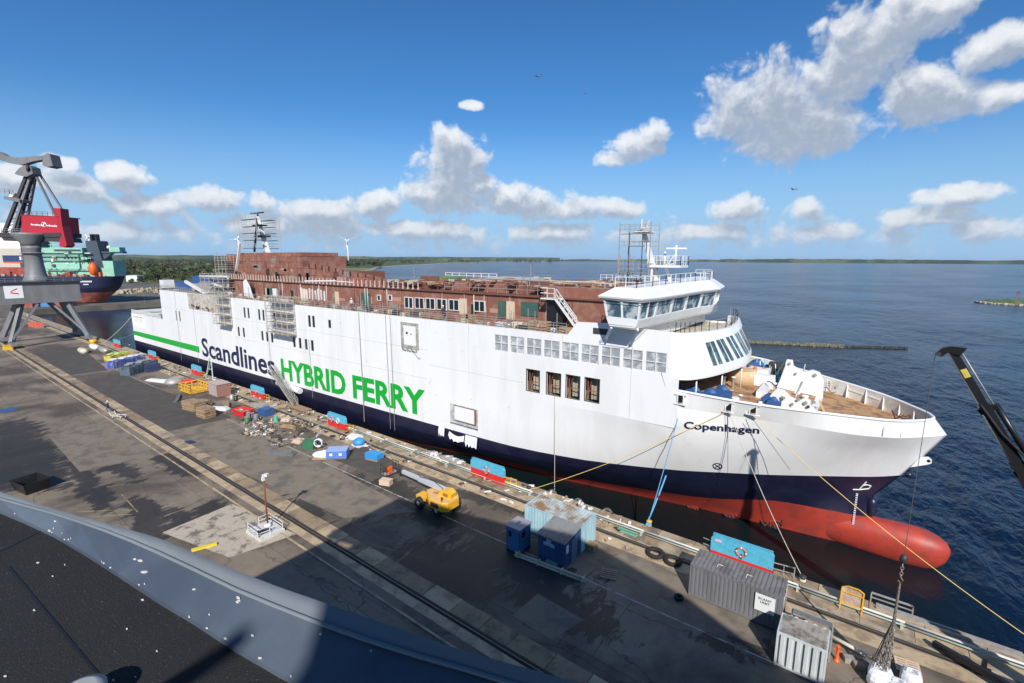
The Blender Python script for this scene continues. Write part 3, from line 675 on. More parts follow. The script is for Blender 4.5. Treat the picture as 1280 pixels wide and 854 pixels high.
# deck behind the four big openings: timber staging and sheeting
inn = mat('pale_inner_lining', (.42, .37, .28), .8, var=.2, sc=1, c2=(.25, .16, .10), amt=.5, dsc=.8)
for i, (a, b, c, d) in enumerate(big):
    f = MB(); w_ = .07
    f.box(a, b, YS+.02, YS+.12, c, c+w_); f.box(a, b, YS+.02, YS+.12, d-w_, d); f.box(a, a+w_, YS+.02, YS+.12, c+w_, d-w_); f.box(b-w_, b, YS+.02, YS+.12, c+w_, d-w_)
    o = f.build('side_opening', mat('dark_opening_edge', (.10, .085, .07), .7), ferry)
    for k in range(5):
        s_ = MB(); xx = a+.25+k*(b-a-.4)/5; s_.box(xx, xx+.24, YS+1.1+(k % 2)*.08, YS+1.16+(k % 2)*.08, c, d-.5*((i+k) % 3 == 0)); s_.build('lining_board', inn, o)
    s_ = MB(); s_.box(a+.12, a+.2, YS+.5, YS+.58, c, d); s_.box(a+.1, b-.1, YS+.5, YS+.56, c+1.0, c+1.07); s_.bar((a+.15, YS+.52, c+.2), (a+.55, YS+.54, d-.4), .05); s_.build('staging', mat('rust_staging', (.28, .10, .06), .7, var=.2), o)
mb = MB(); mb.box(-31, -19.6, YS+2.2, YS+2.3, 9, 13); mb.box(-31, -19.6, YS+.36, YS+2.2, 9.3, 9.4); mb.box(-31, -19.6, YS+.36, YS+2.2, 12.9, 13.0); mb.build('inner_deck_casing', mat('painted_shade_lining', (.22, .19, .15), .8, var=.2), ferry)  # lining tone darkened, shade behind the openings put into the colour
# weld seams on the plating and small marks
seam = mat('weld_seam_grey', (.42, .43, .43), .6)
mb = MB()
mb.box(-138.4, -45.0, YS-.012, YS-.002, 12.42, 12.45); mb.box(-45.0, -30, YS-.012, YS-.002, 10.55, 10.58); mb.box(-100, -45.3, YS-.012, YS-.002, 8.62, 8.65)
for x in (-150, -132, -124, -117, -110, -92, -74, -64, -58, -52, -38, -32.5, -17.5): mb.box(x, x+.03, YS-.012, YS-.002, 9.1, DK-.1)
mb.build('weld_seam', seam, ferry)
rnd = random.Random(14); stn = mat('rust_run', (.52, .42, .32), .7, var=.2)
for k in range(26):
    x = rnd.uniform(-158, -16); z = rnd.choice([8.9, 12.4, 16.3, 9.6]); z = 8.9 if x < -138 else z
    if -30 < x < -20 and 9 < z < 13: continue
    mb = MB(); mb.slab([(x, YS-.004, z), (x+.05, YS-.004, z), (x+.035, YS-.004, z-rnd.uniform(.5, 2.2)), (x+.015, YS-.004, z-rnd.uniform(.5, 1.5))], (0, -.002, 0)); mb.build('rust_run', stn, ferry)
rnd = random.Random(11); mb = MB()
for k in range(60):
    x = rnd.uniform(-70, -17); z = rnd.choice([rnd.uniform(3.6, 8.6) if x < -30 else rnd.uniform(5.5, 8.2), rnd.uniform(12.5, 16)])
    if x > -32 and z < 9: x -= 14
    s_ = rnd.uniform(.03, .09); mb.box(x, x+s_, YS-.014, YS-.004, z, z+s_*rnd.uniform(.7, 2.2))
mb.build('paint_chips', mat('bare_patch', (.25, .24, .22), .8), ferry, kind='stuff')

# lettering -----------------------------------------------------------------
def text_mesh(body, cap, bold, m_, parent, name, fn, width=None, ext=.02):
    cu = bpy.data.curves.new(name, 'FONT'); cu.body = body; cu.size = 1.0; cu.offset = bold; cu.extrude = 0.0; cu.resolution_u = 3
    to = bpy.data.objects.new('tmp', cu); COL.objects.link(to); bpy.context.view_layer.update()
    dg = bpy.context.evaluated_depsgraph_get(); me = bpy.data.meshes.new_from_object(to.evaluated_get(dg)); bpy.data.objects.remove(to)
    xs = [v.co.x for v in me.vertices]; ys = [v.co.y for v in me.vertices]; x0, x1 = min(xs), max(xs); capu = .73
    s_ = cap/capu; sx = (width/((x1-x0))) if width else s_
    bm = bmesh.new(); bm.from_mesh(me)
    bmesh.ops.remove_doubles(bm, verts=bm.verts, dist=1e-5)
    if width and width > 8: bmesh.ops.triangulate(bm, faces=bm.faces)
    g = bmesh.ops.extrude_face_region(bm, geom=bm.faces[:])
    for v in [e for e in g['geom'] if isinstance(e, bmesh.types.BMVert)]: v.co.z += 1.0
    off = Vector(parent['_w'])
    for v in bm.verts:
        a, b, c = (v.co.x-x0)*sx, v.co.y*s_, v.co.z
        v.co = Vector(fn(a, b, c)) - off
    bmesh.ops.recalc_face_normals(bm, faces=bm.faces); bm.to_mesh(me); bm.free(); me.name = name
    me.materials.clear(); me.materials.append(m_); me.polygons.foreach_set('use_smooth', [False]*len(me.polygons)); me.polygons.foreach_set('material_index', [0]*len(me.polygons))
    o = bpy.data.objects.new(name, me); COL.objects.link(o); o.parent = parent; return o
flat = lambda x0, z0, sl=0.0: (lambda a, b, c: (x0+a, YS-.012-.02*c, z0+b+sl*a))
NAVYL = mat('navy_lettering', (.012, .016, .06), .4, var=.05)
def hullx(px, py): return ony(px, py, YS).x
text_mesh('Scandlines', 4.1, .020, NAVYL, ferry, 'lettering', flat(hullx(252.3, 432), 3.0), width=hullx(343.6, 455)-hullx(252.3, 432))
text_mesh('HYBRID', 3.65, .036, GREENP, ferry, 'lettering', flat(hullx(351.6, 460), 3.0, .010), width=hullx(432.2, 480)-hullx(351.6, 460))
text_mesh('FERRY', 3.5, .036, GREENP, ferry, 'lettering', flat(hullx(441, 482), 3.3, .016), width=hullx(531.6, 495)-hullx(441, 482))
mb = MB(); mb.slab([(-162.02, YS-.015, 3.15), (-118.2, YS-.015, 3.35), (-118.2, YS-.015, 4.75), (-162.02, YS-.015, 4.35)], (0, -.02, 0)); mb.build('green_stripe', GREENP, ferry)
def bowside(x, z):                       # Y of the forward plating at x, z
    Ls = [T_, K_, M_, B_, S_, R_]; pr = None
    P = []
    for L in Ls:
        if x < L[0][0]: continue
        y, zz = interp(L, x) if x < L[-1][0] else (YC, L[-1][2]); P.append((zz, y))
    P.sort()
    for (z0, y0), (z1, y1) in zip(P, P[1:]):
        if z0 <= z <= z1: return y0+(y1-y0)*(z-z0)/(z1-z0)
    return P[-1][1] if z > P[-1][0] else P[0][1]
def onhull(x0, z0, out=.05):
    return lambda a, b, c: (x0+a, bowside(x0+a, z0+b)-out-.02*c, z0+b)
text_mesh('Copenhagen', .68, .022, NAVYL, ferry, 'lettering', onhull(-12.35, 9.12), width=5.65)
# thruster mark, bow mark, draught figures
def onpath(name, P, w, m_):
    mb = MB(); Q = [Vector((x, bowside(x, z)-.06, z)) for x, z in P]
    for a, b in zip(Q, Q[1:]): mb.bar(a, b, w, .03, up=(0, 1, 0))
    mb.build(name, m_, ferry)
cx_, cz_, rr = -10.0, 5.0, .36
onpath('thruster_mark', [(cx_+rr*math.cos(a*.35), cz_+rr*math.sin(a*.35)) for a in range(19)], .09, NAVYL)
onpath('thruster_mark', [(cx_-.25, cz_-.25), (cx_+.25, cz_+.25)], .08, NAVYL); onpath('thruster_mark', [(cx_-.25, cz_+.25), (cx_+.25, cz_-.25)], .08, NAVYL)
onpath('bulb_mark', [(.35, 3.3), (.8, 3.32), (1.25, 4.3)], .09, WHITE); onpath('bulb_mark', [(.8, 3.32), (1.5, 3.5), (1.62, 3.85), (1.3, 3.95), (1.02, 3.85)], .09, WHITE)
for k in range(22):
    z = 2.75-k*.20; x = .62-.0*k; y = bowside(x, z)-.09
    mb = MB(); mb.box(x, x+.16, y-.02, y+.02, z, z+.10); mb.build('draught_figure', WHITE, ferry)

# bulb ----------------------------------------------------------------------
prof = [(.8, -5), (1.1, -3), (1.3, -1), (1.40, 1.5), (1.52, 3.6), (1.53, 5.0), (1.40, 6.1), (1.12, 6.85), (.74, 7.35), (.3, 7.6), (0.02, 7.65)]
mb = MB(); mb.lathe((0, YC, -.85), prof, 28, 'X'); bulb = mb.build('bulbous_bow', REDP, ferry)
for v in bulb.data.vertices:
    z = v.co.z + Vector(ferry.location).z
    if z < -.95: v.co.z += (z+.95)*.55
    v.co.y = v.co.y*.92 + 0
    if z > -.95 and v.co.x < 6: pass
mb = MB(); mb.lathe((1.9, YC, 2.4-.9), [(.02, -1.0), (.32, -.7), (.42, -.2), (.42, .5), (.3, .85), (.02, 1.0)], 14); mb.build('stem_fairing', NAVY, ferry)
# anchor-like fittings under the stem
mb = MB(); mb.slab([(4.7, YC-.1, 7.15), (5.25, YC-.1, 7.3), (5.5, YC-.1, 7.1), (5.5, YC-.1, 6.8), (5.2, YC-.1, 6.6), (4.2, YC-.1, 6.1)], (0, .2, 0)); mb.build('towing_bracket', WHITE, ferry)
mb = MB(); mb.lathe((5.3, YC-.12, 6.98), [(.13, 0), (.13, .02)], 12, 'Y'); mb.build('bracket_eye', BLACK, ferry)
mb = MB(); mb.lathe((4.15, YC, 5.35), [(.02, -.3), (.25, -.2), (.3, 0), (.25, .2), (.02, .3)], 12); mb.bar((4.0, YC, 5.6), (4.2, YC, 6.0), .15); mb.build('bow_roller', NAVY, ferry)
# thruster tunnels with grids
for (px, py, rad) in ((986/1.0, 0, 0),): pass
for (x, z, rad) in ((-9.6, -1.7, .85), (-5.9, -1.65, 1.0), (-13.2, -2.0, .7)):
    y = interp(W_, x)[0]-.35; yt = y
    mb = MB(); mb.path([(x+math.cos(a*.3)*rad, y, z+math.sin(a*.3)*rad) for a in range(21)], .14, 6); mb.lathe((x, y+.06, z), [(rad, 0), (rad*.98, .5)], 22, 'Y'); o = mb.build('thruster_tunnel', mat('tunnel_dark', (.05, .02, .018), .7), ferry)
    mb = MB()
    for k in range(6): a = k*math.pi/6; mb.bar((x-math.cos(a)*rad, y, z-math.sin(a)*rad), (x+math.cos(a)*rad, y, z+math.sin(a)*rad), .07)
    mb.lathe((x, y-.05, z), [(.2, -.05), (.2, .1)], 10, 'Y'); mb.build('tunnel_grid', REDP, o)
# foredeck and bulwark -------------------------------------------------------
dk = lambda p: Vector((p.x, p.y, p.z-1.35))
mb = MB()
nr = [Vector((-16, 42.3, 11.15))]+[Vector((p.x-.3*(i/len(Tf)), min(bowside(p.x-.3*(i/len(Tf)), p.z-1.35)+.12, YC), p.z-1.35)) for i, p in enumerate(Tf[:-1])]; mb.loft([nr, mirror(nr)]); mb.build('foredeck', RUSTD, ferry)
inr = [Vector((p.x-.12*(i/len(Tf)), min(p.y+.12+.05, YC), p.z)) for i, p in enumerate(Tf)]; ini = [Vector((p.x-.3*(i/len(Tf)), min(bowside(p.x-.3*(i/len(Tf)), p.z-1.38)+.14, YC), p.z-1.38)) for i, p in enumerate(inr)]
wl = MB(); wl.smooth = True; wl.loft([inr, ini]); wl.loft([mirror(ini), mirror(inr)]); wl.build('bulwark_lining', mat('bulwark_lining_white', (.70, .67, .60), .6, var=.08, sc=.6, c2=(.5, .40, .28), amt=.5, dsc=.7), ferry)
cap = MB(); cap.path([p+Vector((0, .06, .02)) for p in Tf[:-1]] + [Vector((5.2, YC, 10.84))] + [p+Vector((0, -.06, .02)) for p in mirror(Tf[:-1])][::-1], .24, 6); cap.build('bulwark_rail', WHITE, ferry)
for x in (-8.4, -6.6, -4.6, -3.0, -1.2, .4, 1.8, 3.0, 4.0):
    for sgn in (-1, 1):
        if sgn < 0 and x < -1: continue
        y, z = interp(T_, x); yy = y+.14 if sgn < 0 else 2*YC-y-.14
        mb = MB(); mb.slab([(x, yy, z-.08), (x, yy-sgn*.12, z-.08), (x, yy-sgn*.55, z-1.36), (x, yy, z-1.36)], (.09, 0, 0)); mb.build('bulwark_bracket', WHITE, ferry)
def farw(x): y, z = interp(T_, x); return 2*YC-y-.2, z
for a, b in ((-2.6, -1.5), (-1.0, .2), (.7, 1.6)):
    ya, za = farw(a); yb, zb = farw(b); mb = MB(); mb.bar((a, ya-.05, za-.55), (b, yb-.05, zb-.55), .10, .12); mb.build('bulwark_stringer', WHITE, ferry)
y_, z_ = farw(-2.2); mb = MB()
for sx in (-.25, .25): mb.bar((-2.9+sx, y_+.02, z_-1.35), (-2.9+sx, y_+.02, z_-.1), .05)
for k in range(6): mb.bar((-3.15, y_+.02, z_-1.2+k*.22), (-2.65, y_+.02, z_-1.2+k*.22), .04)
mb.build('bulwark_ladder', WRAIL, ferry)
mb = MB(); mb.lathe((-1.9, y_-.25, z_-.7), [(.30, 0), (.30, .05)], 16, 'Y'); mb.build('round_hatch', mat('pale_green_cover', (.35, .40, .36), .6), ferry)
# fairleads in the near bulwark
for (x, z, wd) in ((-12.75, 11.75, .5), (-8.95, 11.5, .45), (-7.15, 11.45, .55)):
    y = bowside(x, z)-.02
    mb = MB(); mb.box(x-wd, x+wd, y-.16, y+.05, z+.42, z+.52); mb.box(x-wd, x+wd, y-.16, y+.05, z-.46, z-.38)
    mb.box(x-.30, x-.22, y-.14, y+.1, z-.38, z+.42); mb.box(x+.22, x+.30, y-.14, y+.1, z-.38, z+.42); o = mb.build('fairlead', WHITE, ferry)
    mb = MB(); mb.box(x-.22, x+.22, y-.05, y+.3, z-.30, z+.36); mb.build('fairlead_opening', BLACK, o)
    mb = MB(); mb.lathe((x, y-.10, z-.32), [(.07, -.2), (.05, 0), (.07, .2)], 8, 'X'); mb.build('fairlead_roller', GALV, o)

# forward gear: visor housings, winches, coamings
VIS = mat('visor_white', (.78, .78, .76), .5, var=.03, sc=.3)
def visor(P, y, th):
    mb = MB(); mb.slab([(x, y, z) for x, z in P], (0, th, 0)); o = mb.build('visor_plate', VIS, ferry)
    return o
F1 = [(-7.6, 9.6), (-3.0, 9.6), (-3.1, 12.0), (-3.5, 12.8), (-4.1, 12.95), (-4.8, 12.6), (-5.4, 12.9), (-5.9, 13.2), (-6.0, 13.75), (-6.5, 13.75), (-6.6, 13.2), (-7.0, 11.4)]
F2 = [(-6.9, 9.6), (-3.2, 9.6), (-3.2, 10.7), (-3.6, 11.5), (-4.0, 11.75), (-4.5, 11.3), (-5.2, 11.6), (-5.7, 12.1), (-6.3, 12.2), (-6.9, 11.3)]
v1 = visor(F1, 56.7, .14); visor([(x-.15, z-.12) for x, z in F1], 57.6, .12)
v2 = visor(F2, 49.5, .5)
for (xa, za, y0, y1) in ((-3.6, 12.2, 56.84, 57.6), (-5.0, 11.6, 56.84, 57.6), (-6.4, 12.6, 56.84, 57.6)):
    mb = MB(); mb.box(xa-.06, xa+.06, y0, y1, za-1.2, za); mb.build('visor_web', VIS, v1 if y0 > 55 else v2)
for (x, y, z, l_) in ((-7.4, 51.8, 10.0, 1.1), (-6.4, 53.4, 10.0, .9), (-5.2, 55.2, 10.0, .8), (-7.4, 55.6, 10.2, 1.2), (-4.2, 52.2, 9.9, .7), (-4.4, 54.4, 9.9, .9)):
    mb = MB(); mb.lathe((x, y, z-.2), [(.2, 0), (.2, l_), (.32, l_+.03), (.32, l_+.16), (.1, l_+.2)], 12); mb.build('locking_post', VIS, ferry)
for (x, y, z, r_) in ((-3.9, 56.7, 12.5, .16), (-6.25, 56.7, 13.4, .12), (-5.6, 56.7, 12.4, .12), (-3.9, 49.5, 11.3, .16), (-5.6, 49.3, 11.5, .12), (-6.6, 49.3, 11.1, .12), (-6.1, 49.3, 10.6, .12), (-5.0, 49.3, 10.6, .12)):
    mb = MB(); mb.lathe((x, y-.18, z), [(r_, 0), (r_, .15), (r_*.5, .16)], 12, 'Y'); mb.build('hinge_boss', mat('grey_boss', (.4, .4, .38), .5, .4), v1 if y > 52 else v2)
mb = MB(); mb.box(-8.2, -7.6, 50.8, 56.5, 9.6, 11.4); mb.build('visor_coaming', VIS, ferry); mb = MB(); mb.box(-3.6, -3.0, 50.8, 56.5, 9.6, 10.4); mb.build('visor_coaming', VIS, ferry)
mb = MB(); mb.bar((-7.9, 57.0, 11), (-6.6, 57.0, 13.8), .2, .14); mb.build('visor_hinge_arm', mat('teal_steel', (.04, .12, .12), .5), ferry)
# hydraulic lifting cylinders, ladder, hoses
mb = MB(); mb.bar((-5.2, 52.0, 10.2), (-4.7, 53.5, 12.3), .18, n=8); mb.build('hydraulic_cylinder', GALV, ferry)
mb = MB()
for sy in (0, .45): mb.bar((-2.3, 51.0+sy, 9.9), (-3.0, 51.0+sy, 11.3), .07)
for k in range(6): mb.bar((-2.35-.12*k, 51.0, 10+.23*k), (-2.35-.12*k, 51.45, 10+.23*k), .05)
mb.build('deck_ladder', mat('brass_yellow', (.6, .45, .2), .6), ferry)
mb = MB(); mb.path(spline([(-7.9, 54.5, 11.6), (-7.2, 53.0, 11.9), (-6.2, 52.5, 11.0), (-5.8, 51.6, 10.4), (-6.6, 50.9, 10.2)], 5), .12, 6); mb.build('hydraulic_hose', mat('teal_hose', (.02, .10, .12), .5), ferry)
# small round deckhouse with stained coaming
mb = MB(); mb.lathe((-10.6, 56.0, 11.0), [(1.5, -.4), (1.5, 1.25), (1.42, 1.3)], 20); mb.k = 0; mb.build('stained_hatch_trunk', mat('stained_cream', (.60, .42, .24), .7, var=.2, sc=1, c2=(.7, .64, .54), amt=.6, dsc=.8), ferry)
mb = MB(); mb.box(-9.6, -7.4, 55.4, 56.4, 10.2, 12.0); mb.box(-10.3, -8.2, 57.2, 58.8, 10.2, 12.2); mb.build('deck_locker', VIS, ferry)
def winch(x, y, z, m_=BLUE, s_=1.0, rz=0):
    mb = MB(); mb.lathe((x, y, z+.55*s_), [(.5*s_, -.7*s_), (.5*s_, -.62*s_), (.26*s_, -.6*s_), (.26*s_, .3*s_), (.5*s_, .32*s_), (.5*s_, .4*s_)], 12, 'Y'); o = mb.build('mooring_winch', m_, ferry)
    mb = MB(); mb.box(x-.5*s_, x+.5*s_, y-.85*s_, y+.9*s_, z, z+.16); mb.box(x-.16*s_, x+.16*s_, y+.42*s_, y+.8*s_, z+.16, z+1.0*s_); mb.box(x+.2*s_, x+.75*s_, y-.2*s_, y+.35*s_, z+.16, z+.7*s_); mb.build('winch_frame', m_, o)
for (x, y, s_) in ((-13.9, 44.4, 1.15), (-12.5, 44.6, 1.25), (-11.2, 45.2, 1.2), (-10.6, 47.2, 1.2), (-7.0, 50.0, .8), (-6.4, 48.6, .9), (-10.0, 60.0, 1.7), (-8.9, 60.2, 1.3)): winch(x, y, interp(T_, max(x, -13))[1]-1.35, s_=s_)
rnd = random.Random(12)
for k in range(22):
    x = rnd.uniform(-10.5, -4.6); y = rnd.uniform(58.2, 60.2-(x+10.5)*.12); h_ = rnd.uniform(.4, 1.7); mb = MB()
    if k % 2: mb.cbox((x, y, 10.8+h_/2), rnd.uniform(.2, .8), rnd.uniform(.2, .6), h_, rnd.random()*1.5)
    else: mb.bar((x, y, 10.7), (x+rnd.uniform(-.3, .3), y, 11.4+h_), .1, n=6)
    mb.build('stowed_gear', rnd.choice([VIS, GALV, DSTEEL, BLUE, CREAM, WOOD, CYAN]), ferry)
for k in range(9):
    x = -6.6+k*.42; z = 10.5+.5*(k % 3); mb = MB(); mb.lathe((x, 49.46, z), [(.13, -.16), (.13, -.02), (.07, 0)], 10, 'Y'); mb.build('rope_roller', rnd.choice([GALV, DSTEEL]), v2)
mb = MB(); mb.lathe((-8.85, 44.9, 10.75), [(.30, 0), (.30, .5), (.42, .55), (.42, .75), (.28, .8), (.28, 1.05), (.36, 1.1), (.3, 1.25)], 14); mb.build('bollard', VIS, ferry)
for (x, y, z, m_, r_) in ((-7.9, 57.6, 11, TARP, .45), (-7.2, 58.9, 11, CYAN, .3), (-6.6, 58.6, 11.0, BLACK, .3), (-5.7, 48.2, 10.2, YELLOW, .18), (-5.3, 47.8, 10.2, BLUE, .2), (-9.5, 56.9, 12.2, ORANGE, .2)):
    mb = MB(); mb.lathe((x, y, z-.7), [(r_, 0), (r_, .5), (r_*.9, .95), (r_*.5, 1.1)], 10); mb.build('drum', m_, ferry)
rnd = random.Random(19)
for k in range(26):
    x = rnd.uniform(-12.5, -3.2); y = rnd.uniform(46.5 if x > -8 else 45.0, 60); 
    if 49 < y < 58 and x > -8.4: continue
    zz = interp(T_, max(x, -13))[1]-1.33; h_ = rnd.uniform(.25, 1.1); m_ = rnd.choice([VIS, VIS, BLUE, GALV, CREAM, DSTEEL, YELLOW, CYAN]); mb = MB()
    if k % 3 == 0: mb.lathe((x, y, zz), [(.14, 0), (.14, h_), (.22, h_+.02), (.22, h_+.1), (.05, h_+.14)], 10); mb.build('deck_post', m_, ferry)
    elif k % 3 == 1: mb.cbox((x, y, zz+h_*.35), rnd.uniform(.3, .9), rnd.uniform(.3, .7), h_*.7, rnd.random()*1.5); mb.build('gear_box', m_, ferry)
    else: mb.path(spline([(x, y, zz+.1), (x+.6, y+.4, zz+.5), (x+1.1, y-.2, zz+.2), (x+1.5, y+.5, zz+.1)], 4), .09, 5); mb.build('deck_hose', rnd.choice([BLACK, GALV, BLUE]), ferry)
# generators and clutter by the far bulwark
mb = MB(); mb.box(-8.6, -7.0, 59.4, 60.6, 10.3, 12.7); mb.box(-7.0, -6.4, 59.6, 60.4, 10.3, 13.3); mb.build('generator_set', DSTEEL, ferry)
mb = MB()
rnd = random.Random(8)
for k in range(12): mb.bar((3.0+rnd.uniform(-.8, .8), 53.6+rnd.uniform(-.9, .9), 9.6+rnd.random()*.3), (3.0+rnd.uniform(-.8, .8), 53.6+rnd.uniform(-.9, .9), 9.9+rnd.random()), .07)
mb.build('rusty_bar_heap', mat('dark_rust', (.12, .05, .03), .9), ferry)

# curved forward house -------------------------------------------------------
TOPC = [(-13.9, 42.0, 17.72), (-13.2, 42.35, 17.66), (-12.75, 43.4, 17.6), (-12.3, 45.2, 17.5), (-11.75, 48.2, 17.35), (-11.4, 53, 17.2), (-11.75, 57.8, 17.15), (-12.3, 61.2, 17.15), (-12.75, 62.8, 17.15), (-13.2, 63.7, 17.2), (-13.9, 64, 17.2)]
BOTC = [(-13.9, 42.0, 13.5), (-12.9, 42.12, 13.5), (-12.0, 42.9, 13.5), (-11.0, 45.2, 13.5), (-10.1, 49.0, 13.5), (-9.6, 53, 13.5), (-10.1, 57, 13.5), (-11.0, 60.8, 13.5), (-12.0, 63.1, 13.5), (-12.9, 63.9, 13.5), (-13.9, 64, 13.5)]
ct, cb = spline(TOPC, 8), spline(BOTC, 8)
cbm = [Vector((a.x*.12+b.x*.88+.28*math.sin(math.pi*i/len(ct)), a.y*.12+b.y*.88, 14.1)) for i, (a, b) in enumerate(zip(ct, cb))]
mb = MB(); mb.smooth = True
mb.loft([ct, mids(ct, cbm, .5), cbm, cb]); 
ci = [p+Vector((-.35, (53-p.y)*.02, 0)) for p in ct]; mb.loft([ci, ct]); mb.loft([[p+Vector((0, 0, -1.05)) for p in ci], ci]); mb.build('forward_house_front', WHITE, ferry)
mb = MB(); under = [p+Vector((-3.6, 0, .0)) for p in cb]; mb.loft([cb, under]); mb.build('overhang_soffit', mat('soffit', (.45, .44, .42), .6), ferry)
mb = MB(); dd = [p+Vector((-.3, 0, -1.0)) for p in ct]; mb.loft([dd, [Vector((-20, p.y, p.z)) for p in dd]]); mb.build('bridge_front_deck', CREAM, ferry)
# panel between plating top and curved part, raised after part
mb = MB(); mb.slab([(-24.5, YS, DK), (-13.9, YS, DK), (-13.9, YS, 17.72), (-16.2, YS, 17.75), (-20.2, YS, 18.0), (-23.4, YS, 17.85)], (0, .3, 0)); mb.k = 0
mb.build('raised_side_plate', WHITE, ferry)
mb = MB(); mb.box(-21.6, -20.0, YS-.03, YS+.1, 16.85, 17.45); mb.build('dark_louvre', mat('louvre_dark', (.05, .05, .05), .6), ferry)
# dark mooring space under the house
mb = MB(); mb.quad((-16.5, 42.3, 11.1), (-14.5, 64, 11.1), (-14.5, 64, 13.6), (-16.5, 42.3, 13.6)); mb.build('mooring_bulkhead', mat('bulkhead_white', (.6, .6, .58), .6), ferry)
for i in (20, 30, 40, 52):
    p = cb[i]; mb = MB(); mb.bar((p.x-.5, p.y, 10.9), (p.x-.5, p.y, 13.5), .14, n=8); mb.build('pillar', WHITE, ferry)
# windows in the curved front
def frontpt(s, z):
    i = max(0, min(len(ct)-2, int(s))); f = s-i; a = ct[i].lerp(ct[i+1], f); b = cbm[i].lerp(cbm[i+1], f); t = (z-14.1)/(a.z-14.1); p = b.lerp(a, t); tan = (cbm[i+1]-cbm[i]).normalized(); nrm = Vector((tan.y, -tan.x, 0)); 
    if nrm.x < 0: nrm = -nrm
    return p+nrm*.03, tan
s_at = lambda y: next(i for i in range(len(ct)-1) if cbm[i+1].y > y)
for y in (45.35, 46.35, 47.75, 48.75, 50.2, 51.2, 52.7, 53.7, 55.2, 56.2, 57.7, 58.7):
    s0 = s_at(y); s0 += (y-cbm[s0].y)/(cbm[s0+1].y-cbm[s0].y); p0, tn = frontpt(s0, 14.5); p1, _ = frontpt(s0, 16.55); tn = tn.normalized()
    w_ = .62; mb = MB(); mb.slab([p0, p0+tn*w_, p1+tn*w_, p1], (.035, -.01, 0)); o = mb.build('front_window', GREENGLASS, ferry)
rail_pts = [p+Vector((-.25, 0, 0)) for p in ct[2:-2:4]]
railing(rail_pts, .95, 2.6, .045, 2).build('deck_railing', GALV, ferry)

# bridge ---------------------------------------------------------------------
half_e = [(-16.45, 41.2), (-15.8, 43.4), (-15.0, 48.0), (-14.35, 53.0)]
eave_n = half_e; front_e = [Vector((x, y, 20.45)) for x, y in half_e] + [Vector((x, 2*YC-y, 20.45)) for x, y in half_e[-2::-1]]
front_e = [Vector((-15.9, 39.6, 20.55)), Vector((-15.65, 43.2, 20.5)), Vector((-15.55, 47.2, 20.5)), Vector((-15.35, 51.0, 20.55)), Vector((-15.0, 55.0, 20.6)), Vector((-14.4, 58.6, 20.62)), Vector((-15.0, 62.2, 20.6)), Vector((-15.9, 66.4, 20.55))]
front_s = [p+Vector((-.30 if i not in (0, 7) else -.2, .15 if i == 0 else (-.15 if i == 7 else 0), 18.75-p.z)) for i, p in enumerate(front_e)]
front_w = [Vector((p.x-.3, p.y+(.05 if i == 0 else 0), 18.05 if i in (0, 7) else 17.9)) for i, p in enumerate(front_s)]
back_e = [Vector((-19.5, 66.4, 20.6)), Vector((-19.5, 39.6, 20.65))]; back_s = [Vector((-19.2, 66.2, 18.85)), Vector((-19.2, 39.8, 18.85))]; back_w = [Vector((-18.9, 66.1, 18.05)), Vector((-18.9, 39.85, 18.1))]
ev = front_e+back_e; sl = front_s+back_s; wl_ = front_w+back_w
BRW = WHITE
mb = MB(); mb.loft([wl_, sl], close=True); mb.addf(tuple(range(len(wl_)))); 
mb.build('bridge_lower_wall', BRW, ferry)
# mullions + panes between sill and eave, for each face
def lerpv(a, b, t): return a.lerp(b, t)
def glazed(a0, a1, b0, b1, n, mu=.16, m_=BLUEGLASS, head=.12):
    """a0,a1 sill ends; b0,b1 head ends; n panes"""
    L = (a1-a0).length; nrm = (a1-a0).cross(b0-a0).normalized()
    for k in range(n+1):
        t = k/n; p = a0.lerp(a1, t); q_ = b0.lerp(b1, t); d = (a1-a0).normalized()*mu*.5
        s0 = p-d if k else p; s1 = p+d if k < n else p; e0 = q_-d if k else q_; e1 = q_+d if k < n else q_
        if k == 0: s1, e1 = p+d*2, q_+d*2
        if k == n: s0, e0 = p-d*2, q_-d*2
        mm = MB(); mm.slab([s0, s1, e1, e0], -nrm*.12); mm.build('window_post', BRW, ferry)
    hd = MB(); hd.slab([a0.lerp(b0, 1-head), a1.lerp(b1, 1-head), b1, b0], -nrm*.125); hd.slab([a0, a1, a1.lerp(b1, .06), a0.lerp(b0, .06)], -nrm*.125); hd.build('window_rail', BRW, ferry)
    for k in range(n):
        t0, t1 = k/n, (k+1)/n; w0 = MB(); i_ = -nrm*.09
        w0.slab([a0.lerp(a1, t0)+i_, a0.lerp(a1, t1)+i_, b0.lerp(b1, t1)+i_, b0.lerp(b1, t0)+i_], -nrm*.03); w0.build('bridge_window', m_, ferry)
glazed(back_s[1], front_s[0], back_e[1], front_e[0], 2)
glazed(front_s[0], front_s[1], front_e[0], front_e[1], 2)
glazed(front_s[1], front_s[4], front_e[1], front_e[4], 4, .2) if False else None
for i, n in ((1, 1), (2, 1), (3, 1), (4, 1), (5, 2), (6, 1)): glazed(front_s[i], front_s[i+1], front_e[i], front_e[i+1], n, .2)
glazed(front_s[7], back_s[0], front_e[7], back_e[0], 2); glazed(back_s[0], back_s[1], back_e[0], back_e[1], 10)
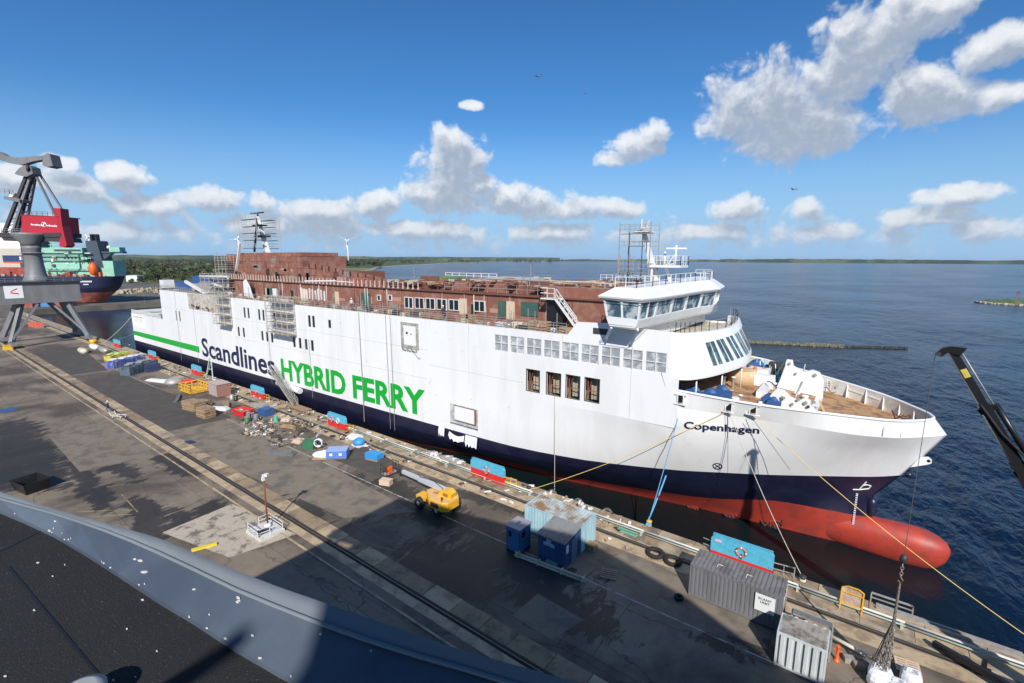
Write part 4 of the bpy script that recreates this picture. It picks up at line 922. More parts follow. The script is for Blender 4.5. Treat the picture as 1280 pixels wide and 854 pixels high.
# roof: fascia overhang, sloping to a flat top
def outset(P, d, dz=0):
    c = Vector((-17.5, YC, 0)); return [Vector((p.x+(d if p.x > -18 else -d), p.y+(d if p.y > 60 else -d if p.y < 46 else 0), p.z+dz)) for p in P]
e0 = outset(ev, .28); e1 = outset(ev, .34, .16)
rt = []
for i, p in enumerate(ev):
    x = p.x-.95 if p.x > -18 else p.x+.6; y = p.y+1.2 if p.y < 46 and i in (0, 9) else (p.y-1.2 if i in (7, 8) else p.y+(.8 if i == 1 else 0)); rt.append(Vector((x, y, 21.55+.25*(p.y-41)/24)))
mb = MB(); mb.loft([ev, e0, e1, rt], close=True); k_ = mb.pts(rt); mb.addf(tuple(k_+i for i in range(len(rt)))); mb.build('bridge_roof', WHITE, ferry)
mb = MB(); mb.path([p+Vector((0, -.03 if p.y < 46 else 0, -.12)) for p in e0], .07, 6, close=True); mb.path([p+Vector((.02, 0, -.75)) for p in outset(wl_, .22, .7)], .06, 5, close=True); mb.path([p for p in outset(wl_, .22, .18)], .06, 5, close=True); mb.build('grab_rail', GALV, ferry)
railing([rt[9], rt[0]]+[p for p in rt[1:8]]+[rt[8]], .95, 1.3, .06, 2).build('roof_railing', WRAIL, ferry)
mb = MB(); mb.bar((-16.2, 39.9, 18.0), (-17.6, 41.95, 16.2), .16, .3); mb.bar((-18.7, 39.9, 18.0), (-20.2, 41.95, 16.4), .16, .3); mb.build('wing_support', WHITE, ferry)
mb = MB(); mb.box(-19.0, -16.9, 42.35, 63.6, 16.4, 17.88); mb.build('bridge_base', WHITE, ferry)
mb = MB(); mb.box(-20.3, -19.5, 43.5, 60, 16.4, 20.4); mb.build('bridge_back_trunk', WHITE, ferry)
# foremast with radar platform
mz = 22.0
mb = MB(); mb.bar((-19.6, YC, mz-.3), (-21.3, YC, 27.0), .75, .6, .6); mast = mb.build('foremast', WRAIL, ferry)
mb = MB(); mb.box(-22.3, -20.3, YC-1.0, YC+1.0, 27.0, 27.12); mb.bar((-21.3, YC-1.2, 27.5), (-21.3, YC+1.2, 27.5), .25); mb.bar((-21.6, YC, 27.1), (-21.6, YC, 28.5), .12); mb.bar((-20.9, YC-.6, 27.1), (-20.5, YC-.7, 28.3), .1); mb.bar((-21.9, YC+.6, 27.1), (-22.0, YC+.7, 28.0), .14); mb.build('masthead_lamps', WRAIL, mast)
mb = MB(); mb.box(-20.2, -16.6, YC-1.3, YC+1.3, 23.2, 23.45); mb.bar((-19.8, YC-1, 21.7), (-19.8, YC-1, 23.2), .2); mb.bar((-18.0, YC, 21.7), (-18.6, YC, 23.2), .3); pf = mb.build('radar_platform', WRAIL, ferry)
railing([(-20.2, YC-1.3, 23.45), (-16.6, YC-1.3, 23.45), (-16.6, YC+1.3, 23.45), (-20.2, YC+1.3, 23.45)], 1.0, .8, .06, 2).build('platform_railing', WRAIL, pf)
mb = MB(); mb.bar((-17.6, YC, 23.45), (-17.6, YC, 25.6), .22, n=8); mb.bar((-17.6, YC, 23.6), (-18.6, YC, 23.5), .1); mb.bar((-18.4, YC, 23.5), (-17.7, YC, 24.6), .1); o = mb.build('radar_post', WRAIL, pf)
mb = MB(); mb.bar((-17.6-.9, YC-.7, 25.25), (-17.6+.9, YC+.7, 25.25), .14); mb.build('radar_scanner', WRAIL, o)
mb = MB(); mb.lathe((-18.9, YC+.3, 23.45), [(.16, 0), (.16, 1.3), (.05, 1.5)], 8); mb.build('satellite_stub', WRAIL, pf)

# red-brown primer decks -----------------------------------------------------
mb = MB(); mb.box(-138.4, -20.5, 42.35, 63.7, DK-.35, DK-.15); mb.build('upper_deck', mat('cluttered_deck_brown', (.26, .19, .13), .85, var=.3, sc=1, c2=(.40, .36, .30), amt=.6, dsc=1.1), ferry)
mb = MB(); mb.box(-138.4, -24.5, 42.0, 42.34, DK, DK+.06); mb.build('deck_edge', WRAIL, ferry)
mb = MB(); mb.box(-108.5, -21.5, 45.5, 60.5, DK-.15, 19.75); mb.build('lower_deckhouse', PRIMER, ferry)
mb = MB(); mb.box(-109.0, -22.0, 45.2, 60.8, 19.755, 19.88); mb.build('deckhouse_roof_edge', PRIMER2, ferry)
mb = MB(); P = [(-112.3, 24.9), (-83, 24.4), (-82.2, 23.2), (-76, 22.9), (-71, 22.35), (-66, 21.8), (-61, 21.3), (-58.5, 20.6), (-58.5, 19.76), (-109.1, 19.76), (-109.1, 16.3), (-112.3, 16.3)]
mb.slab([(-112.3, 47, 16.3), (-109.1, 47, 16.3), (-109.1, 47, 19.9), (-83.0, 47, 19.9), (-83.0, 47, 24.4), (-112.3, 47, 24.9)], (0, 9.5, 0)); mb.build('funnel_casing', PRIMER, ferry)
mb = MB(); mb.slab([(-82.95, 47, 19.9), (-58.5, 47, 19.9), (-58.5, 47, 20.6), (-61, 47, 21.3), (-66, 47, 21.8), (-71, 47, 22.35), (-76, 47, 22.9), (-82.2, 47, 23.2), (-82.95, 47, 24.3)], (0, .25, 0)); mb.build('sloping_side_plate', PRIMER, ferry)
mb = MB(); mb.box(-82.9, -72, 49, 57, 19.9, 21.8); mb.build('casing_block', PRIMER2, ferry)
mb = MB(); mb.box(-108, -84, 47.8, 55.5, 24.5, 25.15); mb.build('funnel_casing_top', PRIMER, ferry)
# plate joints and stiffeners on the primer walls
mb = MB()
for x in range(-106, -22, 4): mb.box(x, x+.06, 45.44, 45.5, DK, 19.7)
for x in range(-108, -60, 3):
    zt = interp([(-112.3, 24.9), (-83, 24.4), (-82.2, 23.2), (-76, 22.9), (-71, 22.35), (-66, 21.8), (-61, 21.3), (-58.5, 20.6)], x)[0]
    mb.box(x, x+.06, 46.94, 47.0, 19.9, zt-.05)
for z in (21.1, 22.3, 23.4): mb.box(-109, -76 if z > 22 else -62, 46.95, 47.0, z, z+.05)
mb.build('plate_stiffener', PRIMER2, ferry, kind='stuff')
mb = MB()
for x in range(-80, -59, 2):
    zt = interp([(-83, 23.3), (-76, 22.9), (-71, 22.35), (-66, 21.8), (-61, 21.3), (-58.5, 20.6)], x)[0]
    mb.box(x, x+.12, 46.8, 47.0, zt-.75, zt)
mb.box(-95.5, -94.3, 46.93, 47.0, 19.9, 22.1); mb.build('casing_rib', mat('nearly_black_primer', (.05, .025, .02), .8), ferry)
# windows and doors of the deckhouse: read along the wall from its aft end
def wallwin(px0, px1, y0, y1, m_, name, fr=WRAIL, n=2):
    a = ony(px0, y0, 45.5); b = ony(px1, y1, 45.5); x0, x1, z1, z0 = a.x, b.x, a.z, b.z
    z0 = max(z0, 16.4)
    f = MB(); d = .09; f.box(x0, x1, 45.36, 45.5, z1-d, z1); f.box(x0, x1, 45.36, 45.5, z0, z0+d)
    for k in range(n+1): xx = x0+(x1-x0-d)*k/n; f.box(xx, xx+d, 45.36, 45.5, z0+d, z1-d)
    o = f.build(name, fr, ferry)
    for k in range(n): xx = x0+(x1-x0-d)*k/n; g = MB(); g.box(xx+d, x0+(x1-x0-d)*(k+1)/n, 45.42, 45.46, z0+d, z1-d); g.build('pane', m_, o)
for (x0, x1, n) in ((506, 517, 2), (519, 531, 2), (532.5, 544.5, 2), (546.5, 559, 2), (561.5, 574.5, 2), (593, 607, 2)):
    yt = 371+(x0-506)*.052; wallwin(x0, x1, yt, yt+15, GLASS, 'deckhouse_window')
for x0 in (472, 486): wallwin(x0, x0+4.5, 368.5, 376, GLASS, 'small_window', n=1)
for (x0, x1, y0, y1, m_) in ((332, 338, 360.5, 372, PLY), (376, 385, 361, 376, PLY), (419, 424.5, 364.5, 382, PLY), (574.8, 584, 373, 394, PLY), (633.6, 643.5, 376.5, 400, PLY), (683, 692, 378, 402, PLY), (334, 342, 359.5, 372, GREENT), (341, 347, 360.5, 371, WRAIL), (452, 464, 366, 383, GREENT), (623, 633.2, 376, 398, GREENT), (652, 673, 377, 396, GREENT), (694, 712, 379, 402, GREENT)):
    a = ony(x0, y0, 45.5); b = ony(x1, y1, 45.5); mb = MB(); mb.box(a.x, b.x, 45.38, 45.495, max(b.z, 16.3), a.z); mb.build('plywood_board' if m_ is PLY else 'tarpaulin_cover' if m_ is GREENT else 'door', m_, ferry)
mb = MB()
for k in range(9): x = -80.5+k*.55*1.6; mb.box(x, x+.25, 45.33, 45.48, 17.0+(k % 2)*.2, 19.0-(k % 3)*.15)
mb.build('white_brackets', WRAIL, ferry)
# upper structure towards the bridge
for (x0, x1, y0, y1, z0, z1, m_) in ((-57, -46, 48, 58, 19.88, 20.6, PRIMER2), (-46, -34, 47.5, 58, 19.88, 21.2, PRIMER), (-34, -30, 47.5, 58, 19.88, 20.5, PRIMER2), (-33, -27.2, 50, 58, 20.5, 21.0, PRIMER2), (-30, -21.6, 46.0, 59, 19.88, 21.0, PRIMER), (-24.5, -21.4, 45.55, 59, 16.4, 19.7, PRIMER), (-56, -52, 51, 53, 20.6, 21.4, PRIMER2)):
    mb = MB(); mb.box(x0, x1, y0, y1, z0, z1-.02*(x0 % 2)); mb.build('deckhouse_block', m_, ferry)
mb = MB(); mb.box(-44.5, -37.5, 49, 57.5, 21.2, 21.45); mb.build('skylight_cover', mat('grey_cover', (.5, .5, .48), .6), ferry)
mb = MB()
for k in range(16): x = -46+k*1.5; mb.bar((x, 46.2, 19.9), (x, 46.2, 20.9), .05)
for z in (20.4, 20.9): mb.bar((-46, 46.2, z), (-22, 46.2, z+.15), .05)
mb.build('guard_rail', GALV, ferry)
railing([(-57.5, 58, 20.6), (-46.5, 58, 20.6)], 1.2, 1.5, .09, 3).build('white_guard_rail', WRAIL, ferry)
railing([(-30, 60, 21.0), (-22, 60, 21.0)], 1.0, .9, .06, 3).build('white_guard_rail', WRAIL, ferry)
mb = MB(); mb.box(-50.8, -47.3, 50, 52, 20.6, 21.6); mb.build('green_container', mat('site_green', (.12, .26, .08), .6, var=.2), ferry)
mb = MB(); mb.box(-47.2, -45.0, 50, 52, 20.6, 21.3); mb.build('dark_green_container', mat('site_dark_green', (.05, .13, .06), .6, var=.2), ferry)
mb = MB(); mb.lathe((-31.5, 47.5, 20.4), [(.55, 0), (.55, .5), (.4, .6)], 14, 'Y'); mb.build('ventilator_cowl', PRIMER, ferry)
for x, h_ in ((-23.6, 4.0), (-23.2, 3.6), (-22.4, 4.2), (-22.0, 3.9), (-36, 2.8), (-58.5, 2.2)):
    mb = MB(); mb.bar((x, 52, 20.5), (x, 52, 20.5+h_), .07); mb.build('standing_pole', GALV, ferry)
# posts along the roof edge of the lower house, white stools
for k in range(56): x = -108+k*1.05; mb = MB(); mb.bar((x, 45.35, 19.88), (x, 45.35, 20.85), .11); mb.box(x-.12, x+.12, 45.25, 45.45, 19.88, 20.05); mb.build('roof_edge_post', mat('pale_primer_post', (.58, .50, .42), .7, var=.2), ferry)
mb = MB(); mb.bar((-79, 45.4, 20.2), (-70, 45.4, 20.5), .22); mb.bar((-70, 45.4, 20.45), (-65, 45.4, 20.4), .12); mb.build('lagged_pipe', TARP, ferry)
mb = MB()
for x in (-65, -63.4, -61.8): mb.bar((x, 45.6, 19.9), (x, 45.6, 21.1), .1)
for z in (20.4, 21.1): mb.bar((-65, 45.6, z), (-61.8, 45.6, z), .1)
mb.build('red_trestle', mat('pink_red', (.55, .16, .14), .6), ferry)
rnd = random.Random(91); PT = [mat('orange_primer', (.36, .15, .08), .75, var=.2), mat('dark_primer_patch', (.13, .055, .042), .8, var=.2), mat('pink_primer', (.42, .24, .19), .75, var=.2), mat('grey_primer', (.25, .22, .20), .75, var=.2)]
for k in range(46):
    up_ = k % 2; x = rnd.uniform(-106, -24) if not up_ else rnd.uniform(-110, -66); y = 45.5 if not up_ else 47.0; z = rnd.uniform(16.6, 18.6) if not up_ else rnd.uniform(20, 21.2 if x > -80 else 23.2)
    mb = MB(); mb.box(x, x+rnd.uniform(.5, 2.6), y-.025-.003*(k % 5), y, z, z+rnd.uniform(.3, 1.1)); mb.build('primer_patch', rnd.choice(PT), ferry)
for k in range(12):
    x = rnd.uniform(-106, -30) if k < 5 else rnd.uniform(-110, -70); y = 45.5 if k < 5 else 47.0; z = 16.5 if k < 5 else 20.2
    mb = MB(); mb.box(x, x+.8, y-.06, y+.0, z, z+1.9 if k < 5 else z+rnd.uniform(.6, 1.4)); mb.build('painted_opening', mat('painted_opening_dark', (.02, .016, .014), .9), ferry)  # raised near-black panels, their colour standing for shade inside openings
for k in range(22):
    x = rnd.uniform(-108, -26); mb = MB(); mb.bar((x, 45.38, 16.4), (x, 45.38, 19.7), .09, n=6); mb.build('wall_pipe', rnd.choice([PRIMER2, GALV, WRAIL]), ferry)
rnd = random.Random(55); mb = MB()
for k in range(260):
    x = rnd.uniform(-58, -22.5); mb.k = rnd.randrange(5); mb.cbox((x, rnd.uniform(46, 58), (21.1 if -46 < x < -34 or x > -30 else 20.55)+rnd.uniform(0, .3)), rnd.uniform(.15, 1.8), rnd.uniform(.1, .6), rnd.uniform(.05, .5), rnd.choice([0, .1, 1.5, rnd.random()*3]))
mb.build('roof_clutter', [PRIMER, GALV, PRIMER2, WOOD, CREAM], ferry, kind='stuff')
for (x0, x1, y, z) in ((-58, -34, 46.6, 20.35), (-46, -23, 47.2, 21.5), (-57, -40, 49, 20.9), (-34, -22, 48.4, 21.35)):
    mb = MB(); mb.bar((x0, y, z), (x1, y, z+.1), .14, n=6)
    for k in range(8): xx = x0+(x1-x0)*k/7; mb.bar((xx, y, z-.6), (xx, y, z), .08)
    mb.build('pipe_run', rnd.choice([PRIMER2, GALV]), ferry)
for k in range(34):
    x = rnd.uniform(-104, -24); mb = MB(); mb.bar((x, 42.25, DK), (x, 42.25, DK+rnd.uniform(1.6, 2.6)), .06); mb.build('temporary_pole', GALV, ferry)
# side railing along the open deck
railing([(-138.3, 42.15, DK+.06), (-118, 42.15, DK+.06)], 1.1, 1.3, .06, 4).build('side_railing', GALV, ferry)
railing([(-105, 42.15, DK+.06), (-24.7, 42.15, DK+.06)], 1.1, 1.55, .055, 4).build('side_railing', GALV, ferry)
railing([(-138.3, 42.3, DK+.06), (-138.3, 63.5, DK+.06)], 1.1, 1.5, .06, 3).build('side_railing', GALV, ferry)
railing([(-109, 63.5, DK+.06), (-25, 63.5, DK+.06)], 1.1, 1.6, .055, 3).build('side_railing', GALV, ferry)
mb = MB(); mb.box(-161.9, -161.7, 42.3, 63.5, 9.25, 9.9)
railing([(-161.9, 42.15, 9.25), (-140.5, 42.15, 9.25)], .9, .9, .12, 2, mb).build('stern_railing', WRAIL, ferry)
# deck clutter between railing and house: crates, pallets, coils, sheets
rnd = random.Random(21); kinds = [WOOD, PLY, TARP, GALV, PRIMER, CREAM, DSTEEL, mat('rag_brown', (.3, .2, .12), .9), mat('pale_insulation', (.6, .55, .42), .9)]
x = -104.0
while x < -25:
    s_ = rnd.uniform(.5, 1.5); m_ = rnd.choice(kinds); y = rnd.uniform(42.8, 44.6); mb = MB(); hh = rnd.uniform(.25, .8)
    if rnd.random() < .3: mb.lathe((x, y, DK-.15), [(.35, 0), (.35, hh), (.2, hh+.1)], 10); nm = 'drum'
    elif rnd.random() < .4:
        for k in range(4): mb.cbox((x, y, DK+.0+k*.14), s_, .8, .1, rnd.uniform(-.3, .3))
        nm = 'stacked_sheets'
    else: mb.cbox((x, y, DK-.15+hh/2), s_, .8, hh, rnd.uniform(-.6, .6)); nm = 'crate'
    mb.build(nm, m_, ferry); x += s_*rnd.uniform(.7, 1.4)
for (px, py) in ((583, 390), (588, 392), (680, 405), (668, 404)):
    p = ony(px, py, 43.3)
    for k in range(4): mb = MB(); mb.box(p.x-.5, p.x+.5, 43, 44, DK-.1+k*.3, DK+.08+k*.3); mb.build('pallet', WOOD, ferry)
mb = MB(); mb.lathe((-29.6, 43.6, DK+.25), [(.02, -1.4), (.45, -1.3), (.5, -.2), (.5, .9), (.1, 1.3)], 12, 'X'); mb.build('covered_roll', mat('tan_cover', (.55, .36, .2), .8, var=.2), ferry)
# access stairs painted white
A_ = Vector((-29.0, 44.3, 19.85)); 
mb = MB(); mb.box(-29.0, -27.0, 43.7, 45.2, 19.75, 19.88); st = mb.build('stair_landing', WRAIL, ferry)
railing([(-27.2, 43.7, 19.88), (-29.0, 43.7, 19.88), (-29.0, 45.1, 19.88)], 1.1, 1.0, .07, 2).build('landing_railing', WRAIL, st)
for y in (43.7, 44.7):
    mb = MB(); mb.bar((-27.0, y, 19.8), (-24.4, y, 16.9), .09, .26); mb.build('stair_stringer', WRAIL, ferry)
for y in (43.7,):
    mb = MB()
    for k in range(6): t = k/5; x, z = -27+2.6*t, 19.85-2.9*t; mb.bar((x, y, z), (x, y, z+1.1), .06)
    for dz in (.55, 1.1): mb.bar((-27, y, 19.85+dz), (-24.4, y, 16.95+dz), .06)
    mb.build('stair_handrail', WRAIL, ferry)
for k in range(12):
    t = (k+.5)/12; mb = MB(); mb.box(-27+2.6*t-.13, -27+2.6*t+.13, 43.74, 44.66, 19.8-2.9*t-.02, 19.8-2.9*t+.02); mb.build('stair_tread', mat('tread_dark', (.22, .21, .2), .7), ferry)
mb = MB(); mb.box(-28.6, -26.6, 44.5, 45.4, 16.4, 19.7); mb.build('painted_recess_shade', BLACK, ferry)  # solid black block, its colour standing in for a shaded recess
# after deck: boats, drums, covers and a slanting white davit
for (px0, px1, y0, y1, m_, nm, yy) in ((240, 270, 345, 358, BLUE, 'blue_site_cabin', 52), (219, 234, 352, 358, BLUE, 'blue_cover', 46), (199, 205, 350, 362, WRAIL, 'white_locker', 46)):
    a = ony(px0, y0, yy); b = ony(px1, y1, yy); mb = MB(); mb.box(a.x, b.x, yy, yy+2.5, DK-.1, a.z); mb.build(nm, m_, ferry)
mb = MB(); mb.box(-138, -118, 47, 60, DK-.1, 18.0); mb.build('after_house', mat('grey_undercoat', (.33, .32, .30), .7, var=.2, sc=.5), ferry)
for (p, q_, w_) in (((232, 352), (262, 370), .55), ((262, 350), (290, 368), .5), ((250, 345), (285, 346), .35), ((255, 372), (275, 350), .25), ((285, 345), (285, 375), .3)):
    a, b = ony(p[0], p[1], 44.5), ony(q_[0], q_[1], 44.5); mb = MB(); mb.bar(a, b, w_); mb.build('rescue_davit', WRAIL, ferry)
mb = MB(); mb.slab([(-99, 44.0, 16.3), (-95.6, 44.0, 16.3), (-96.6, 44.0, 18.6), (-98.0, 44.0, 20.0), (-99.0, 44.0, 19.6)], (0, .2, 0)); mb.build('ladder_screen', TARP, ferry)
mb = MB(); mb.box(-121.5, -106.3, YS-.02, YS+.4, 12.95, DK+.02); mb.build('mooring_port', mat('dim_port', (.40, .36, .30), .8, var=.4, sc=.8, c2=(.62, .60, .55), amt=.8, dsc=1.2), ferry)
rnd = random.Random(4)
for k in range(26):
    x = rnd.uniform(-120, -107); z = rnd.uniform(13.2, 14.3); mb = MB(); mb.cbox((x, YS-.05, z), rnd.uniform(.4, 1.1), .12, rnd.uniform(.2, .7)); mb.build('stowed_gear', rnd.choice([CREAM, GALV, WOOD, PRIMER, DSTEEL]), ferry)
# name board on the stern quarter: row of small vertical marks
for k in range(7):
    x = -160.5+k*1.05; mb = MB(); mb.box(x, x+.28, YS-.03, YS, 6.9, 8.6); mb.box(x, x+.8, YS-.03, YS, 8.4, 8.6); mb.build('covered_letter', mat('masked_letter', (.42, .40, .36), .7), ferry)
# aft mast
mb = MB(); mb.bar((-106.3, YC, 24.6), (-108.3, YC, 30.0), 1.0, .9, .7); mb.bar((-108.3, YC, 30.0), (-110, YC, 34.0), .6, .5, .5); mb.k = 1; mb.bar((-112.4, YC, 25.5), (-109.5, YC, 33.5), .35); am = mb.build('aft_mast', [WRAIL, DSTEEL], ferry)
mb = MB(); mb.bar((-107.9, 46.8, 21.5), (-105.0, 46.8, 27.2), .4, .35); mb.build('mast_strut', WRAIL, ferry)
mb = MB(); mb.box(-112.5, -107, YC-.2, YC+.2, 33.7, 33.95); mb.box(-110.5, -107.5, YC-1, YC+1, 31.0, 31.3); mb.box(-110, -106.5, YC-1.0, YC+1.0, 28.6, 29.0); mb.build('mast_platform', DSTEEL, am)
# casting: removable items on hull: box port cover and opened side door
mb = MB(); x0, x1, z0, z1 = -50.1, -46.7, 12.3, 15.75
for a, b, c, d in ((x0, x1, z0, z0+.4), (x0, x1, z1-.35, z1), (x0, x0+.45, z0+.4, z1-.35), (x1-.45, x1, z0+.4, z1-.35)): mb.box(a, b, YS-.10, YS, c, d)
o = mb.build('service_port', mat('unpainted_frame', (.30, .29, .24), .7, var=.35, sc=2, c2=(.55, .53, .48), amt=.6, dsc=2), ferry)
mb = MB(); mb.box(x0+.5, x1-.5, YS-.06, YS, z0+.45, z1-.4); mb.build('port_cover', WHITE, o)
mb = MB(); mb.box(x0+1.0, x0+1.35, YS-.09, YS-.05, z0+1.9, z0+2.2); mb.box(x0+1.9, x0+2.1, YS-.09, YS-.05, z0+1.9, z0+2.05); mb.build('cover_handle', DSTEEL, o)
mb = MB()
for k in range(10): mb.bar((x0+.2+k*.3, YS-.15, z0-.25*(k % 3)*.5), (x0+.4+k*.3, YS-.15, z0-.35), .07)
mb.path([(x0+2.2, YS-.1, z0-.3), (x0+2.9, YS-.1, z0-.8), (x0+3.4, YS-.1, z0-1.2), (x0+3.7, YS-.1, z0-1.0)], .05); mb.build('loose_cables', DSTEEL, o)
mb = MB(); mb.box(-41.2, -36.6, YS-.08, YS-.01, 3.5, 6.15); o = mb.build('pilot_door_surround', mat('grey_surround', (.38, .39, .39), .6, var=.3, sc=2, c2=(.65, .66, .66), amt=.8, dsc=1.5), ferry)
mb = MB(); mb.box(-40.4, -37.1, YS-.12, YS-.082, 4.2, 6.0); mb.build('pilot_door', WHITE, o)
mb = MB(); mb.box(-37.1, -36.8, YS-.16, YS-.082, 4.1, 6.05); mb.box(-40.4, -37.1, YS-.16, YS-.082, 4.05, 4.2); mb.box(-40.4, -37.1, YS-.16, YS-.082, 6.0, 6.08); mb.build('rusty_door_edge', mat('rust_edge', (.22, .12, .07), .8, var=.3, sc=3), o)
mb = MB(); mb.box(-41.2, -36.6, YS-.14, YS-.082, 3.62, 3.68); mb.build('door_sill', BLACK, o)
a_ = _r.copy(); f_ = _h.copy()
# ================================================================== YARD, CRANES, OTHER SHIPS
G4 = mat('crane_grey', (.20, .205, .21), .55, .1, var=.2, sc=.5, c2=(.15, .12, .10), amt=.35, dsc=.6, streak=True)
CRED = mat('crane_red', (.42, .02, .035), .5, var=.12, sc=.5)
CDK = mat('crane_dark', (.06, .05, .055), .6, .2, var=.2)
# ---- luffing portal crane, its legs on both tracks --------------------------
cx, cy = -190.0, 29.0
D0c = 138.0
def cp(px, py, dd=0.0): return ond(px, py, D0c+dd)
crane = thing('portal_crane', (cx, cy, 0), 'big grey portal crane with red machinery house straddling the quay tracks', 'crane')
def leg(x, y0, top):
    mb = MB(); mb.bar((x, y0, 1.2), top, 1.3, 1.6); return mb
for (xx, yy, topx, topy) in ((-183, 20.75, -187, 24.5), (-197, 20.75, -193, 24.5), (-183, 36.62, -186.5, 33.5), (-197, 36.62, -193.5, 33.5)):
    lg = MB(); lg.bar((xx, yy, 1.6), (topx, topy, 12.0), .8, 1.15); o = lg.build('portal_leg', G4, crane)
    b_ = MB(); b_.box(xx-2.4, xx+2.4, yy-.45, yy+.45, .75, 1.7); b_.build('bogie', G4, o)
    b_ = MB()
    for k in (-1.8, -.6, .6, 1.8): b_.lathe((xx+k, yy, .5), [(.45, -.2), (.45, .2)], 12, 'Y')
    b_.build('bogie_wheels', DSTEEL, o, kind='stuff')
for (a, b2) in (((-183, 20.75, 2), (-183, 27, 11.5)), ((-183, 36.62, 2), (-186.5, 30, 12.0)), ((-197, 36.62, 2.0), (-192, 30, 12))):
    mb = MB(); mb.bar(a, b2, .5); mb.build('leg_brace', G4, crane)
mb = MB(); mb.box(-194.5, -185.0, 20.2, 36.6, 11.6, 17.3); mb.build('portal_beam', G4, crane)
mb = MB(); mb.box(-195.2, -184.3, 19.6, 37.2, 17.3, 17.5); o = mb.build('portal_walkway', CDK, crane)
railing([(-184.4, 19.7, 17.5), (-184.4, 37.1, 17.5)], 1.1, 2, .1, 2).build('walkway_railing', G4, o)
mb = MB(); cl_ = Vector((cx, cy, 0))-a_*1.0+f_*.5; mb.lathe(cl_, [(3.3, 17.3), (2.7, 18.2), (2.3, 19.6), (2.05, 22), (1.9, 26.2), (2.05, 26.5), (2.05, 27.3)], 20); mb.build('slewing_column', G4, crane)
mb = MB(); mb.lathe(cl_, [(2.6, 25.2), (2.6, 25.4), (2.0, 25.5)], 20); mb.lathe(cl_, [(2.05, 27.3), (2.2, 28.0), (3.9, 30.2), (3.9, 30.8)], 20); mb.build('slewing_ring', G4, crane)

Qc = lambda px, py, dd=0.0: ond(px, py, D0c) + f_*dd      # a point in the upright plane through the column
def qslab(name, P, th, m_, par=crane, dd=None):
    dd = 0.0 if dd is None else dd
    mb = MB(); mb.slab([Qc(px, py, dd) for px, py in P], f_*th); return mb.build(name, m_, par)
qslab('turntable_deck', [(-22, 291), (-22, 296), (20, 297), (77, 296.5), (77, 291)], 6.4, CDK)
hs = qslab('machinery_house', [(27, 291), (76, 291), (74, 271.5), (27, 269)], 6.0, CRED)
qslab('house_roof', [(26.5, 269.3), (74.6, 271.8), (74.5, 270.6), (26.5, 268)], 6.5, mat('crane_maroon', (.25, .02, .03), .6), hs)
mb = MB()
for k in range(18):
    if 8 <= k <= 9: continue
    x_ = 38.8+k*1.75+(0 if k < 8 else 1.5); y_ = 280.6+k*.12; h_ = .45 if k % 4 else 1.0
    mb.slab([Qc(x_, y_+1.1, -.03), Qc(x_+1.35, y_+1.1, -.03), Qc(x_+1.35, y_-h_, -.03), Qc(x_, y_-h_, -.03)], -f_*.04)
lc = Qc(55.2, 280.8, -.07); mb.path([lc+a_*.62*math.cos(t*.524)+Vector((0, 0, .62*math.sin(t*.524))) for t in range(12)], .2, 4, close=True); mb.bar(lc-a_*.3-Vector((0, 0, .35)), lc+a_*.3+Vector((0, 0, .35)), .28); mb.build('house_lettering', WHITE, hs)
qslab('counterweight', [(67, 260), (75, 260.5), (77.5, 282), (83.5, 307), (80, 309.5), (74, 308), (76, 290), (71, 272)], 2.6, CRED)
mb = MB(); mb.slab([Qc(1, 297, .2), Qc(78, 297, .2), Qc(81, 303, .2), Qc(40, 301, .2), Qc(4, 301, .2)], f_*5.6); mb.build('slewing_frame', CDK, crane)
tp = Qc(30, 214)
for d in (-1.7, 1.7):
    mb = MB(); mb.bar(Qc(4, 291, d+2), Qc(28, 217, d*.4+2), .75, .7); mb.build('tower_leg', CDK, crane)
    mb = MB(); mb.bar(Qc(69, 271, d+2), Qc(38, 216, d*.4+2), .5, .45); mb.build('back_stay', G4, crane)
    mb = MB(); mb.bar(Qc(14, 291, d+2), Qc(33, 217, d*.4+2), .55, .5); mb.build('tower_leg', G4, crane)
for k in range(9):
    t = k/9; p = Qc(4, 291, 2).lerp(Qc(28, 217, 2), t); q_ = Qc(14, 291, 2).lerp(Qc(33, 217, 2), t+.06); mb = MB(); mb.bar(p-f_*1.4*(1-t*.6), q_-f_*1.4*(1-t*.6), .2); mb.bar(p+f_*1.4*(1-t*.6), q_+f_*1.4*(1-t*.6), .2); mb.build('tower_rung', G4, crane)
pl_ = qslab('tower_platform', [(4, 249), (24, 253), (25, 249.5), (18, 247), (5, 245)], 3.6, G4)
railing([Qc(0, 241, 0), Qc(12, 242.5, 0), Qc(17, 243.5, 0)], 1.1, 1.2, .12, 2).build('platform_railing', G4, pl_)
mb = MB(); mb.bar(Qc(8, 249, 1), Qc(14, 240, 1), .8); mb.build('operator_cab', WHITE, pl_)
qslab('crane_head', [(18, 217), (24, 210), (32, 206), (39, 209), (41, 217), (33, 221), (22, 219)], 2.6, G4)
mb = MB(); c_ = Qc(35, 210.5, -.2); mb.lathe(c_, [(.75, -.2), (.75, .2)], 14, 'Y'); mb.build('head_sheave', DSTEEL, crane)
qslab('luffing_beam', [(-14, 186), (0, 190.6), (8, 195.5), (22, 196.8), (54, 194.5), (54, 199.5), (40, 202), (26, 206.5), (12, 204), (0, 200), (-14, 197)], 1.6, G4)
qslab('balance_weight', [(53, 195), (59, 191.5), (62, 192.5), (66, 207.5), (58, 209), (53, 206.5)], 3.0, G4)
railing([Qc(2, 291, 0), Qc(27, 291, 0)], 1.1, 1.0, .12, 2).build('deck_railing', G4, crane)
railing([Qc(27, 268.5, 0), Qc(66, 270, 0)], 1.0, 1.5, .09, 2).build('roof_railing', CDK, crane)
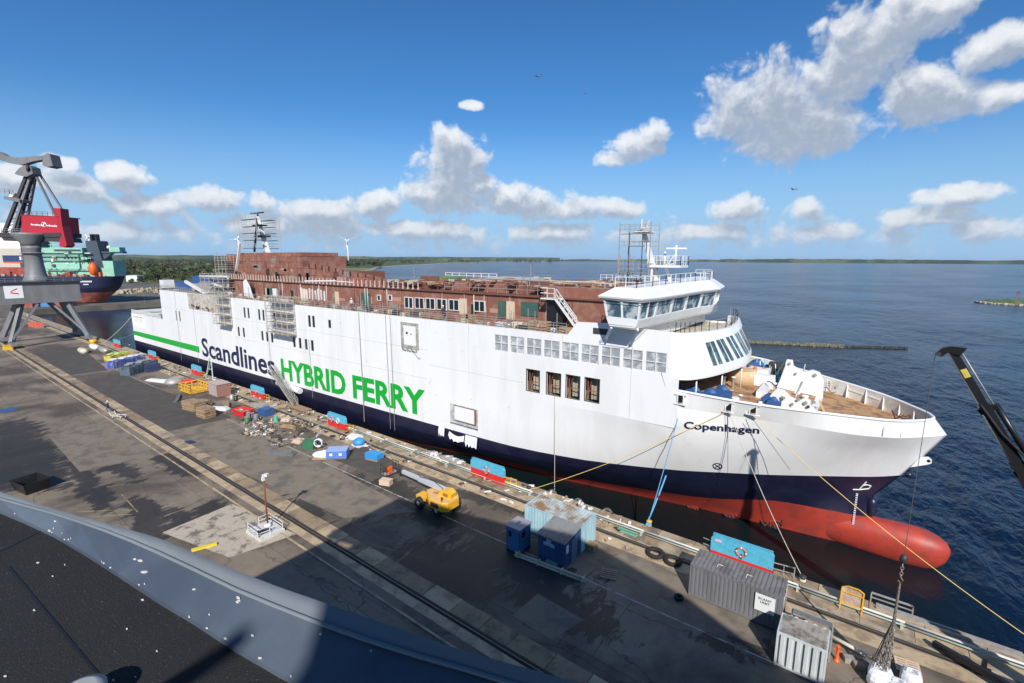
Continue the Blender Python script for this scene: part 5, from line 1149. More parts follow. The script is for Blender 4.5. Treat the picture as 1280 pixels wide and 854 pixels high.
mb = MB(); mb.box(-184.99, -184.93, 21.2, 24.8, 13.2, 16.6); mb.build('sign_board', WHITE, crane)
mb = MB(); mb.slab([(-184.92, 22.3, 14.6), (-184.92, 23.9, 14.2), (-184.92, 23.9, 14.5), (-184.92, 22.5, 14.9)], (.03, 0, 0)); mb.slab([(-184.92, 22.3, 14.9), (-184.92, 23.7, 15.6), (-184.92, 23.7, 15.9), (-184.92, 22.5, 15.2)], (.03, 0, 0)); mb.build('sign_arrow', REDC, crane)

# ---- green tanker on the far side of the basin ------------------------------
TO = onz(99, 380.5, 0)
SG = mat('ship_mint_green', (.30, .56, .42), .5, var=.06, sc=.3, c2=(.22, .40, .30), amt=.5, dsc=.3)
SR = mat('ship_deck_red', (.30, .05, .035), .6, var=.25, sc=.3, c2=(.40, .16, .10), amt=.5, dsc=.4)
SN = mat('ship_navy_hull', (.018, .022, .06), .4, var=.2)
SBR = mat('ship_worn_red', (.30, .07, .05), .6, var=.3, sc=.3, c2=(.42, .20, .16), amt=.6, dsc=.3)
SD = mat('ship_slate', (.055, .075, .095), .6, var=.2)
tk = thing('green_tanker', tuple(TO), 'tanker with mint green deckhouse and dark blue stern dried out beyond the basin', 'ship')
def tq(r, d, z):
    z = z if z < 14.5 else 14.5+(z-14.5)*.80
    return TO + a_*r + f_*d + Vector((0, 0, z))
def tbx(name, r0, r1, d0, d1, z0, z1, m_, par=tk):
    mb = MB(); mb.slab([tq(r0, d0, z0), tq(r1, d0, z0), tq(r1, d1, z0), tq(r0, d1, z0)], (0, 0, z1-z0)); return mb.build(name, m_, par)
sec = []
rs = [-90, -60, -30, -10, 0, 8, 13, 16.5]
def trow(z, f, over): return [tq(r, 9-9*f*math.sqrt(max(0, 1-max(0, (r+over)/18.0)**2)) if r > -over else 9-9*f, z) for r in rs] 
def tloop(zs, shr, rr):
    P = []
    for i in range(25):
        t = i/24; 
        if t < .45: r = -90+t/.45*(90+rr-12); d = -9*shr
        else: an = (t-.45)/.55*math.pi/2; r = rr-12+12*math.sin(an); d = -9*shr*math.cos(an)
        P.append(tq(r, 9+d, zs))
    return P
L0, L1, L2, L3 = tloop(14.5, 1, 17), tloop(8.5, 1, 14), tloop(6.0, .93, 11), tloop(.6, .7, 5.5)
back = lambda row: [p+f_*2*(9-(p-TO).dot(f_)) for p in row][::-1]
mb = MB(); mb.smooth = True
for rws, k in (((L0, L1), 0), ((L1, L2), 0), ((L2, L3), 1)):
    mb.k = k; mb.loft([rws[0]+back(rws[0]), rws[1]+back(rws[1])])
mb.k = 2; mb.smooth = False; mb.addf(tuple(range(mb.pts(L0+back(L0)), len(mb.v)))); mb.build('hull', [SN, SBR, SR], tk)
tbx('deckhouse', -24, 7.5, 3, 15, 14.5, 21, SG); tbx('deckhouse', -24, 2, 4, 14, 21, 29.5, SG); tbx('bridge_deck', -28, 2.6, 3.4, 14.6, 29.5, 32.2, SG); tbx('deckhouse', 7.5, 16.5, 5, 13, 14.5, 22.5, SG)
tbx('bridge_window_band', -12, 2.0, 3.35, 3.45, 30.6, 31.6, SD)
for k in range(6): tbx('porthole_row', -8+k*1.9, -7.1+k*1.9, 3.9, 4.05, 25.6, 26.4, BLACK)
for k in range(4): tbx('porthole_row', -20+k*2.6, -19.1+k*2.6, 2.9, 3.05, 18.6, 19.4, BLACK)
rnd = random.Random(23)
for k in range(26):
    r = rnd.uniform(-22, 6); z = rnd.uniform(15, 30); tbx('deckhouse_fitting', r, r+rnd.uniform(.6, 3.2), 2.2 if z < 21 else 3.2, 3.0 if z < 21 else 4.0, z, z+rnd.uniform(.3, 1.6), rnd.choice([SG, SG, SD, SR, WHITE]))
for (r0, r1, z) in ((-24, 7, 18.0), (-24, 2, 24.2), (-24, 2, 27.0), (-26, 2, 29.3)):
    railing([tq(r0, 2.6 if z < 20 else 3.5, z), tq(r1, 2.6 if z < 20 else 3.5, z)], 1.1, 2.2, .13, 2).build('deck_railing', SG, tk); tbx('deck_edge', r0, r1, 2.4 if z < 20 else 3.3, 3.0 if z < 20 else 4.0, z-.25, z, SD)
tbx('funnel', -30, -21, 4, 12, 20, 37, SD)
mb = MB(); mb.slab([tq(4, 5, 20), tq(11.5, 5, 20), tq(9.5, 5, 37.5), tq(3.5, 5, 37.5)], f_*7); mb.build('funnel', SD, tk)
for k in (0, 1): tbx('funnel_pipe', 4.5+k*2.4, 5.7+k*2.4, 7, 9, 37.5, 41.0, BLACK)
tbx('bridge_wing', 9, 21.5, 6, 9, 29.5, 30.4, SD); tbx('wing_house', 15, 20.5, 5.5, 9.5, 30.4, 32.8, SG)
mb = MB(); mb.slab([tq(9, 6.5, 24), tq(15.5, 6.5, 29.5), tq(9, 6.5, 29.5)], f_*2); mb.build('wing_bracket', SD, tk)
mb = MB(); mb.lathe(tq(14, 7, 33.4), [(.02, -1), (.9, -.6), (1.1, 0), (.9, .6), (.02, 1)], 10); mb.build('satellite_dome', WHITE, tk)
mb = MB()
for dr in (-2.2, 2.2): mb.bar(tq(-16+dr, 8, 32), tq(-16+dr*.3, 8, 43.5), .35)
for k in range(6): z = 33+k*1.9; w_ = 2.2*(1-(z-32)/18); mb.bar(tq(-16-w_-.8, 8, z), tq(-16+w_+.8, 8, z), .3); mb.bar(tq(-16-w_, 8, z), tq(-16+w_*.8, 8, z+1.9), .18)
mb.bar(tq(-18.2, 8, 41), tq(-13.5, 8, 41), .5); mb.build('signal_mast', SG, tk)
mb = MB(); mb.slab([tq(-3, 2.4, 14.5), tq(1.5, 2.4, 20), tq(1.5, 2.4, 29), tq(1, 2.4, 29), tq(1, 2.4, 20)], f_*.4); mb.build('boat_davit', SD, tk)
mb = MB(); mb.lathe(tq(8.6, 1.5, 19.3), [(.1, -3.6), (1.5, -2.6), (1.9, 0), (1.6, 2.2), (.1, 3.4)], 12); lb = mb.build('lifeboat', ORANGE, tk)
for k in range(22): 
    r = -60+k*3.4; tbx('deck_fitting', r, r+rnd.uniform(.8, 2.2), 1.2, 2.5, 14.5, 14.5+rnd.uniform(.8, 2.4), rnd.choice([SR, SR, ORANGE, CREAM, SG]))
for k in range(6): tbx('stern_letter', 2.5+k*1.0, 3.2+k*1.0, -.16+.05*k, .1, 11.5, 12.3, WHITE)
tbx('stern_letter', 3.8, 6.6, -.2, .1, 10.2, 10.6, WHITE)
railing([tq(-60, .2, 14.5), tq(6, .2, 14.5)], 1.2, 2.4, .12, 2).build('bulwark_railing', SR, tk)
# pale ship at the left edge behind the crane
PO = onz(-2, 372, 0)
pw = thing('cream_ship', tuple(PO), 'cream coloured ship hull with a dark name board behind the portal crane', 'ship')
def pbx(name, r0, r1, d0, d1, z0, z1, m_):
    mb = MB(); o_ = PO; mb.slab([o_+a_*r0+f_*d0+Vector((0, 0, z0)), o_+a_*r1+f_*d0+Vector((0, 0, z0)), o_+a_*r1+f_*d1+Vector((0, 0, z0)), o_+a_*r0+f_*d1+Vector((0, 0, z0))], (0, 0, z1-z0)); return mb.build(name, m_, pw)
CRM = mat('cream_ship_side', (.52, .48, .40), .5, var=.08, sc=.2)
pbx('hull_side', -60, 12, 20, 40, 12, 30, CRM); pbx('hull_side', -60, 10, 18, 20, 2, 14, SD); pbx('hull_side', -60, 18, 14, 18, 12, 18, SR); pbx('wheelhouse', -50, -2, 22, 38, 30, 46, WHITE)
pbx('name_board', -14, 5, 19.8, 20, 21.5, 25.5, mat('board_navy', (.03, .06, .14), .5)); pbx('board_stripe', -14, 5, 19.7, 19.95, 20.8, 21.4, ORANGE)
for k in range(5): pbx('board_letter', -3+k*1.6, -1.9+k*1.6, 19.6, 19.75, 22.5, 24.7, WHITE)
for k in range(4): pbx('window_row', -18+k*3, -16.5+k*3, 21.8, 22, 38, 39.5, BLUEGLASS)
pbx('mooring_mast', 10.5, 11.5, 15, 16, 18, 27, SR); pbx('mooring_winch', 2, 8, 14.5, 17, 18, 21, SD)
# sheds and clutter on the far quay
def yardbox(px0, px1, pyb, h_, m_, name, label, cat, depth=6, zb=0.0):
    p0 = onz(px0, pyb, zb); p1 = onz(px1, pyb, zb); t = thing(name, tuple(p0), label, cat); d = (p1-p0); n_ = Vector((-d.y, d.x, 0)).normalized()*depth
    if n_.dot(f_) < 0: n_ = -n_
    mb = MB(); mb.slab([p0, p1, p1+n_, p0+n_], (0, 0, h_)); mb.build('body', m_, t)
    mb = MB(); e = d.normalized()*.3; mb.slab([p0-e-n_*.05+Vector((0, 0, h_)), p1+e-n_*.05+Vector((0, 0, h_)), p1+e+n_*1.05+Vector((0, 0, h_)), p0-e+n_*1.05+Vector((0, 0, h_))], (0, 0, .35)); mb.build('roof', m_, t)
    return t
yardbox(42, 64, 383.5, 5, mat('shed_blue', (.08, .22, .45), .6), 'site_cabin', 'blue cabin on the far quay seen under the crane beam', 'cabin')
yardbox(30, 41, 384.5, 4.5, SBR, 'shed', 'rust red shed left of the blue cabin on the far quay', 'shed')
yardbox(66, 84, 383.5, 4, SBR, 'shed', 'rust red shed right of the blue cabin beneath the tanker hull', 'shed')
yardbox(158, 172, 352, 6, WHITE, 'low_building', 'small white building among the trees behind the tanker stern', 'building', 10)
# stacked timber and rubble bank along the far quay
bk_ = MB(); P = [onz(x, y, 0) for x, y in ((158, 371), (175, 369), (196, 368.5))]
rk = mat('pale_rubble', (.42, .36, .25), .9, var=.35, sc=.4)
rocks('rubble_bank', [tuple(onz(x, y, 0)+Vector((0, 0, 2.5))) for x, y in ((150, 368), (175, 366), (199, 364))], 9, 5, 500, 1.2, 3.2, 12, '', rk)
rocks('quay_rubble', [tuple(onz(x, y, 0)+Vector((0, 0, 2.5))) for x, y in ((96, 381), (150, 378.5), (197, 375))], 1.4, 1.5, 260, .8, 1.8, 13, '', rk)
# ---- wind turbines ----------------------------------------------------------
TW = mat('turbine_white', (.75, .76, .77), .5, var=.03)
def turbine(px, hub_y, base_y, D, bl, label):
    hb = ond(px, hub_y, D); t = thing('wind_turbine', (hb.x, hb.y, 0), label, 'wind turbine', 'wind turbines beyond the trees')
    mb = MB(); mb.bar((hb.x, hb.y, -3), hb, 4.6, 4.6, .5, n=12); mb.build('tower', TW, t)
    mb = MB(); hn = hb - f_*2; mb.bar(hb+f_*4, hn-f_*1.5, 3.2, 3.0); mb.build('nacelle', TW, t)
    for (ex, ey) in bl:
        tip = ond(ex, ey, D-4); mb = MB(); c_ = hn-f_*2; mid = c_.lerp(tip, .25)
        mb.bar(c_, mid, 1.9, 3.4, 1.2, n=8); mb.bar(mid, tip, 3.2, 1.6, .12, n=6); mb.build('blade', TW, t)
turbine(434.2, 301.2, 326, 1500, ((422.6, 294), (445, 296), (432.5, 318)), 'white wind turbine alone right of the funnel casing')
turbine(297.4, 299.2, 317, 1500, ((304.8, 283.6), (280.7, 300.5), (307, 312)), 'white wind turbine just left of the scaffolded aft mast')
turbine(110.5, 296, 322, 1300, ((98, 284), (137, 295.4), (104, 312)), 'white wind turbine standing behind the green tanker')
# ---- vegetation -------------------------------------------------------------
LEAF = mat('dark_foliage', (.044, .058, .026), .9, var=.6, sc=.03, c2=(.085, .095, .035), amt=.8, dsc=.015)
LEAF2 = mat('olive_foliage', (.060, .066, .030), .9, var=.5, sc=.03, c2=(.10, .075, .05), amt=.7, dsc=.012)
def crown_pts(mb, c, rx, rz, n, s_, rnd):
    for k in range(n):
        u_, v_ = rnd.uniform(0, 2*math.pi), math.acos(rnd.uniform(-.7, 1)); rr = rnd.uniform(.55, 1.0)*(1+.25*math.sin(3*u_+c[0]))
        p = Vector((c[0]+rx*rr*math.sin(v_)*math.cos(u_), c[1]+rx*rr*math.sin(v_)*math.sin(u_), c[2]+rz*rr*math.cos(v_)))
        a = Vector((rnd.gauss(0, 1), rnd.gauss(0, 1), rnd.gauss(0, 1))).normalized(); b = a.cross(Vector((rnd.gauss(0, 1), rnd.gauss(0, 1), rnd.gauss(0, 1)))).normalized(); ss = s_*rnd.uniform(.6, 1.3)
        mb.quad(p-a*ss-b*ss*.6, p+a*ss-b*ss*.6, p+a*ss*.8+b*ss*.7, p-a*ss*.7+b*ss*.7)
rnd = random.Random(77)
fw = MB(); fw2 = MB()
def scatter(mb, n, px0, px1, y0, y1, h0, h1, q_=26):
    for k in range(n):
        if k % 6 == 0: gx = rnd.uniform(px0, px1); gf = rnd.random(); gh = rnd.uniform(.65, 1.25)
        px = gx+rnd.gauss(0, (px1-px0)*.012); f = min(1, max(0, gf+rnd.gauss(0, .04)))
        p = onz(px, y0+(y1-y0)*f*f, -.6) ; D = p.length
        hgt = rnd.uniform(h0, h1)*gh; crown_pts(mb, (p.x, p.y, -.6+hgt*.5), hgt*.45, hgt*.5, q_, hgt*.15, rnd)
scatter(fw, 420, 150, 300, 332, 345, 6, 12); scatter(fw2, 700, 150, 330, 328, 337, 7, 13, 18)
scatter(fw, 300, 150, 290, 344, 352, 5, 9); scatter(fw, 700, 370, 480, 327, 334.5, 12, 22, 18); scatter(fw, 400, 470, 700, 325.6, 328.6, 14, 26, 14)
scatter(fw, 350, 140, 520, 326.5, 330, 14, 22, 14)
fw.build('woodland', LEAF, kind='stuff', label='dark green woodland covering the flat land behind the harbour')
fw2.build('olive_woodland', LEAF2, kind='stuff', label='brownish olive wood along the horizon behind the ferry')
# a few nearer single trees with trunks
protos = []
for v_ in range(3):
    t = local('tree', (0, 0, 0), 'tree', 'tree', 'single trees at the edge of the wood')
    mb = MB(); mb.bar((0, 0, 0), (0, 0, 5), .6, .6, .5, n=7)
    for k in range(5): a = k*1.26; mb.bar((0, 0, 2.5+k*.5), (1.8*math.cos(a), 1.8*math.sin(a), 5.5+k*.4), .25, .25, .4, n=5)
    mb.build('trunk', WOOD, t)
    mb = MB(); r2 = random.Random(v_)
    for k in range(7): a = k*.9; crown_pts(mb, (1.7*math.cos(a), 1.7*math.sin(a), 5.2+r2.uniform(-1, 2.6)), 2.0, 1.9, 70, .42, r2)
    mb.build('crown', LEAF if v_ != 1 else LEAF2, t); protos.append(t)
spots = [(165, 357, 'low tree nearest the small white building'), (176, 356, 'low tree just right of the small white building'), (187, 355, 'rounded tree above the rubble bank'), (196, 353, 'rounded tree standing right beside the ferry stern corner'), (205, 350, 'tree at the left end of the green field strip'), (232, 349, 'tree in the middle of the green field strip'), (246, 348, 'broad tree right of the green field strip'), (262, 347, 'broad dark tree left of the funnel casing'), (274, 346, 'dark tree touching the edge of the funnel casing'), (222, 340, 'tree behind the green field strip'), (190, 344, 'taller tree in front of the wood left of the field'), (158, 350, 'tree directly above the tanker stern'), (405, 335, 'dark tree on the shore left of the lone turbine'), (418, 335, 'dark tree on the shore just left of the turbine tower'), (440, 334.5, 'dark tree on the shore just right of the turbine tower'), (455, 334, 'last dark tree on the point above the funnel slope')]
for i, (px, py, lb) in enumerate(spots):
    t = protos[i] if i < 3 else copy_tree(protos[i % 3]); p = onz(px, py, -.6); sc_ = .7+.5*(i % 4)/3+(0.5 if py < 342 else 0)
    place(t, tuple(p), i*1.3, lb, scale=(sc_, sc_, sc_))
# ================================================================== THINGS ON THE QUAY
def corr(mb, a, b, z0, z1, pitch=.28, dep=.035):
    """corrugated wall standing on the line a-b, ribs outward to the right of a->b"""
    a, b = Vector((a[0], a[1], 0)), Vector((b[0], b[1], 0)); d = (b-a); L = d.length; d.normalize(); n_ = Vector((d.y, -d.x, 0)); k = max(2, round(L/pitch)); top = []; bot = []
    for i in range(k):
        for f, o in ((0, 0), (.25, 0), (.4, dep), (.85, dep)):
            p = a + d*L*(i+f)/k + n_*o; bot.append(Vector((p.x, p.y, z0))); top.append(Vector((p.x, p.y, z1)))
    p = b; bot.append(Vector((p.x, p.y, z0))); top.append(Vector((p.x, p.y, z1)))
    mb.loft([bot, top])
def container(name, x0, x1, y0, y1, h, m_, roof_m, label, cat='container', pitch=.28, base=.12, frame_m=None, doors=True):
    t = thing(name, ((x0+x1)/2, (y0+y1)/2, 0), label, cat); fm = frame_m or m_
    i_ = .05
    for nm, a, b in (('side_panel', (x0+i_, y0+i_), (x1-i_, y0+i_)), ('end_panel', (x1-i_, y0+i_), (x1-i_, y1-i_)), ('side_panel', (x1-i_, y1-i_), (x0+i_, y1-i_)), ('end_panel', (x0+i_, y1-i_), (x0+i_, y0+i_))):
        mb = MB(); corr(mb, a, b, base+.1, h-.1, pitch); mb.build(nm, m_, t)
    mb = MB(); mb.box(x0+.06, x1-.06, y0+.06, y1-.06, base, base+.1); mb.build('floor', DSTEEL, t)
    for (x, y) in ((x0, y0), (x1-.1, y0), (x0, y1-.1), (x1-.1, y1-.1)): mb = MB(); mb.box(x, x+.1, y, y+.1, 0, h); mb.build('corner_post', fm, t)
    for (a, b, c, d) in ((x0+.1, x1-.1, y0, y0+.08), (x0+.1, x1-.1, y1-.08, y1), (x0, x0+.08, y0+.1, y1-.1), (x1-.08, x1, y0+.1, y1-.1)):
        mb = MB(); mb.box(a, b, c, d, base-.04, base+.12); mb.box(a, b, c, d, h-.12, h-.003); mb.build('frame_rail', fm, t)
    mb = MB(); k = max(3, round((x1-x0)/.30)); up = []; lo = []
    for i in range(k):
        for f, o in ((0, 0), (.3, 0), (.45, .055), (.85, .055)): x = x0+.08+(x1-x0-.16)*(i+f)/k; lo.append(Vector((x, y0+.05, h-.04+o))); up.append(Vector((x, y1-.05, h-.04+o)))
    lo.append(Vector((x1-.08, y0+.05, h-.04))); up.append(Vector((x1-.08, y1-.05, h-.04))); mb.loft([lo, up]); mb.build('roof_sheet', roof_m, t)
    return t
CG = mat('container_grey', (.17, .17, .18), .55, var=.15, sc=1.5, c2=(.10, .09, .085), amt=.4, dsc=1.5, streak=True, grime=.12)
CGR = mat('container_grey_roof', (.19, .185, .185), .6, var=.2, sc=1.5, c2=(.09, .08, .075), amt=.6, dsc=.9, grime=.2)
g = container('shipping_container', -8.5, -2.65, 32.75, 35.1, 2.5, CG, CGR, 'long dark grey corrugated container with white sign in front of the sky blue shield')
mb = MB(); mb.box(-4.2, -3.02, 32.66, 32.69, 1.05, 2.25); sg = mb.build('sign', mat('sign_white', (.72, .75, .72), .5, var=.05), g)
def sign_text(body, x, y, z, cap, w_, m_, par, name='sign_text', fn=None):
    return text_mesh(body, cap, .02, m_, par, name, fn or (lambda a, b, c: (x+a, y-.004*c, z+b)), width=w_)
sign_text('SCANT', -4.02, 32.655, 1.88, .17, .78, BLACK, sg); sign_text('UNIT', -3.88, 32.655, 1.64, .17, .55, BLACK, sg)
for (x, w_) in ((-6.9, .9), (-5.0, .8)):
    mb = MB(); mb.box(x, x+.35, 33.9, 33.94, 2.49, 2.53); mb.box(x, x+.04, 33.5, 33.9, 2.49, 2.53); mb.build('roof_bracket', WRAIL, g)
LGM = mat('container_pale', (.56, .60, .60), .5, var=.08, sc=1, c2=(.40, .42, .41), amt=.5, dsc=1.0, streak=True)
LGR = mat('stained_grey_roof', (.36, .33, .28), .8, var=.3, sc=1.5, c2=(.09, .08, .07), amt=.75, dsc=1.1)
for k, x in enumerate((-2.60,)):
    for yy in (33.15, 33.6, 34.2, 34.65): mb = MB(); mb.bar((x, yy, .25), (x, yy, 2.35), .04, n=6); mb.build('door_bar', GALV, g)
mb = MB(); mb.box(-2.62, -2.58, 33.87, 33.91, .15, 2.35); mb.build('door_gap', BLACK, g)
l_ = container('small_container', -2.5, .05, 29.65, 31.6, 2.3, LGM, LGR, 'pale grey small container with vertical white panels at the bottom of the picture', pitch=.42, frame_m=LGM)
mb = MB(); mb.box(-2.42, -.03, 29.72, 31.53, 2.295, 2.305); mb.build('roof_dirt_layer', LGR, l_)
for k in range(6): x = -2.4+.1+k*.41; mb = MB(); mb.box(x, x+.025, 29.60, 29.66, .25, 2.15); mb.build('panel_joint', DSTEEL, l_)
# open rack with white bags behind it
rk_ = thing('open_rack', (-.9, 32.3, 0), 'open grey metal rack filled with white sacks behind the pale small container', 'rack')
for x in (-2.1, .1):
    for y in (31.9, 33.0): mb = MB(); mb.box(x, x+.08, y, y+.08, 0, 1.9); mb.build('post', GALV, rk_)
for y in (31.9, 33.0): mb = MB(); mb.box(-2.02, .1, y, y+.08, 1.8, 1.9); mb.build('rail', GALV, rk_)
mb = MB(); mb.box(-2.02, .1, 32.6, 33.0, 1.82, 1.9); mb.build('cover_strip', CG, rk_)
for k in range(4): mb = MB(); mb.lathe((-1.75+k*.5, 32.4, .3), [(.22, 0), (.25, .6), (.22, 1.2), (.1, 1.45)], 9); mb.build('white_sack', TARP, rk_)
LBM = mat('pale_blue_paint', (.30, .50, .56), .5, var=.1, sc=1.2, c2=(.50, .62, .64), amt=.6, dsc=1.1, streak=True, grime=.12)
LBR = mat('rusting_pale_roof', (.42, .52, .54), .6, var=.15, sc=1, c2=(.24, .12, .04), amt=.95, dsc=.55, lo=.38, hi=.60)
container('workshop_container', -22.85, -17.1, 32.4, 34.95, 2.5, LBM, LBR, 'pale blue container with rust streaked roof behind the dark blue shed', pitch=.30)
SHB = mat('shed_navy_blue', (.035, .085, .20), .5, var=.2, sc=2, c2=(.02, .045, .11), amt=.5, dsc=1.5, streak=True)
SHR = mat('grey_sheet_roof', (.27, .28, .28), .5, .2, var=.2, sc=2, c2=(.22, .14, .11), amt=.5, dsc=.9)
sh = thing('site_shed', (-18.4, 31, 0), 'dark blue corrugated shed with sloping grey roof and white signs', 'shed')
x0, x1, y0, y1 = -19.6, -17.1, 29.75, 32.25
for nm, a, b, zt in (('front_wall', (x0, y0), (x1, y0), 2.25), ('end_wall', (x1, y0), (x1, y1), 2.3), ('back_wall', (x1, y1), (x0, y1), 2.5), ('end_wall', (x0, y1), (x0, y0), 2.3)):
    mb = MB(); corr(mb, a, b, .1, zt, .22, .03); mb.build(nm, SHB, sh)
mb = MB(); k = 14; lo, up = [], []
for i in range(k):
    for f, o in ((0, 0), (.3, 0), (.45, .07), (.85, .07)): x = x0-.15+(x1-x0+.3)*(i+f)/k; lo.append(Vector((x, y0-.2, 2.28+o))); up.append(Vector((x, y1+.1, 2.56+o)))
mb.loft([lo, up]); mb.loft([[p-Vector((0, 0, .06)) for p in lo], lo]); mb.build('roof_sheet', SHR, sh)
mb = MB(); mb.box(x0, x1, y0, y1, .0, .1); mb.build('skid_base', WOOD, sh)
mb = MB(); mb.box(-19.05, -18.05, y0-.06, y0-.035, 1.52, 1.78); sg = mb.build('sign', mat('pale_blue_sign', (.45, .60, .75), .5), sh)
sign_text('SCANDLINES', -18.98, y0-.065, 1.58, .10, .86, mat('sign_blue_text', (.03, .10, .30), .5), sg)
mb = MB(); mb.box(-18.8, -18.35, y0-.06, y0-.035, 1.8, 2.12); mb.build('notice', mat('grey_notice', (.45, .45, .50), .5, c2=(.3, .3, .35), dsc=8), sh)
mb = MB(); mb.box(x1+.035, x1+.06, y0+.1, y0+.45, 1.35, 2.0); mb.build('notice', WHITE, sh)
mb = MB(); mb.box(x1+.035, x1+.07, y0+.9, y0+1.8, .15, 2.1); dr = mb.build('door', mat('faded_blue_door', (.08, .17, .26), .5, var=.2), sh)
mb = MB(); mb.box(x1+.07, x1+.10, y0+1.0, y0+1.05, 1.0, 1.2); mb.build('handle', GALV, dr)
mb = MB(); mb.box(-18.7, -17.7, 29.35, 29.7, .05, .18); mb.box(-18.7, -17.7, 29.35, 29.7, .24, .36); mb.build('step', GALV, sh)
ht = thing('guard_hut', (-21.8, 29.9, 0), 'plain blue hut with two window openings left of the dark blue shed', 'hut')
x0, x1, y0, y1 = -22.4, -21.05, 29.15, 30.75; HB = mat('hut_blue', (.05, .15, .30), .45, var=.1, grime=.1)
mb = MB()
holes_panel(mb, y0, [x0, x1], [.15, 2.2], [(-22.2, -21.85, 1.35, 1.85)], .06); mb.build('front_wall', HB, ht)
mb = MB()
for (a, b, c, d) in ((y0, y1, .15, 1.3), (y0, y1, 1.85, 2.2), (y0, 29.45, 1.3, 1.85), (30.0, y1, 1.3, 1.85)): mb.box(x1-.05, x1, a, b, c, d)
mb.build('side_wall', HB, ht)
mb = MB(); mb.box(x0, x0+.05, y0, y1, .15, 2.2); mb.box(x0+.05, x1-.05, y1-.05, y1, .15, 2.2); mb.build('rear_wall', HB, ht)
mb = MB(); mb.box(-22.2, -21.85, y0+.07, y0+.09, 1.35, 1.85); mb.build('window', GLASS, ht); mb = MB(); mb.box(x1-.09, x1-.07, 29.45, 30.0, 1.3, 1.85); mb.build('window', GLASS, ht)
mb = MB(); mb.box(x0-.08, x1+.08, y0-.08, y1+.08, 2.2, 2.28); mb.build('roof', mat('mauve_grey_roof', (.30, .28, .32), .6, var=.15), ht)
mb = MB(); mb.box(x0, x1, y0, y1, 0, .15); mb.build('plinth', BLACK, ht)
mb = MB(); mb.path([(-21.8, 29.9, 2.3), (-21.6, 30.1, 2.38), (-21.9, 30.2, 2.32), (-21.7, 29.7, 2.34)], .05); mb.build('loose_cable', BLACK, ht)
# round timber poles lying in the shade
lg = thing('lashed_poles', (-18.2, 29.1, 0), 'long bundle of pale tubes lashed together in front of the blue sheds', 'pole bundle')
for k, (dy, dz) in enumerate(((0, .12), (.2, .12), (.1, .3))): mb = MB(); mb.bar((-21.3, 28.85+dy, dz), (-15.1, 29.35+dy, dz), .19, n=9); mb.build('tube', mat('pale_tube', (.55, .46, .32), .6, var=.2), lg)
for f in (.04, .35, .68, .97): x = -21.3+6.2*f; y = 28.95+.5*f; mb = MB(); mb.box(x-.04, x+.04, y-.2, y+.22, 0, .42); mb.build('lashing', mat('strap_cream', (.6, .5, .32), .7), lg)
def crate(name, x, y, sx, sy, sz, m_, label, cat, rz=0.0, slats=3, z=0, group=None):
    t = local(name, (x, y, z), label, cat, group, rz)
    for k in range(slats):
        h_ = sz/slats; mb = MB(); mb.cbox((0, 0, h_*(k+.5)), sx-.02*(k % 2), sy-.02*(k % 2), h_*.92); mb.build('plank' if slats > 1 else 'body', m_, t)
    mb = MB(); mb.cbox((0, 0, sz+.01), sx*.98, sy*.98, .03); mb.build('lid', m_, t); return t
crate('timber_crate', -16.7, 33.5, .8, .75, .55, WOOD, 'brown wooden crate at the right corner of the dark blue shed', 'crate')
crate('foam_crate', -40.0, 30.7, 1.25, .8, .55, PLY, 'pale timber crate with cream top left of the yellow boom lift', 'crate', .35)
def pallet(x, y, rz, label, z=0, m_=None, group=None, n=5):
    t = local('pallet', (x, y, z), label, 'pallet', group, rz); m_ = m_ or WOOD
    for k in range(n): mb = MB(); mb.cbox((0, -.5+k*1.0/(n-1), .13), 1.2, .13, .025); mb.build('slat', m_, t)
    for k in (-1, 0, 1): mb = MB(); mb.cbox((k*.53, 0, .06), .1, 1.0, .1); mb.build('bearer', m_, t)
    return t
GW = mat('weathered_grey_wood', (.30, .24, .18), .8, var=.3, sc=6)
pallet(-14.1, 31.3, .3, 'weathered grey pallet lying alone in the shadow', m_=GW); pallet(3.9, 33.9, .1, 'pale pallet leaning beside the white bulk bags', z=.25, m_=PLY, n=6)
def tyre(x, y, z, label, r_=.62, flat=True, cat='tyre', group=None, m_=RUBBER, par=None):
    t = thing('rubber_tyre', (x, y, z), label, cat, group); mb = MB(); ax = 'Z' if flat else 'Y'
    pr = [(r_*.55, 0), (r_*.62, -.11), (r_*.95, -.12), (r_, -.03), (r_, .05), (r_*.94, .14), (r_*.62, .13), (r_*.55, 0)]
    mb.lathe((x, y, z+(.14 if flat else 0)), pr, 20, ax, cap=False); mb.build('casing', m_, t)
    mb = MB()
    for k in range(20): a = k*.314; p = Vector((math.cos(a), math.sin(a), 0)) if flat else Vector((math.cos(a), 0, math.sin(a))); c_ = Vector((x, y, z+(.14 if flat else 0)))+p*r_; mb.cbox(c_, .05, .05, .18 if flat else .05)
    mb.build('tread', m_, t, kind='stuff'); return t
tyre(-12.2, 36.05, 0, 'big flat tyre lying beside the outer crane rail', .75); tyre(-10.7, 35.9, 0, 'second big tyre lying half in shadow left of the grey container', .7)
tyre(-8.9, 31.9, 0, 'small tyre at the foot of the shadow edge left of the grey container', .3)
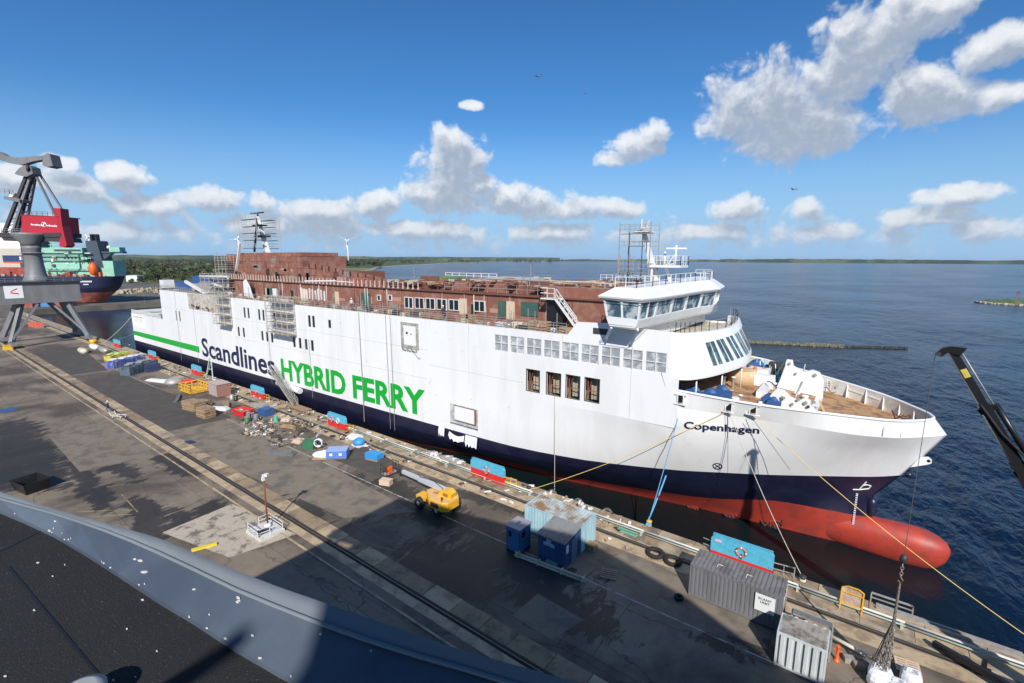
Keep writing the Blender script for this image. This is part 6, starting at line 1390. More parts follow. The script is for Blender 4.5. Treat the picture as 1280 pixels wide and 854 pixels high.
# ---- boom lift ---------------------------------------------------------------
bl = thing('boom_lift', (-31.3, 30.4, 0), 'yellow telescopic boom lift with its pale boom lowered towards the quay edge', 'boom lift')
YL = mat('lift_yellow', (.82, .44, .015), .4, var=.08, c2=(.62, .36, .12), amt=.45, dsc=2.2)
mb = MB(); mb.cbox((-31.7, 30.4, .75), 2.6, 1.5, .4, -.15); mb.build('chassis', BLACK, bl)
for i, (x, y) in enumerate(((-33.3, 29.45), (-33.0, 31.5), (-30.9, 29.5), (-30.3, 31.2))):
    mb = MB(); mb.lathe((x, y, .58), [(.34, -.24), (.54, -.24), (.58, -.14), (.58, .14), (.54, .24), (.34, .24)], 16, 'Y'); o = mb.build('wheel', RUBBER, bl)
    mb = MB(); mb.lathe((x, y, .58), [(.08, -.26), (.32, -.22), (.34, -.1), (.34, .1), (.32, .24)], 12, 'Y'); mb.build('rim', mat('rim_cream', (.55, .48, .36), .6), o)
mb = MB(); P = [(-32.9, 30.0), (-31.5, 28.95), (-29.75, 28.9), (-29.3, 29.3), (-29.35, 30.8), (-30.2, 31.5), (-32.3, 31.5)]
mb.prism(P, 1.0, 1.75); mb.build('turntable_body', YL, bl)
mb = MB(); mb.prism([(x*.96-31.0*.04, y*.94+30.2*.06) for x, y in P], 1.75, 1.86); mb.build('hood', mat('faded_yellow_hood', (.72, .45, .16), .5, var=.15), bl)
mb = MB(); mb.prism([(-34.0, 29.6), (-32.8, 29.5), (-32.8, 30.6), (-34.0, 30.6)], .7, 1.15); mb.build('front_axle_cover', YL, bl)
mb = MB(); mb.slab([(-31.1, 29.8, 1.8), (-29.6, 29.95, 1.8), (-29.5, 29.95, 2.35), (-29.9, 29.9, 2.65), (-30.8, 29.85, 2.5)], (-.05, .75, 0)); o = mb.build('boom_mount', YL, bl)
mb = MB(); mb.box(-30.5, -29.9, 29.82, 29.86, 2.0, 2.3); mb.build('mount_decal', mat('brown_decal', (.3, .15, .05), .5), o)
for (x, y) in ((-32.2, 30.6), (-31.6, 30.0), (-31.0, 31.0)):
    mb = MB(); mb.cbox((x, y, 1.89), .5, .4, .06, .2); mb.build('hood_panel', mat('rusty_hood_panel', (.42, .22, .10), .7, var=.3), bl)
mb = MB(); mb.lathe((-30.0, 29.2, 1.86), [(.06, 0), (.06, .3), (.09, .32), (.09, .4)], 8); mb.build('exhaust', BLACK, bl)
mb = MB(); mb.box(-31.2, -30.2, 28.88, 28.92, 1.15, 1.6); mb.build('engine_grille', DSTEEL, bl)
mb = MB(); mb.path([(-30.6, 30.1, 2.5), (-32.5, 30.5, 2.75), (-35, 31.0, 2.2)], .06, 5); mb.build('boom_hose', BLACK, bl)
bm0, bm1 = Vector((-30.4, 30.3, 2.35)), Vector((-39.2, 32.0, 1.35))
BW = mat('boom_pale_grey', (.55, .56, .58), .4, var=.06)
mb = MB(); mb.bar(bm0, bm0.lerp(bm1, .55), .42, .42); mb.build('boom_section', BW, bl); mb = MB(); mb.bar(bm0.lerp(bm1, .55), bm0.lerp(bm1, .93), .33, .33); mb.build('boom_section', BW, bl)
mb = MB(); mb.bar(bm0.lerp(bm1, .93), bm1+Vector((-.7, .2, -.5)), .26, .3); mb.bar(bm1, bm1+Vector((-1.0, .2, .0)), .3); mb.build('jib_knuckle', DSTEEL, bl)
mb = MB(); c = Vector((-41.6, 32.5, 0))
for z in (.25, .8, 1.35):
    for (a, b) in (((-.5, -.9), (.5, -.9)), ((.5, -.9), (.5, .9)), ((.5, .9), (-.5, .9)), ((-.5, .9), (-.5, -.9))): mb.bar(c+Vector((a[0], a[1], z)), c+Vector((b[0], b[1], z)), .05)
for (dx, dy) in ((-.5, -.9), (.5, -.9), (.5, .9), (-.5, .9), (0, -.9), (0, .9)): mb.bar(c+Vector((dx, dy, .25)), c+Vector((dx, dy, 1.35)), .05)
bs = mb.build('basket_rails', DSTEEL, bl); mb = MB(); mb.cbox(c+Vector((0, 0, .22)), 1.0, 1.8, .06); mb.build('basket_floor', GALV, bs); mb = MB(); mb.cbox(c+Vector((.35, -.3, .8)), .35, .5, .8); mb.build('control_box', ORANGE, bs)
# ---- safety shields with lifebuoys along the edge -----------------------------
def shield(x0, x1, y, label, h=1.95, red=.5, buoys=1, rail=True, top=True):
    t = thing('safety_shield', ((x0+x1)/2, y, 0), label, 'safety shield', 'blue and red safety shields along the quay edge'); L = x1-x0
    mb = MB(); c_ = .25; mb.slab([(x0, y, h*red), (x1, y, h*red), (x1, y, h-c_), (x1-.12, y, h-.06), (x1-c_, y, h), (x0+c_, y, h), (x0+.12, y, h-.06), (x0, y, h-c_)], (0, .35, 0)); mb.build('blue_panel', CYAN, t)
    mb = MB(); mb.box(x0+.01, x1-.01, y+.01, y+.34, .08, h*red-.002); mb.build('red_panel', REDC, t)
    mb = MB(); mb.bar((x0+.1, y+.1, h+.08), (x1-.1, y+.1, h+.08), .05); mb.bar((x0+.1, y+.3, h+.08), (x1-.1, y+.3, h+.08), .05)
    for k in range(4): xx = x0+.15+(L-.3)*k/3; mb.bar((xx, y+.1, h-.02), (xx, y+.1, h+.08), .04)
    mb.build('top_rail', CYAN, t)
    for k in range(buoys):
        bx = x0+L*(k+1)/(buoys+1)+(0 if buoys == 1 else -.2); mb = MB(); mb.path([(bx+.36*math.cos(a*.393), y-.06, h*.62+.36*math.sin(a*.393)) for a in range(16)], .14, 6, close=True); o = mb.build('lifebuoy', mat('buoy_red', (.62, .16, .10), .6) if k == 0 else TARP, t)
        mb = MB()
        for q_ in range(4): a = q_*1.571; mb.bar((bx+.36*math.cos(a-.15), y-.06, h*.62+.36*math.sin(a-.15)), (bx+.36*math.cos(a+.15), y-.06, h*.62+.36*math.sin(a+.15)), .155, n=6)
        mb.build('white_band', WHITE, o); mb = MB(); mb.box(bx-.05, bx+.1, y-.08, y, h*.3, h*.5); mb.build('buoy_bracket', DSTEEL, t)
    if rail:
        mb = MB()
        for z in (.5, 1.0): mb.bar((x1, y+.2, z), (x1+1.4, y+.4, z), .06)
        mb.bar((x1+1.4, y+.4, 0), (x1+1.4, y+.4, 1.05), .07); mb.bar((x1+.7, y+.3, 0), (x1+.7, y+.3, 1.0), .05); mb.build('yellow_rail', YELLOW if x1 < -20 else GALV, t)
    return t
shield(-34.3, -29.6, 38.0, 'long blue and red shield with white sheet on its corner, right of the boom lift')
shield(-61.9, -57.6, 37.6, 'blue and red shield with two buoys below the pale green letter F', buoys=2)
shield(-86.5, -82.2, 38.1, 'blue and red shield just left of the gangway foot')
shield(-113.4, -109.0, 38.4, 'blue and red shield beside the steel trestle near the letter S')
shield(-139.5, -135.0, 38.4, 'blue and red shield under the left part of the green stripe')
shield(-166.5, -161.5, 38.3, 'farthest blue and red shield, off the ferry stern', rail=False)
bs_ = shield(-8.6, -4.0, 38.9, 'large sky blue shield with orange lifebuoy behind the grey container', h=1.75, red=.24)
mb = MB(); mb.box(-8.3, -7.8, 38.86, 38.9, 1.3, 1.5); mb.build('small_badge', mat('badge_pink', (.75, .45, .5), .5), bs_)
mb = MB()
for z in (.5, 1.0): mb.bar((-8.6, 39.2, z), (-9.3, 39.3, z), .05)
mb.build('side_rail', GALV, bs_)
# ---- lamp post on its little platform -----------------------------------------
lp = thing('lamp_post', (-41.3, 18.6, 0), 'rusty thin lamp post standing on a low white platform with rails', 'lamp post')
mb = MB(); mb.prism([(-42.3, 17.15), (-39.75, 17.2), (-39.8, 19.35), (-42.4, 19.35)], 0, .28); mb.build('platform', mat('chalky_white', (.62, .62, .58), .7, var=.2, sc=3, c2=(.35, .28, .22), amt=.5, dsc=2), lp)
mb = MB(); mb.box(-41.2, -40.5, 17.5, 18.6, .28, .30); mb.build('open_pit', BLACK, lp)
mb = MB(); mb.lathe((-41.3, 18.6, .28), [(.3, 0), (.3, .2), (.18, .35)], 12); mb.build('base_collar', TARP, lp)
mb = MB(); mb.bar((-41.3, 18.6, .4), (-41.3, 18.6, 5.35), .15, n=8); mb.build('pole', mat('rusty_pole', (.20, .08, .04), .8, var=.3, sc=5), lp)
mb = MB(); mb.cbox((-41.15, 18.6, 5.2), .25, .3, .25); mb.cbox((-41.2, 18.5, 4.9), .22, .22, .3); mb.cbox((-40.9, 18.7, 5.3), .22, .3, .22, .5); mb.build('lamp_head', WHITE, lp)
mb = MB()
for (a, b) in (((-42.2, 17.3), (-40.2, 17.3)), ((-40.2, 17.3), (-40.1, 18.2)), ((-42.3, 19.25), (-39.95, 19.25)), ((-42.3, 18.3), (-42.3, 19.25))):
    for z in (.6, .95): mb.bar((a[0], a[1], z), (b[0], b[1], z), .045)
    mb.bar((a[0], a[1], .28), (a[0], a[1], .95), .05); mb.bar((b[0], b[1], .28), (b[0], b[1], .95), .05)
mb.build('guard_rail', WRAIL, lp)
ybm = thing('yellow_beam', (-42.8, 13.9, 0), 'yellow painted beam lying on the concrete slab by the roof edge', 'beam')
mb = MB(); mb.bar((-43.0, 13.1, .12), (-42.4, 14.8, .12), .25, .2); mb.build('beam', mat('beam_yellow', (.72, .55, .05), .6, var=.1), ybm)
# ---- gangway -------------------------------------------------------------------
gw = thing('gangway', (-79, 40, 0), 'long aluminium gangway leading from the quay up to the ferry side', 'gangway')
g0, g1 = Vector((-73.2, 39.0, .45)), Vector((-84.6, 41.2, 4.2))
for s_ in (-.42, .42):
    o_ = Vector((0, s_, 0)); mb = MB(); mb.bar(g0+o_, g1+o_, .12, .22); mb.build('side_beam', GALV, gw)
    mb = MB()
    for k in range(9): p = g0.lerp(g1, k/8)+o_; mb.bar(p, p+Vector((0, 0, 1.05)), .06)
    for z in (.55, 1.05): mb.bar(g0+o_+Vector((0, 0, z)), g1+o_+Vector((0, 0, z)), .06)
    mb.build('handrail', GALV, gw)
mb = MB()
for k in range(26): p = g0.lerp(g1, (k+.5)/26); mb.cbox(p, .3, .76, .04)
mb.build('tread', mat('gangway_tread', (.38, .30, .22), .7), gw, kind='stuff')
mb = MB(); mb.box(-74.3, -69.6, 38.2, 39.7, .3, .42); mb.build('landing_deck', mat('landing_brown', (.32, .20, .12), .8, var=.2), gw)
mb = MB()
for (x, y) in ((-74.2, 38.3), (-69.8, 38.3), (-74.2, 39.6), (-69.8, 39.6)): mb.box(x, x+.12, y, y+.12, 0, .3)
mb.build('landing_leg', GALV, gw)
cv = thing('rolled_cover', (-79.5, 41, 2), 'white rolled sheeting hanging on the hull beside the gangway', 'sheeting')
mb = MB(); mb.bar((-83.0, 41.3, 2.2), (-75.9, 41.4, 1.9), 1.1, 1.0, n=8); mb.build('roll', TARP, cv)
for i, (x, z, w_, h_) in enumerate(((-43.2, 3.0, 1.0, 1.6), (-41.4, 2.4, 2.6, .8), (-38.6, 2.6, 1.9, 1.5))):
    ts = thing('torn_sheeting', (x, 41.6, z), ('small', 'long sagging', 'broad')[i]+' torn white plastic sheet hanging below the square side door', 'sheeting'); mb = MB(); n_ = 8; top, bot = [], []
    for k in range(n_+1): f = k/n_; sg_ = math.sin(f*math.pi)*.5; top.append(Vector((x+w_*f, YS-.10, z-(sg_*.7 if i == 1 else 0)))); bot.append(Vector((x+w_*f, YS-.30-.05*(k % 2), z-h_*(.55+.45*abs(math.sin(k*1.7)))-(sg_*.7 if i == 1 else 0))))
    mb.loft([bot, top]); mb.build('sheet', TARP, ts)
# ---- scaffolds -------------------------------------------------------------------
def scaffold(name, label, x0, x1, y0, y1, z0, levels, dz, m_=GALV, bays=3, plank=True, w_=.07, up=1.1):
    t = thing(name, ((x0+x1)/2, (y0+y1)/2, z0), label, 'scaffold'); top = z0+dz*(levels-1)+up
    for i in range(bays+1):
        x = x0+(x1-x0)*i/bays
        for y in (y0, y1): mb = MB(); mb.bar((x, y, z0-.2), (x, y, top), w_); mb.build('standard', m_, t)
    for k in range(levels):
        z = z0+k*dz
        if plank: mb = MB(); mb.box(x0-.1, x1+.1, y0+.06, y1-.06, z-.04, z+.02); mb.build('platform', mat('scaffold_boards', (.36, .30, .22), .8, var=.3, sc=3), t)
        mb = MB()
        for zz in (z, z+.5, z+1.0):
            for y in (y0, y1): mb.bar((x0, y, zz), (x1, y, zz), w_*.85)
            for x in (x0, x1): mb.bar((x, y0, zz), (x, y1, zz), w_*.85)
        if k % 2 == 0: mb.bar((x0, y0, z), (x0+(x1-x0)/bays, y0, z+dz), w_*.7)
        mb.build('guard_rail', m_, t)
    return t
PG = mat('pale_scaffold_tube', (.52, .49, .43), .5, .2, var=.2, sc=2)
scaffold('hanging_scaffold', 'narrow hanging scaffold tower at the dark mooring port in the ferry side', -105.2, -100.2, 40.4, 41.7, 11.2, 4, 1.75, PG, 3)
scaffold('hanging_scaffold', 'wide hanging scaffold over the windows above the lettering', -83.6, -76.6, 40.4, 41.7, 11.5, 4, 1.75, PG, 4)
scaffold('deck_scaffold', 'dense pale scaffold around the davits on the after deck', -117, -106, 43.2, 45.6, 16.4, 3, 1.7, PG, 5)
scaffold('wall_scaffold', 'tall scaffold against the after end of the red brown funnel casing', -112.4, -107.5, 44.6, 46.3, 16.4, 5, 1.8, PG, 3)
SD_ = mat('dark_scaffold_tube', (.14, .12, .11), .6, .3, var=.2)
ms = thing('mast_scaffold', (-109, YC, 25), 'dark tiered scaffold wrapped around the after mast', 'scaffold')
for (x, y) in ((-113.2, 50.5), (-105.3, 50.5), (-113.2, 55.5), (-105.3, 55.5), (-109.2, 50.5)):
    mb = MB(); mb.bar((x, y, 25.2), (x, y, 33.2 if x != -109.2 else 30), .09); mb.build('standard', PG, ms)
for k, z in enumerate((26.2, 27.9, 29.4, 30.8, 32.3)):
    mb = MB(); x0, x1 = -112.6+.3*(k % 2), -105.2-.2*k; mb.box(x0, x1, 50.7, 51.5, z-.06, z+.04); mb.box(x0+.8, x1-.6, 54.5, 55.3, z-.06, z+.04); mb.build('platform', DSTEEL, ms)
    mb = MB()
    for zz in (z+.5, z+1.0):
        mb.bar((x0, 50.6, zz), (x1, 50.6, zz), .07); mb.bar((x0, 55.4, zz), (x1, 55.4, zz), .07)
    for j in range(6): xx = x0+(x1-x0)*j/5; mb.bar((xx, 50.6, z), (xx, 50.6, z+1.0), .06)
    mb.build('guard_rail', PG, ms)
scf = thing('foremast_scaffold', (-21.8, YC, 21.7), 'slender grey scaffold tower around the bridge mast', 'scaffold')
for (x, y) in ((-23.6, 51.6), (-20.0, 51.6), (-23.6, 54.2), (-20.0, 54.2)): mb = MB(); mb.bar((x, y, 21.4), (x, y, 28.1), .09); mb.build('standard', GALV, scf)
for (x, y) in ((-22.4, 51.6), (-21.0, 51.9)): mb = MB(); mb.bar((x, y, 21.4), (x, y, 27), .07); mb.build('inner_standard', DSTEEL, scf)
for z in (26.9, 25.1, 22.6):
    if z != 25.1: mb = MB(); mb.box(-23.6, -20.0, 51.7, 52.5, z-.05, z); mb.build('platform', GW, scf)
    mb = MB()
    for zz in (z+.45, z+.95):
        for y in (51.6, 54.2): mb.bar((-23.6, y, zz), (-20.0, y, zz), .055)
    for j in range(7): xx = -23.6+3.6*j/6; mb.bar((xx, 51.6, z+.45), (xx, 51.6, z+.95), .045)
    mb.build('guard_rail', GALV, scf)
# ---- ropes, pipes, fenders ---------------------------------------------------------
def cable(name, a, b, w_, m_, label, cat='rope', sag=.0, extra=None, group=None):
    a, b = Vector(a), Vector(b); P = [a.lerp(b, k/14)-Vector((0, 0, sag*4*(k/14)*(1-k/14))) for k in range(15)]
    mb = MB(); mb.path(P, w_, 5); o = mb.build(name, m_); tag(o, label, cat, group); return o
cable('mooring_rope', onz(660, 613, .2), (-8.95, 43.15, 11.2), .06, ROPEY, 'pale yellow mooring rope from the middle fairlead down to the quay by the long shield', sag=.5)
cable('mooring_rope', (9.9, 41.2, 0.6), (-7.15, 43.3, 11.15), .055, ROPEY, 'yellow mooring rope crossing in front of the bow to the right edge', sag=.6)
cable('mooring_rope', (-1.95, 39.5, .15), (-8.9, 43.1, 11.1), .055, ROPEW, 'thin cream mooring rope ending beside the large sky blue shield', sag=.5)
cable('mooring_rope', (-14.3, 39.7, .15), (-12.75, 42.4, 11.4), .08, ROPEB, 'blue mooring rope hanging from the aftermost fairlead', sag=.35)
cable('mooring_rope', (-14.4, 39.6, .1), (-13.5, 41.6, 4.5), .16, ROPEB, 'thick frayed lower end of the blue mooring rope', sag=.15)
cable('mooring_rope', (-173.0, 37.5, .2), (-161.8, 42.2, 8.6), .12, ROPEW, 'grey mooring rope from the stern rail to the quay', sag=.5)
cable('mooring_rope', (-176.0, 39.2, .2), (-161.9, 42.4, 3.6), .08, ROPEB, 'blue line from the stern corner to the quay', sag=.3)
cable('hull_cable', (-8.95, 42.9, 11.1), (-8.9, 44.6, 4.9), .04, ROPED, 'thin dark line hanging straight down from the middle fairlead', 'cable')
cable('hull_cable', (-7.1, 43.0, 11.0), (-4.2, 45.6, 6.2), .045, ROPED, 'dark line slanting down from the forward fairlead across the hull', 'cable')
for (px, z1, bot, lb) in ((450, DK, 0, 'heavy grey hose hanging over the letter F of the lettering'), (483, DK, 0.2, 'grey cable hanging left of the framed service port'), (488.5, DK, .2, 'second grey cable hanging beside the first near the service port'),
        (336, DK, 1.5, 'cable hanging through the wide hull scaffold'), (225, DK, .3, 'cable hanging at the stern over the green stripe'), (246, DK, 1.0, 'thin cable ending at the end of the green stripe'), (386, 11, 1.2, 'short cable hanging below the four low windows'), (693, 9.8, -1.5, 'pair of pale lines hanging below the four large openings')):
    p = ony(px, 430 if px < 600 else 520, YS-.12); cable('hanging_cable', (p.x, YS-.12, z1), (p.x+.3, YS-.25, bot), .11 if px in (450,) else .06, GALV if px != 693 else ROPEW, lb, 'cable', sag=0)
cable('hanging_cable', (-14.6, 41.95, 14.0), (-12.9, 42.2, 10.5), .05, GALV, 'dark cable draped over the hull below the last foil covered window', 'cable', sag=.5)
for i, (y, z, x0, x1, w_, m_) in enumerate(((38.35, .32, -62, 12.5, .16, mat('white_pipe', (.62, .60, .56), .5, var=.1, grime=.25)), (38.05, .26, -62, 12.5, .12, mat('green_pipe', (.34, .42, .36), .5, var=.1, grime=.2)))):
    pp = thing('service_pipe', (0, y, z), ('white pipeline', 'pale green pipeline')[i]+' running low along the quay edge', 'pipe')
    x = x0; k = 0
    while x < x1:
        xe = min(x1, x+6); 
        if not (-9 < x < -8): pass
        mb = MB(); mb.bar((x, y, z), (xe-.06, y, z), w_, n=8); mb.build('pipe_length', m_, pp); mb = MB(); mb.box(xe-.3, xe-.15, y-.14, y+.14, 0, z-.05); mb.build('bracket', mat('bracket_white', (.5, .48, .42), .7), pp); x = xe; k += 1
tk2 = thing('cable_tray', (5, 39.2, 0), 'long pale steel tray along the edge at the right end of the quay', 'cable tray')
mb = MB(); mb.box(2.4, 9.6, 39.45, 39.6, .1, .3); mb.box(2.4, 9.6, 39.1, 39.2, .1, .3); mb.build('tray_side', GALV, tk2)
for k in range(12): x = 2.6+k*.6; mb = MB(); mb.box(x, x+.08, 39.2, 39.45, .14, .18); mb.build('tray_rung', GALV, tk2)
ff = thing('fender_frame', (3.1, 39.6, 0), 'grey metal guard frame standing over the quay edge behind the chain load', 'frame')
mb = MB(); mb.bar((2.1, 39.9, 0), (2.1, 39.9, .75), .08); mb.bar((4.4, 39.9, 0), (4.4, 39.9, .75), .08); mb.bar((2.1, 39.9, .75), (4.4, 39.9, .75), .1); mb.bar((2.1, 39.9, .4), (4.4, 39.9, .4), .07); mb.build('frame_tube', GALV, ff)
yf = thing('barrier_unit', (1.0, 38.1, 0), 'yellow safety frame with worn backboard standing on the quay edge', 'frame')
mb = MB(); mb.box(.42, 1.58, 38.16, 38.22, .35, 1.5); mb.build('worn_board', mat('worn_pink_board', (.42, .28, .22), .8, var=.3, sc=3, c2=(.5, .48, .42), amt=.7, dsc=3), yf)
for x in (.38, 1.62): mb = MB(); mb.bar((x, 38.1, .3), (x, 38.1, 1.5), .08); mb.bar((x, 38.1, .35), (x, 37.8, .3), .08); mb.bar((x, 37.8, .35), (x, 37.8, 0), .08); mb.build('leg', YELLOW, yf)
for (x0, z0, x1, z1) in ((.38, 1.2, 1.62, 1.2), (.38, .35, 1.62, .35), (.38, 1.5, .7, 1.68), (.7, 1.68, 1.3, 1.68), (1.3, 1.68, 1.62, 1.5)): mb = MB(); mb.bar((x0, 38.1, z0), (x1, 38.1, z1), .07); mb.build('crossbar', YELLOW, yf)
for i, (x, y) in enumerate(((-24.7, 39.95), (-18.4, 39.95), (-21.6, 39.95), (-33, 39.95))):
    lb = ('round tyre fender showing over the edge behind the pale blue container', 'tyre fender just beyond the right end of the pale blue container', 'tyre fender half hidden by the pale blue container roof', 'tyre fender beyond the long shield')[i]
    tyre(x, y+.12, -.25, lb, .55, False, 'fender', m_=mat('grey_rubber', (.10, .10, .09), .8, var=.3))
gh = thing('green_grating', (-14.5, 37.7, 0), 'small green framed hatch beside the white pipeline', 'hatch')
mb = MB(); mb.box(-16.2, -14.4, 37.45, 37.5, .02, .2); mb.box(-16.2, -14.4, 37.8, 37.85, .02, .2); mb.box(-16.2, -16.15, 37.5, 37.8, .02, .2); mb.box(-14.45, -14.4, 37.5, 37.8, .02, .2); mb.build('rim', mat('mint_paint', (.16, .42, .30), .6), gh); mb = MB(); mb.box(-16.1, -14.5, 37.52, 37.78, .02, .08); mb.build('cover', DSTEEL, gh)
# mooring bollards and a ladder top
for (px, py, lb) in ((662, 614, 'bollard holding the pale yellow mooring rope'), (812, 657, 'yellow topped bollard holding the blue mooring rope'), (1003, 727, 'bollard wrapped with cream rope right of the grey container'), (163, 432, 'bollard at the stern of the ferry')):
    p = onz(px, py); t = thing('bollard', tuple(p), lb, 'bollard'); mb = MB(); mb.lathe((p.x, p.y-.15, 0), [(.26, 0), (.22, .08), (.16, .12), (.15, .42), (.26, .48), (.25, .56), (.05, .6)], 14); mb.build('post', YELLOW if px == 812 else DSTEEL, t)
    mb = MB()
    for k in range(3): mb.path([(p.x+.2*math.cos(a*.524), p.y-.15+.2*math.sin(a*.524), .18+.07*k) for a in range(12)], .07, 5, close=True)
    mb.build('rope_turns', ROPEW if px != 812 else ROPEB, t)
# ---- crane load with chains and bulk bags ------------------------------------------
ck = thing('truck_crane', (13, 31.5, 0), 'black folding truck crane reaching in from the right edge over the quay', 'crane')
hd = Vector((3.0, 31.6, 19.75)); bd = (Vector((6.9, 32.2, 13.5))-Vector((3.4, 31.7, 19.6))).normalized()
def bp(t, o=0.0, s=0.0): 
    side = Vector((bd.z, 0, -bd.x)).normalized(); return Vector((3.4, 31.7, 19.6))+bd*t+side*o+Vector((0, s, 0))
CB = mat('crane_black', (.012, .012, .013), .35, var=.15)
for i, (a, b, w_) in enumerate(((0, 5.5, .32), (2.9, 9.5, .42), (6.0, 14, .52), (9.5, 19.5, .62))): mb = MB(); mb.bar(bp(a), bp(b), w_, w_); mb.build('boom_section', CB, ck)
mb = MB(); mb.bar(bp(.2, -.3), bp(3.0, -.34), .07, n=8); mb.build('hydraulic_rod', GALV, ck); mb = MB(); mb.bar(bp(3.0, -.42), bp(6.4, -.5), .26, n=10); mb.bar(bp(3.1, -.35), bp(3.2, .3), .3); mb.build('hydraulic_ram', CB, ck)
mb = MB(); mb.bar(bp(6.4, -.5), bp(9.4, -.5), .06, n=8); mb.bar(bp(9.3, -.55), bp(13.5, -.6), .3, n=10); mb.bar(bp(6.3, -.55), bp(6.5, .3), .3); mb.build('hydraulic_ram', CB, ck)
mb = MB(); mb.path([bp(2.8, .1, -.25), bp(4.4, -.05, -.3), bp(5.8, -.4, -.3), bp(6.4, -.2, -.3)], .12, 6); mb.build('hydraulic_hose', RUBBER, ck)
mb = MB(); mb.slab([hd+Vector((-.25, -.12, -.35)), hd+Vector((.0, -.12, -.45)), hd+Vector((.25, -.12, -.2)), hd+Vector((.7, -.12, -.3)), hd+Vector((.9, -.12, .1)), hd+Vector((.3, -.12, .12)), hd+Vector((0, -.12, 0))], (0, .35, 0)); mb.build('boom_tip', CB, ck)
mb = MB(); mb.lathe(hd+Vector((-.1, -.2, -.32)), [(.1, 0), (.1, .4)], 10, 'Y'); mb.build('tip_sheave', DSTEEL, ck)
mb = MB(); q0 = bp(.95, -.02, -.19); side = Vector((bd.z, 0, -bd.x)).normalized(); mb.slab([q0-side*.12, q0-side*.12+bd*.45, q0+side*.12+bd*.45, q0+side*.12], (0, -.01, 0)); mb.slab([q0-side*.05+bd*.1+Vector((0, -.012, 0)), q0-side*.05+bd*.35+Vector((0, -.012, 0)), q0+side*.05+bd*.35+Vector((0, -.012, 0)), q0+side*.05+bd*.1+Vector((0, -.012, 0))], (0, -.008, 0)); mb.build('boom_sticker', mat('sticker_yellow', (.6, .5, .1), .5), ck)
bb = bp(19.5)
mb = MB(); mb.bar(bb, (bb.x+.6, bb.y+.1, 1.6), .9, .9); mb.build('crane_column', CB, ck)
mb = MB(); mb.box(10.6, 19.0, 31.0, 33.4, .9, 1.5); mb.build('truck_chassis', CB, ck); mb = MB(); mb.box(19.2, 21.6, 30.9, 33.5, .8, 3.3); mb.build('cab', CB, ck); mb = MB(); mb.box(19.6, 21.2, 30.87, 30.9, 2.1, 3.0); mb.build('cab_window', GLASS, ck)
for x in (12, 16.5, 20.5):
    for y in (31.0, 33.2): mb = MB(); mb.lathe((x, y, .52), [(.2, -.2), (.5, -.2), (.52, 0), (.5, .2), (.2, .2)], 14, 'Y'); mb.build('wheel', RUBBER, ck)
mb = MB(); mb.bar((5.3, 37.2, .32), (11.6, 33.0, 1.0), .3, .35); mb.build('outrigger_beam', CB, ck)
mb = MB(); mb.bar((7.5, 36.6, .1), (7.5, 36.6, .8), .22); mb.box(7.1, 7.9, 36.2, 37.0, 0, .1); mb.build('outrigger_foot', CB, ck)
hx, hy = 2.8, 31.75
cable('hoist_wire', (hx, hy, 19.3), (hx, hy, 8.3), .03, ROPED, 'thin hoist wire dropping from the black crane tip to its hook ball', 'wire')
hk = thing('crane_hook', (hx, hy, 8), 'dark hook ball and shackles hanging over the water in front of the bulbous bow', 'hook')
mb = MB(); mb.lathe((hx, hy, 8.05), [(.03, .28), (.14, .2), (.19, 0), (.14, -.2), (.03, -.26)], 12); mb.build('hook_ball', DSTEEL, hk)
for k in range(5): z = 7.75-.16*k-.1; mb = MB(); mb.path([(hx+.07*math.cos(a*.785)*(1 if k % 2 else .2), hy+.07*math.cos(a*.785)*(.2 if k % 2 else 1), z+.11*math.sin(a*.785)) for a in range(8)], .035, 5, close=True); mb.build('chain_link', GALV, hk)
mb = MB(); mb.path([(hx, hy, 6.95), (hx+.1, hy, 6.8), (hx+.02, hy, 6.62), (hx-.1, hy, 6.72)], .06, 6); mb.build('hook', mat('hook_brass', (.4, .3, .15), .5, .4), hk)
ch = thing('chain_sling', (hx, hy, 1.5), 'bunch of hanging chains fanning down to the white bulk bags', 'chains')
rnd = random.Random(6)
for k in range(14):
    a = k*.449; r_ = .16+.5*rnd.random(); e = Vector((hx-.3+r_*math.cos(a)*.8, hy+.25+r_*math.sin(a)*.8, .7)); s_ = Vector((hx+.03*math.cos(a), hy+.03*math.sin(a), 6.6)); mb = MB()
    m1 = Vector((hx+.06*math.cos(a), hy+.06*math.sin(a), 4.2)); mb.path([s_, m1, m1.lerp(e, .5)+Vector((0, 0, .1)), e], .045, 5); mb.build('chain', mat('chain_tan', (.30, .27, .22), .6, .3, var=.4, sc=9, c2=(.08, .07, .06), amt=.9, dsc=14), ch)
mb = MB()
for k in range(260):
    t = rnd.random(); z = .6+3.3*t; r_ = (.44*(1-t)+.07); a = rnd.uniform(0, 6.28); mb.cbox((hx-.25*(1-t)+r_*math.cos(a)*rnd.random()**.5, hy+.2*(1-t)+r_*math.sin(a)*rnd.random()**.5, z), .04, .04, .12, a, Matrix.Rotation(rnd.uniform(-.5, .5), 3, 'X'))
mb.build('chain_links', GALV, ch, kind='stuff')
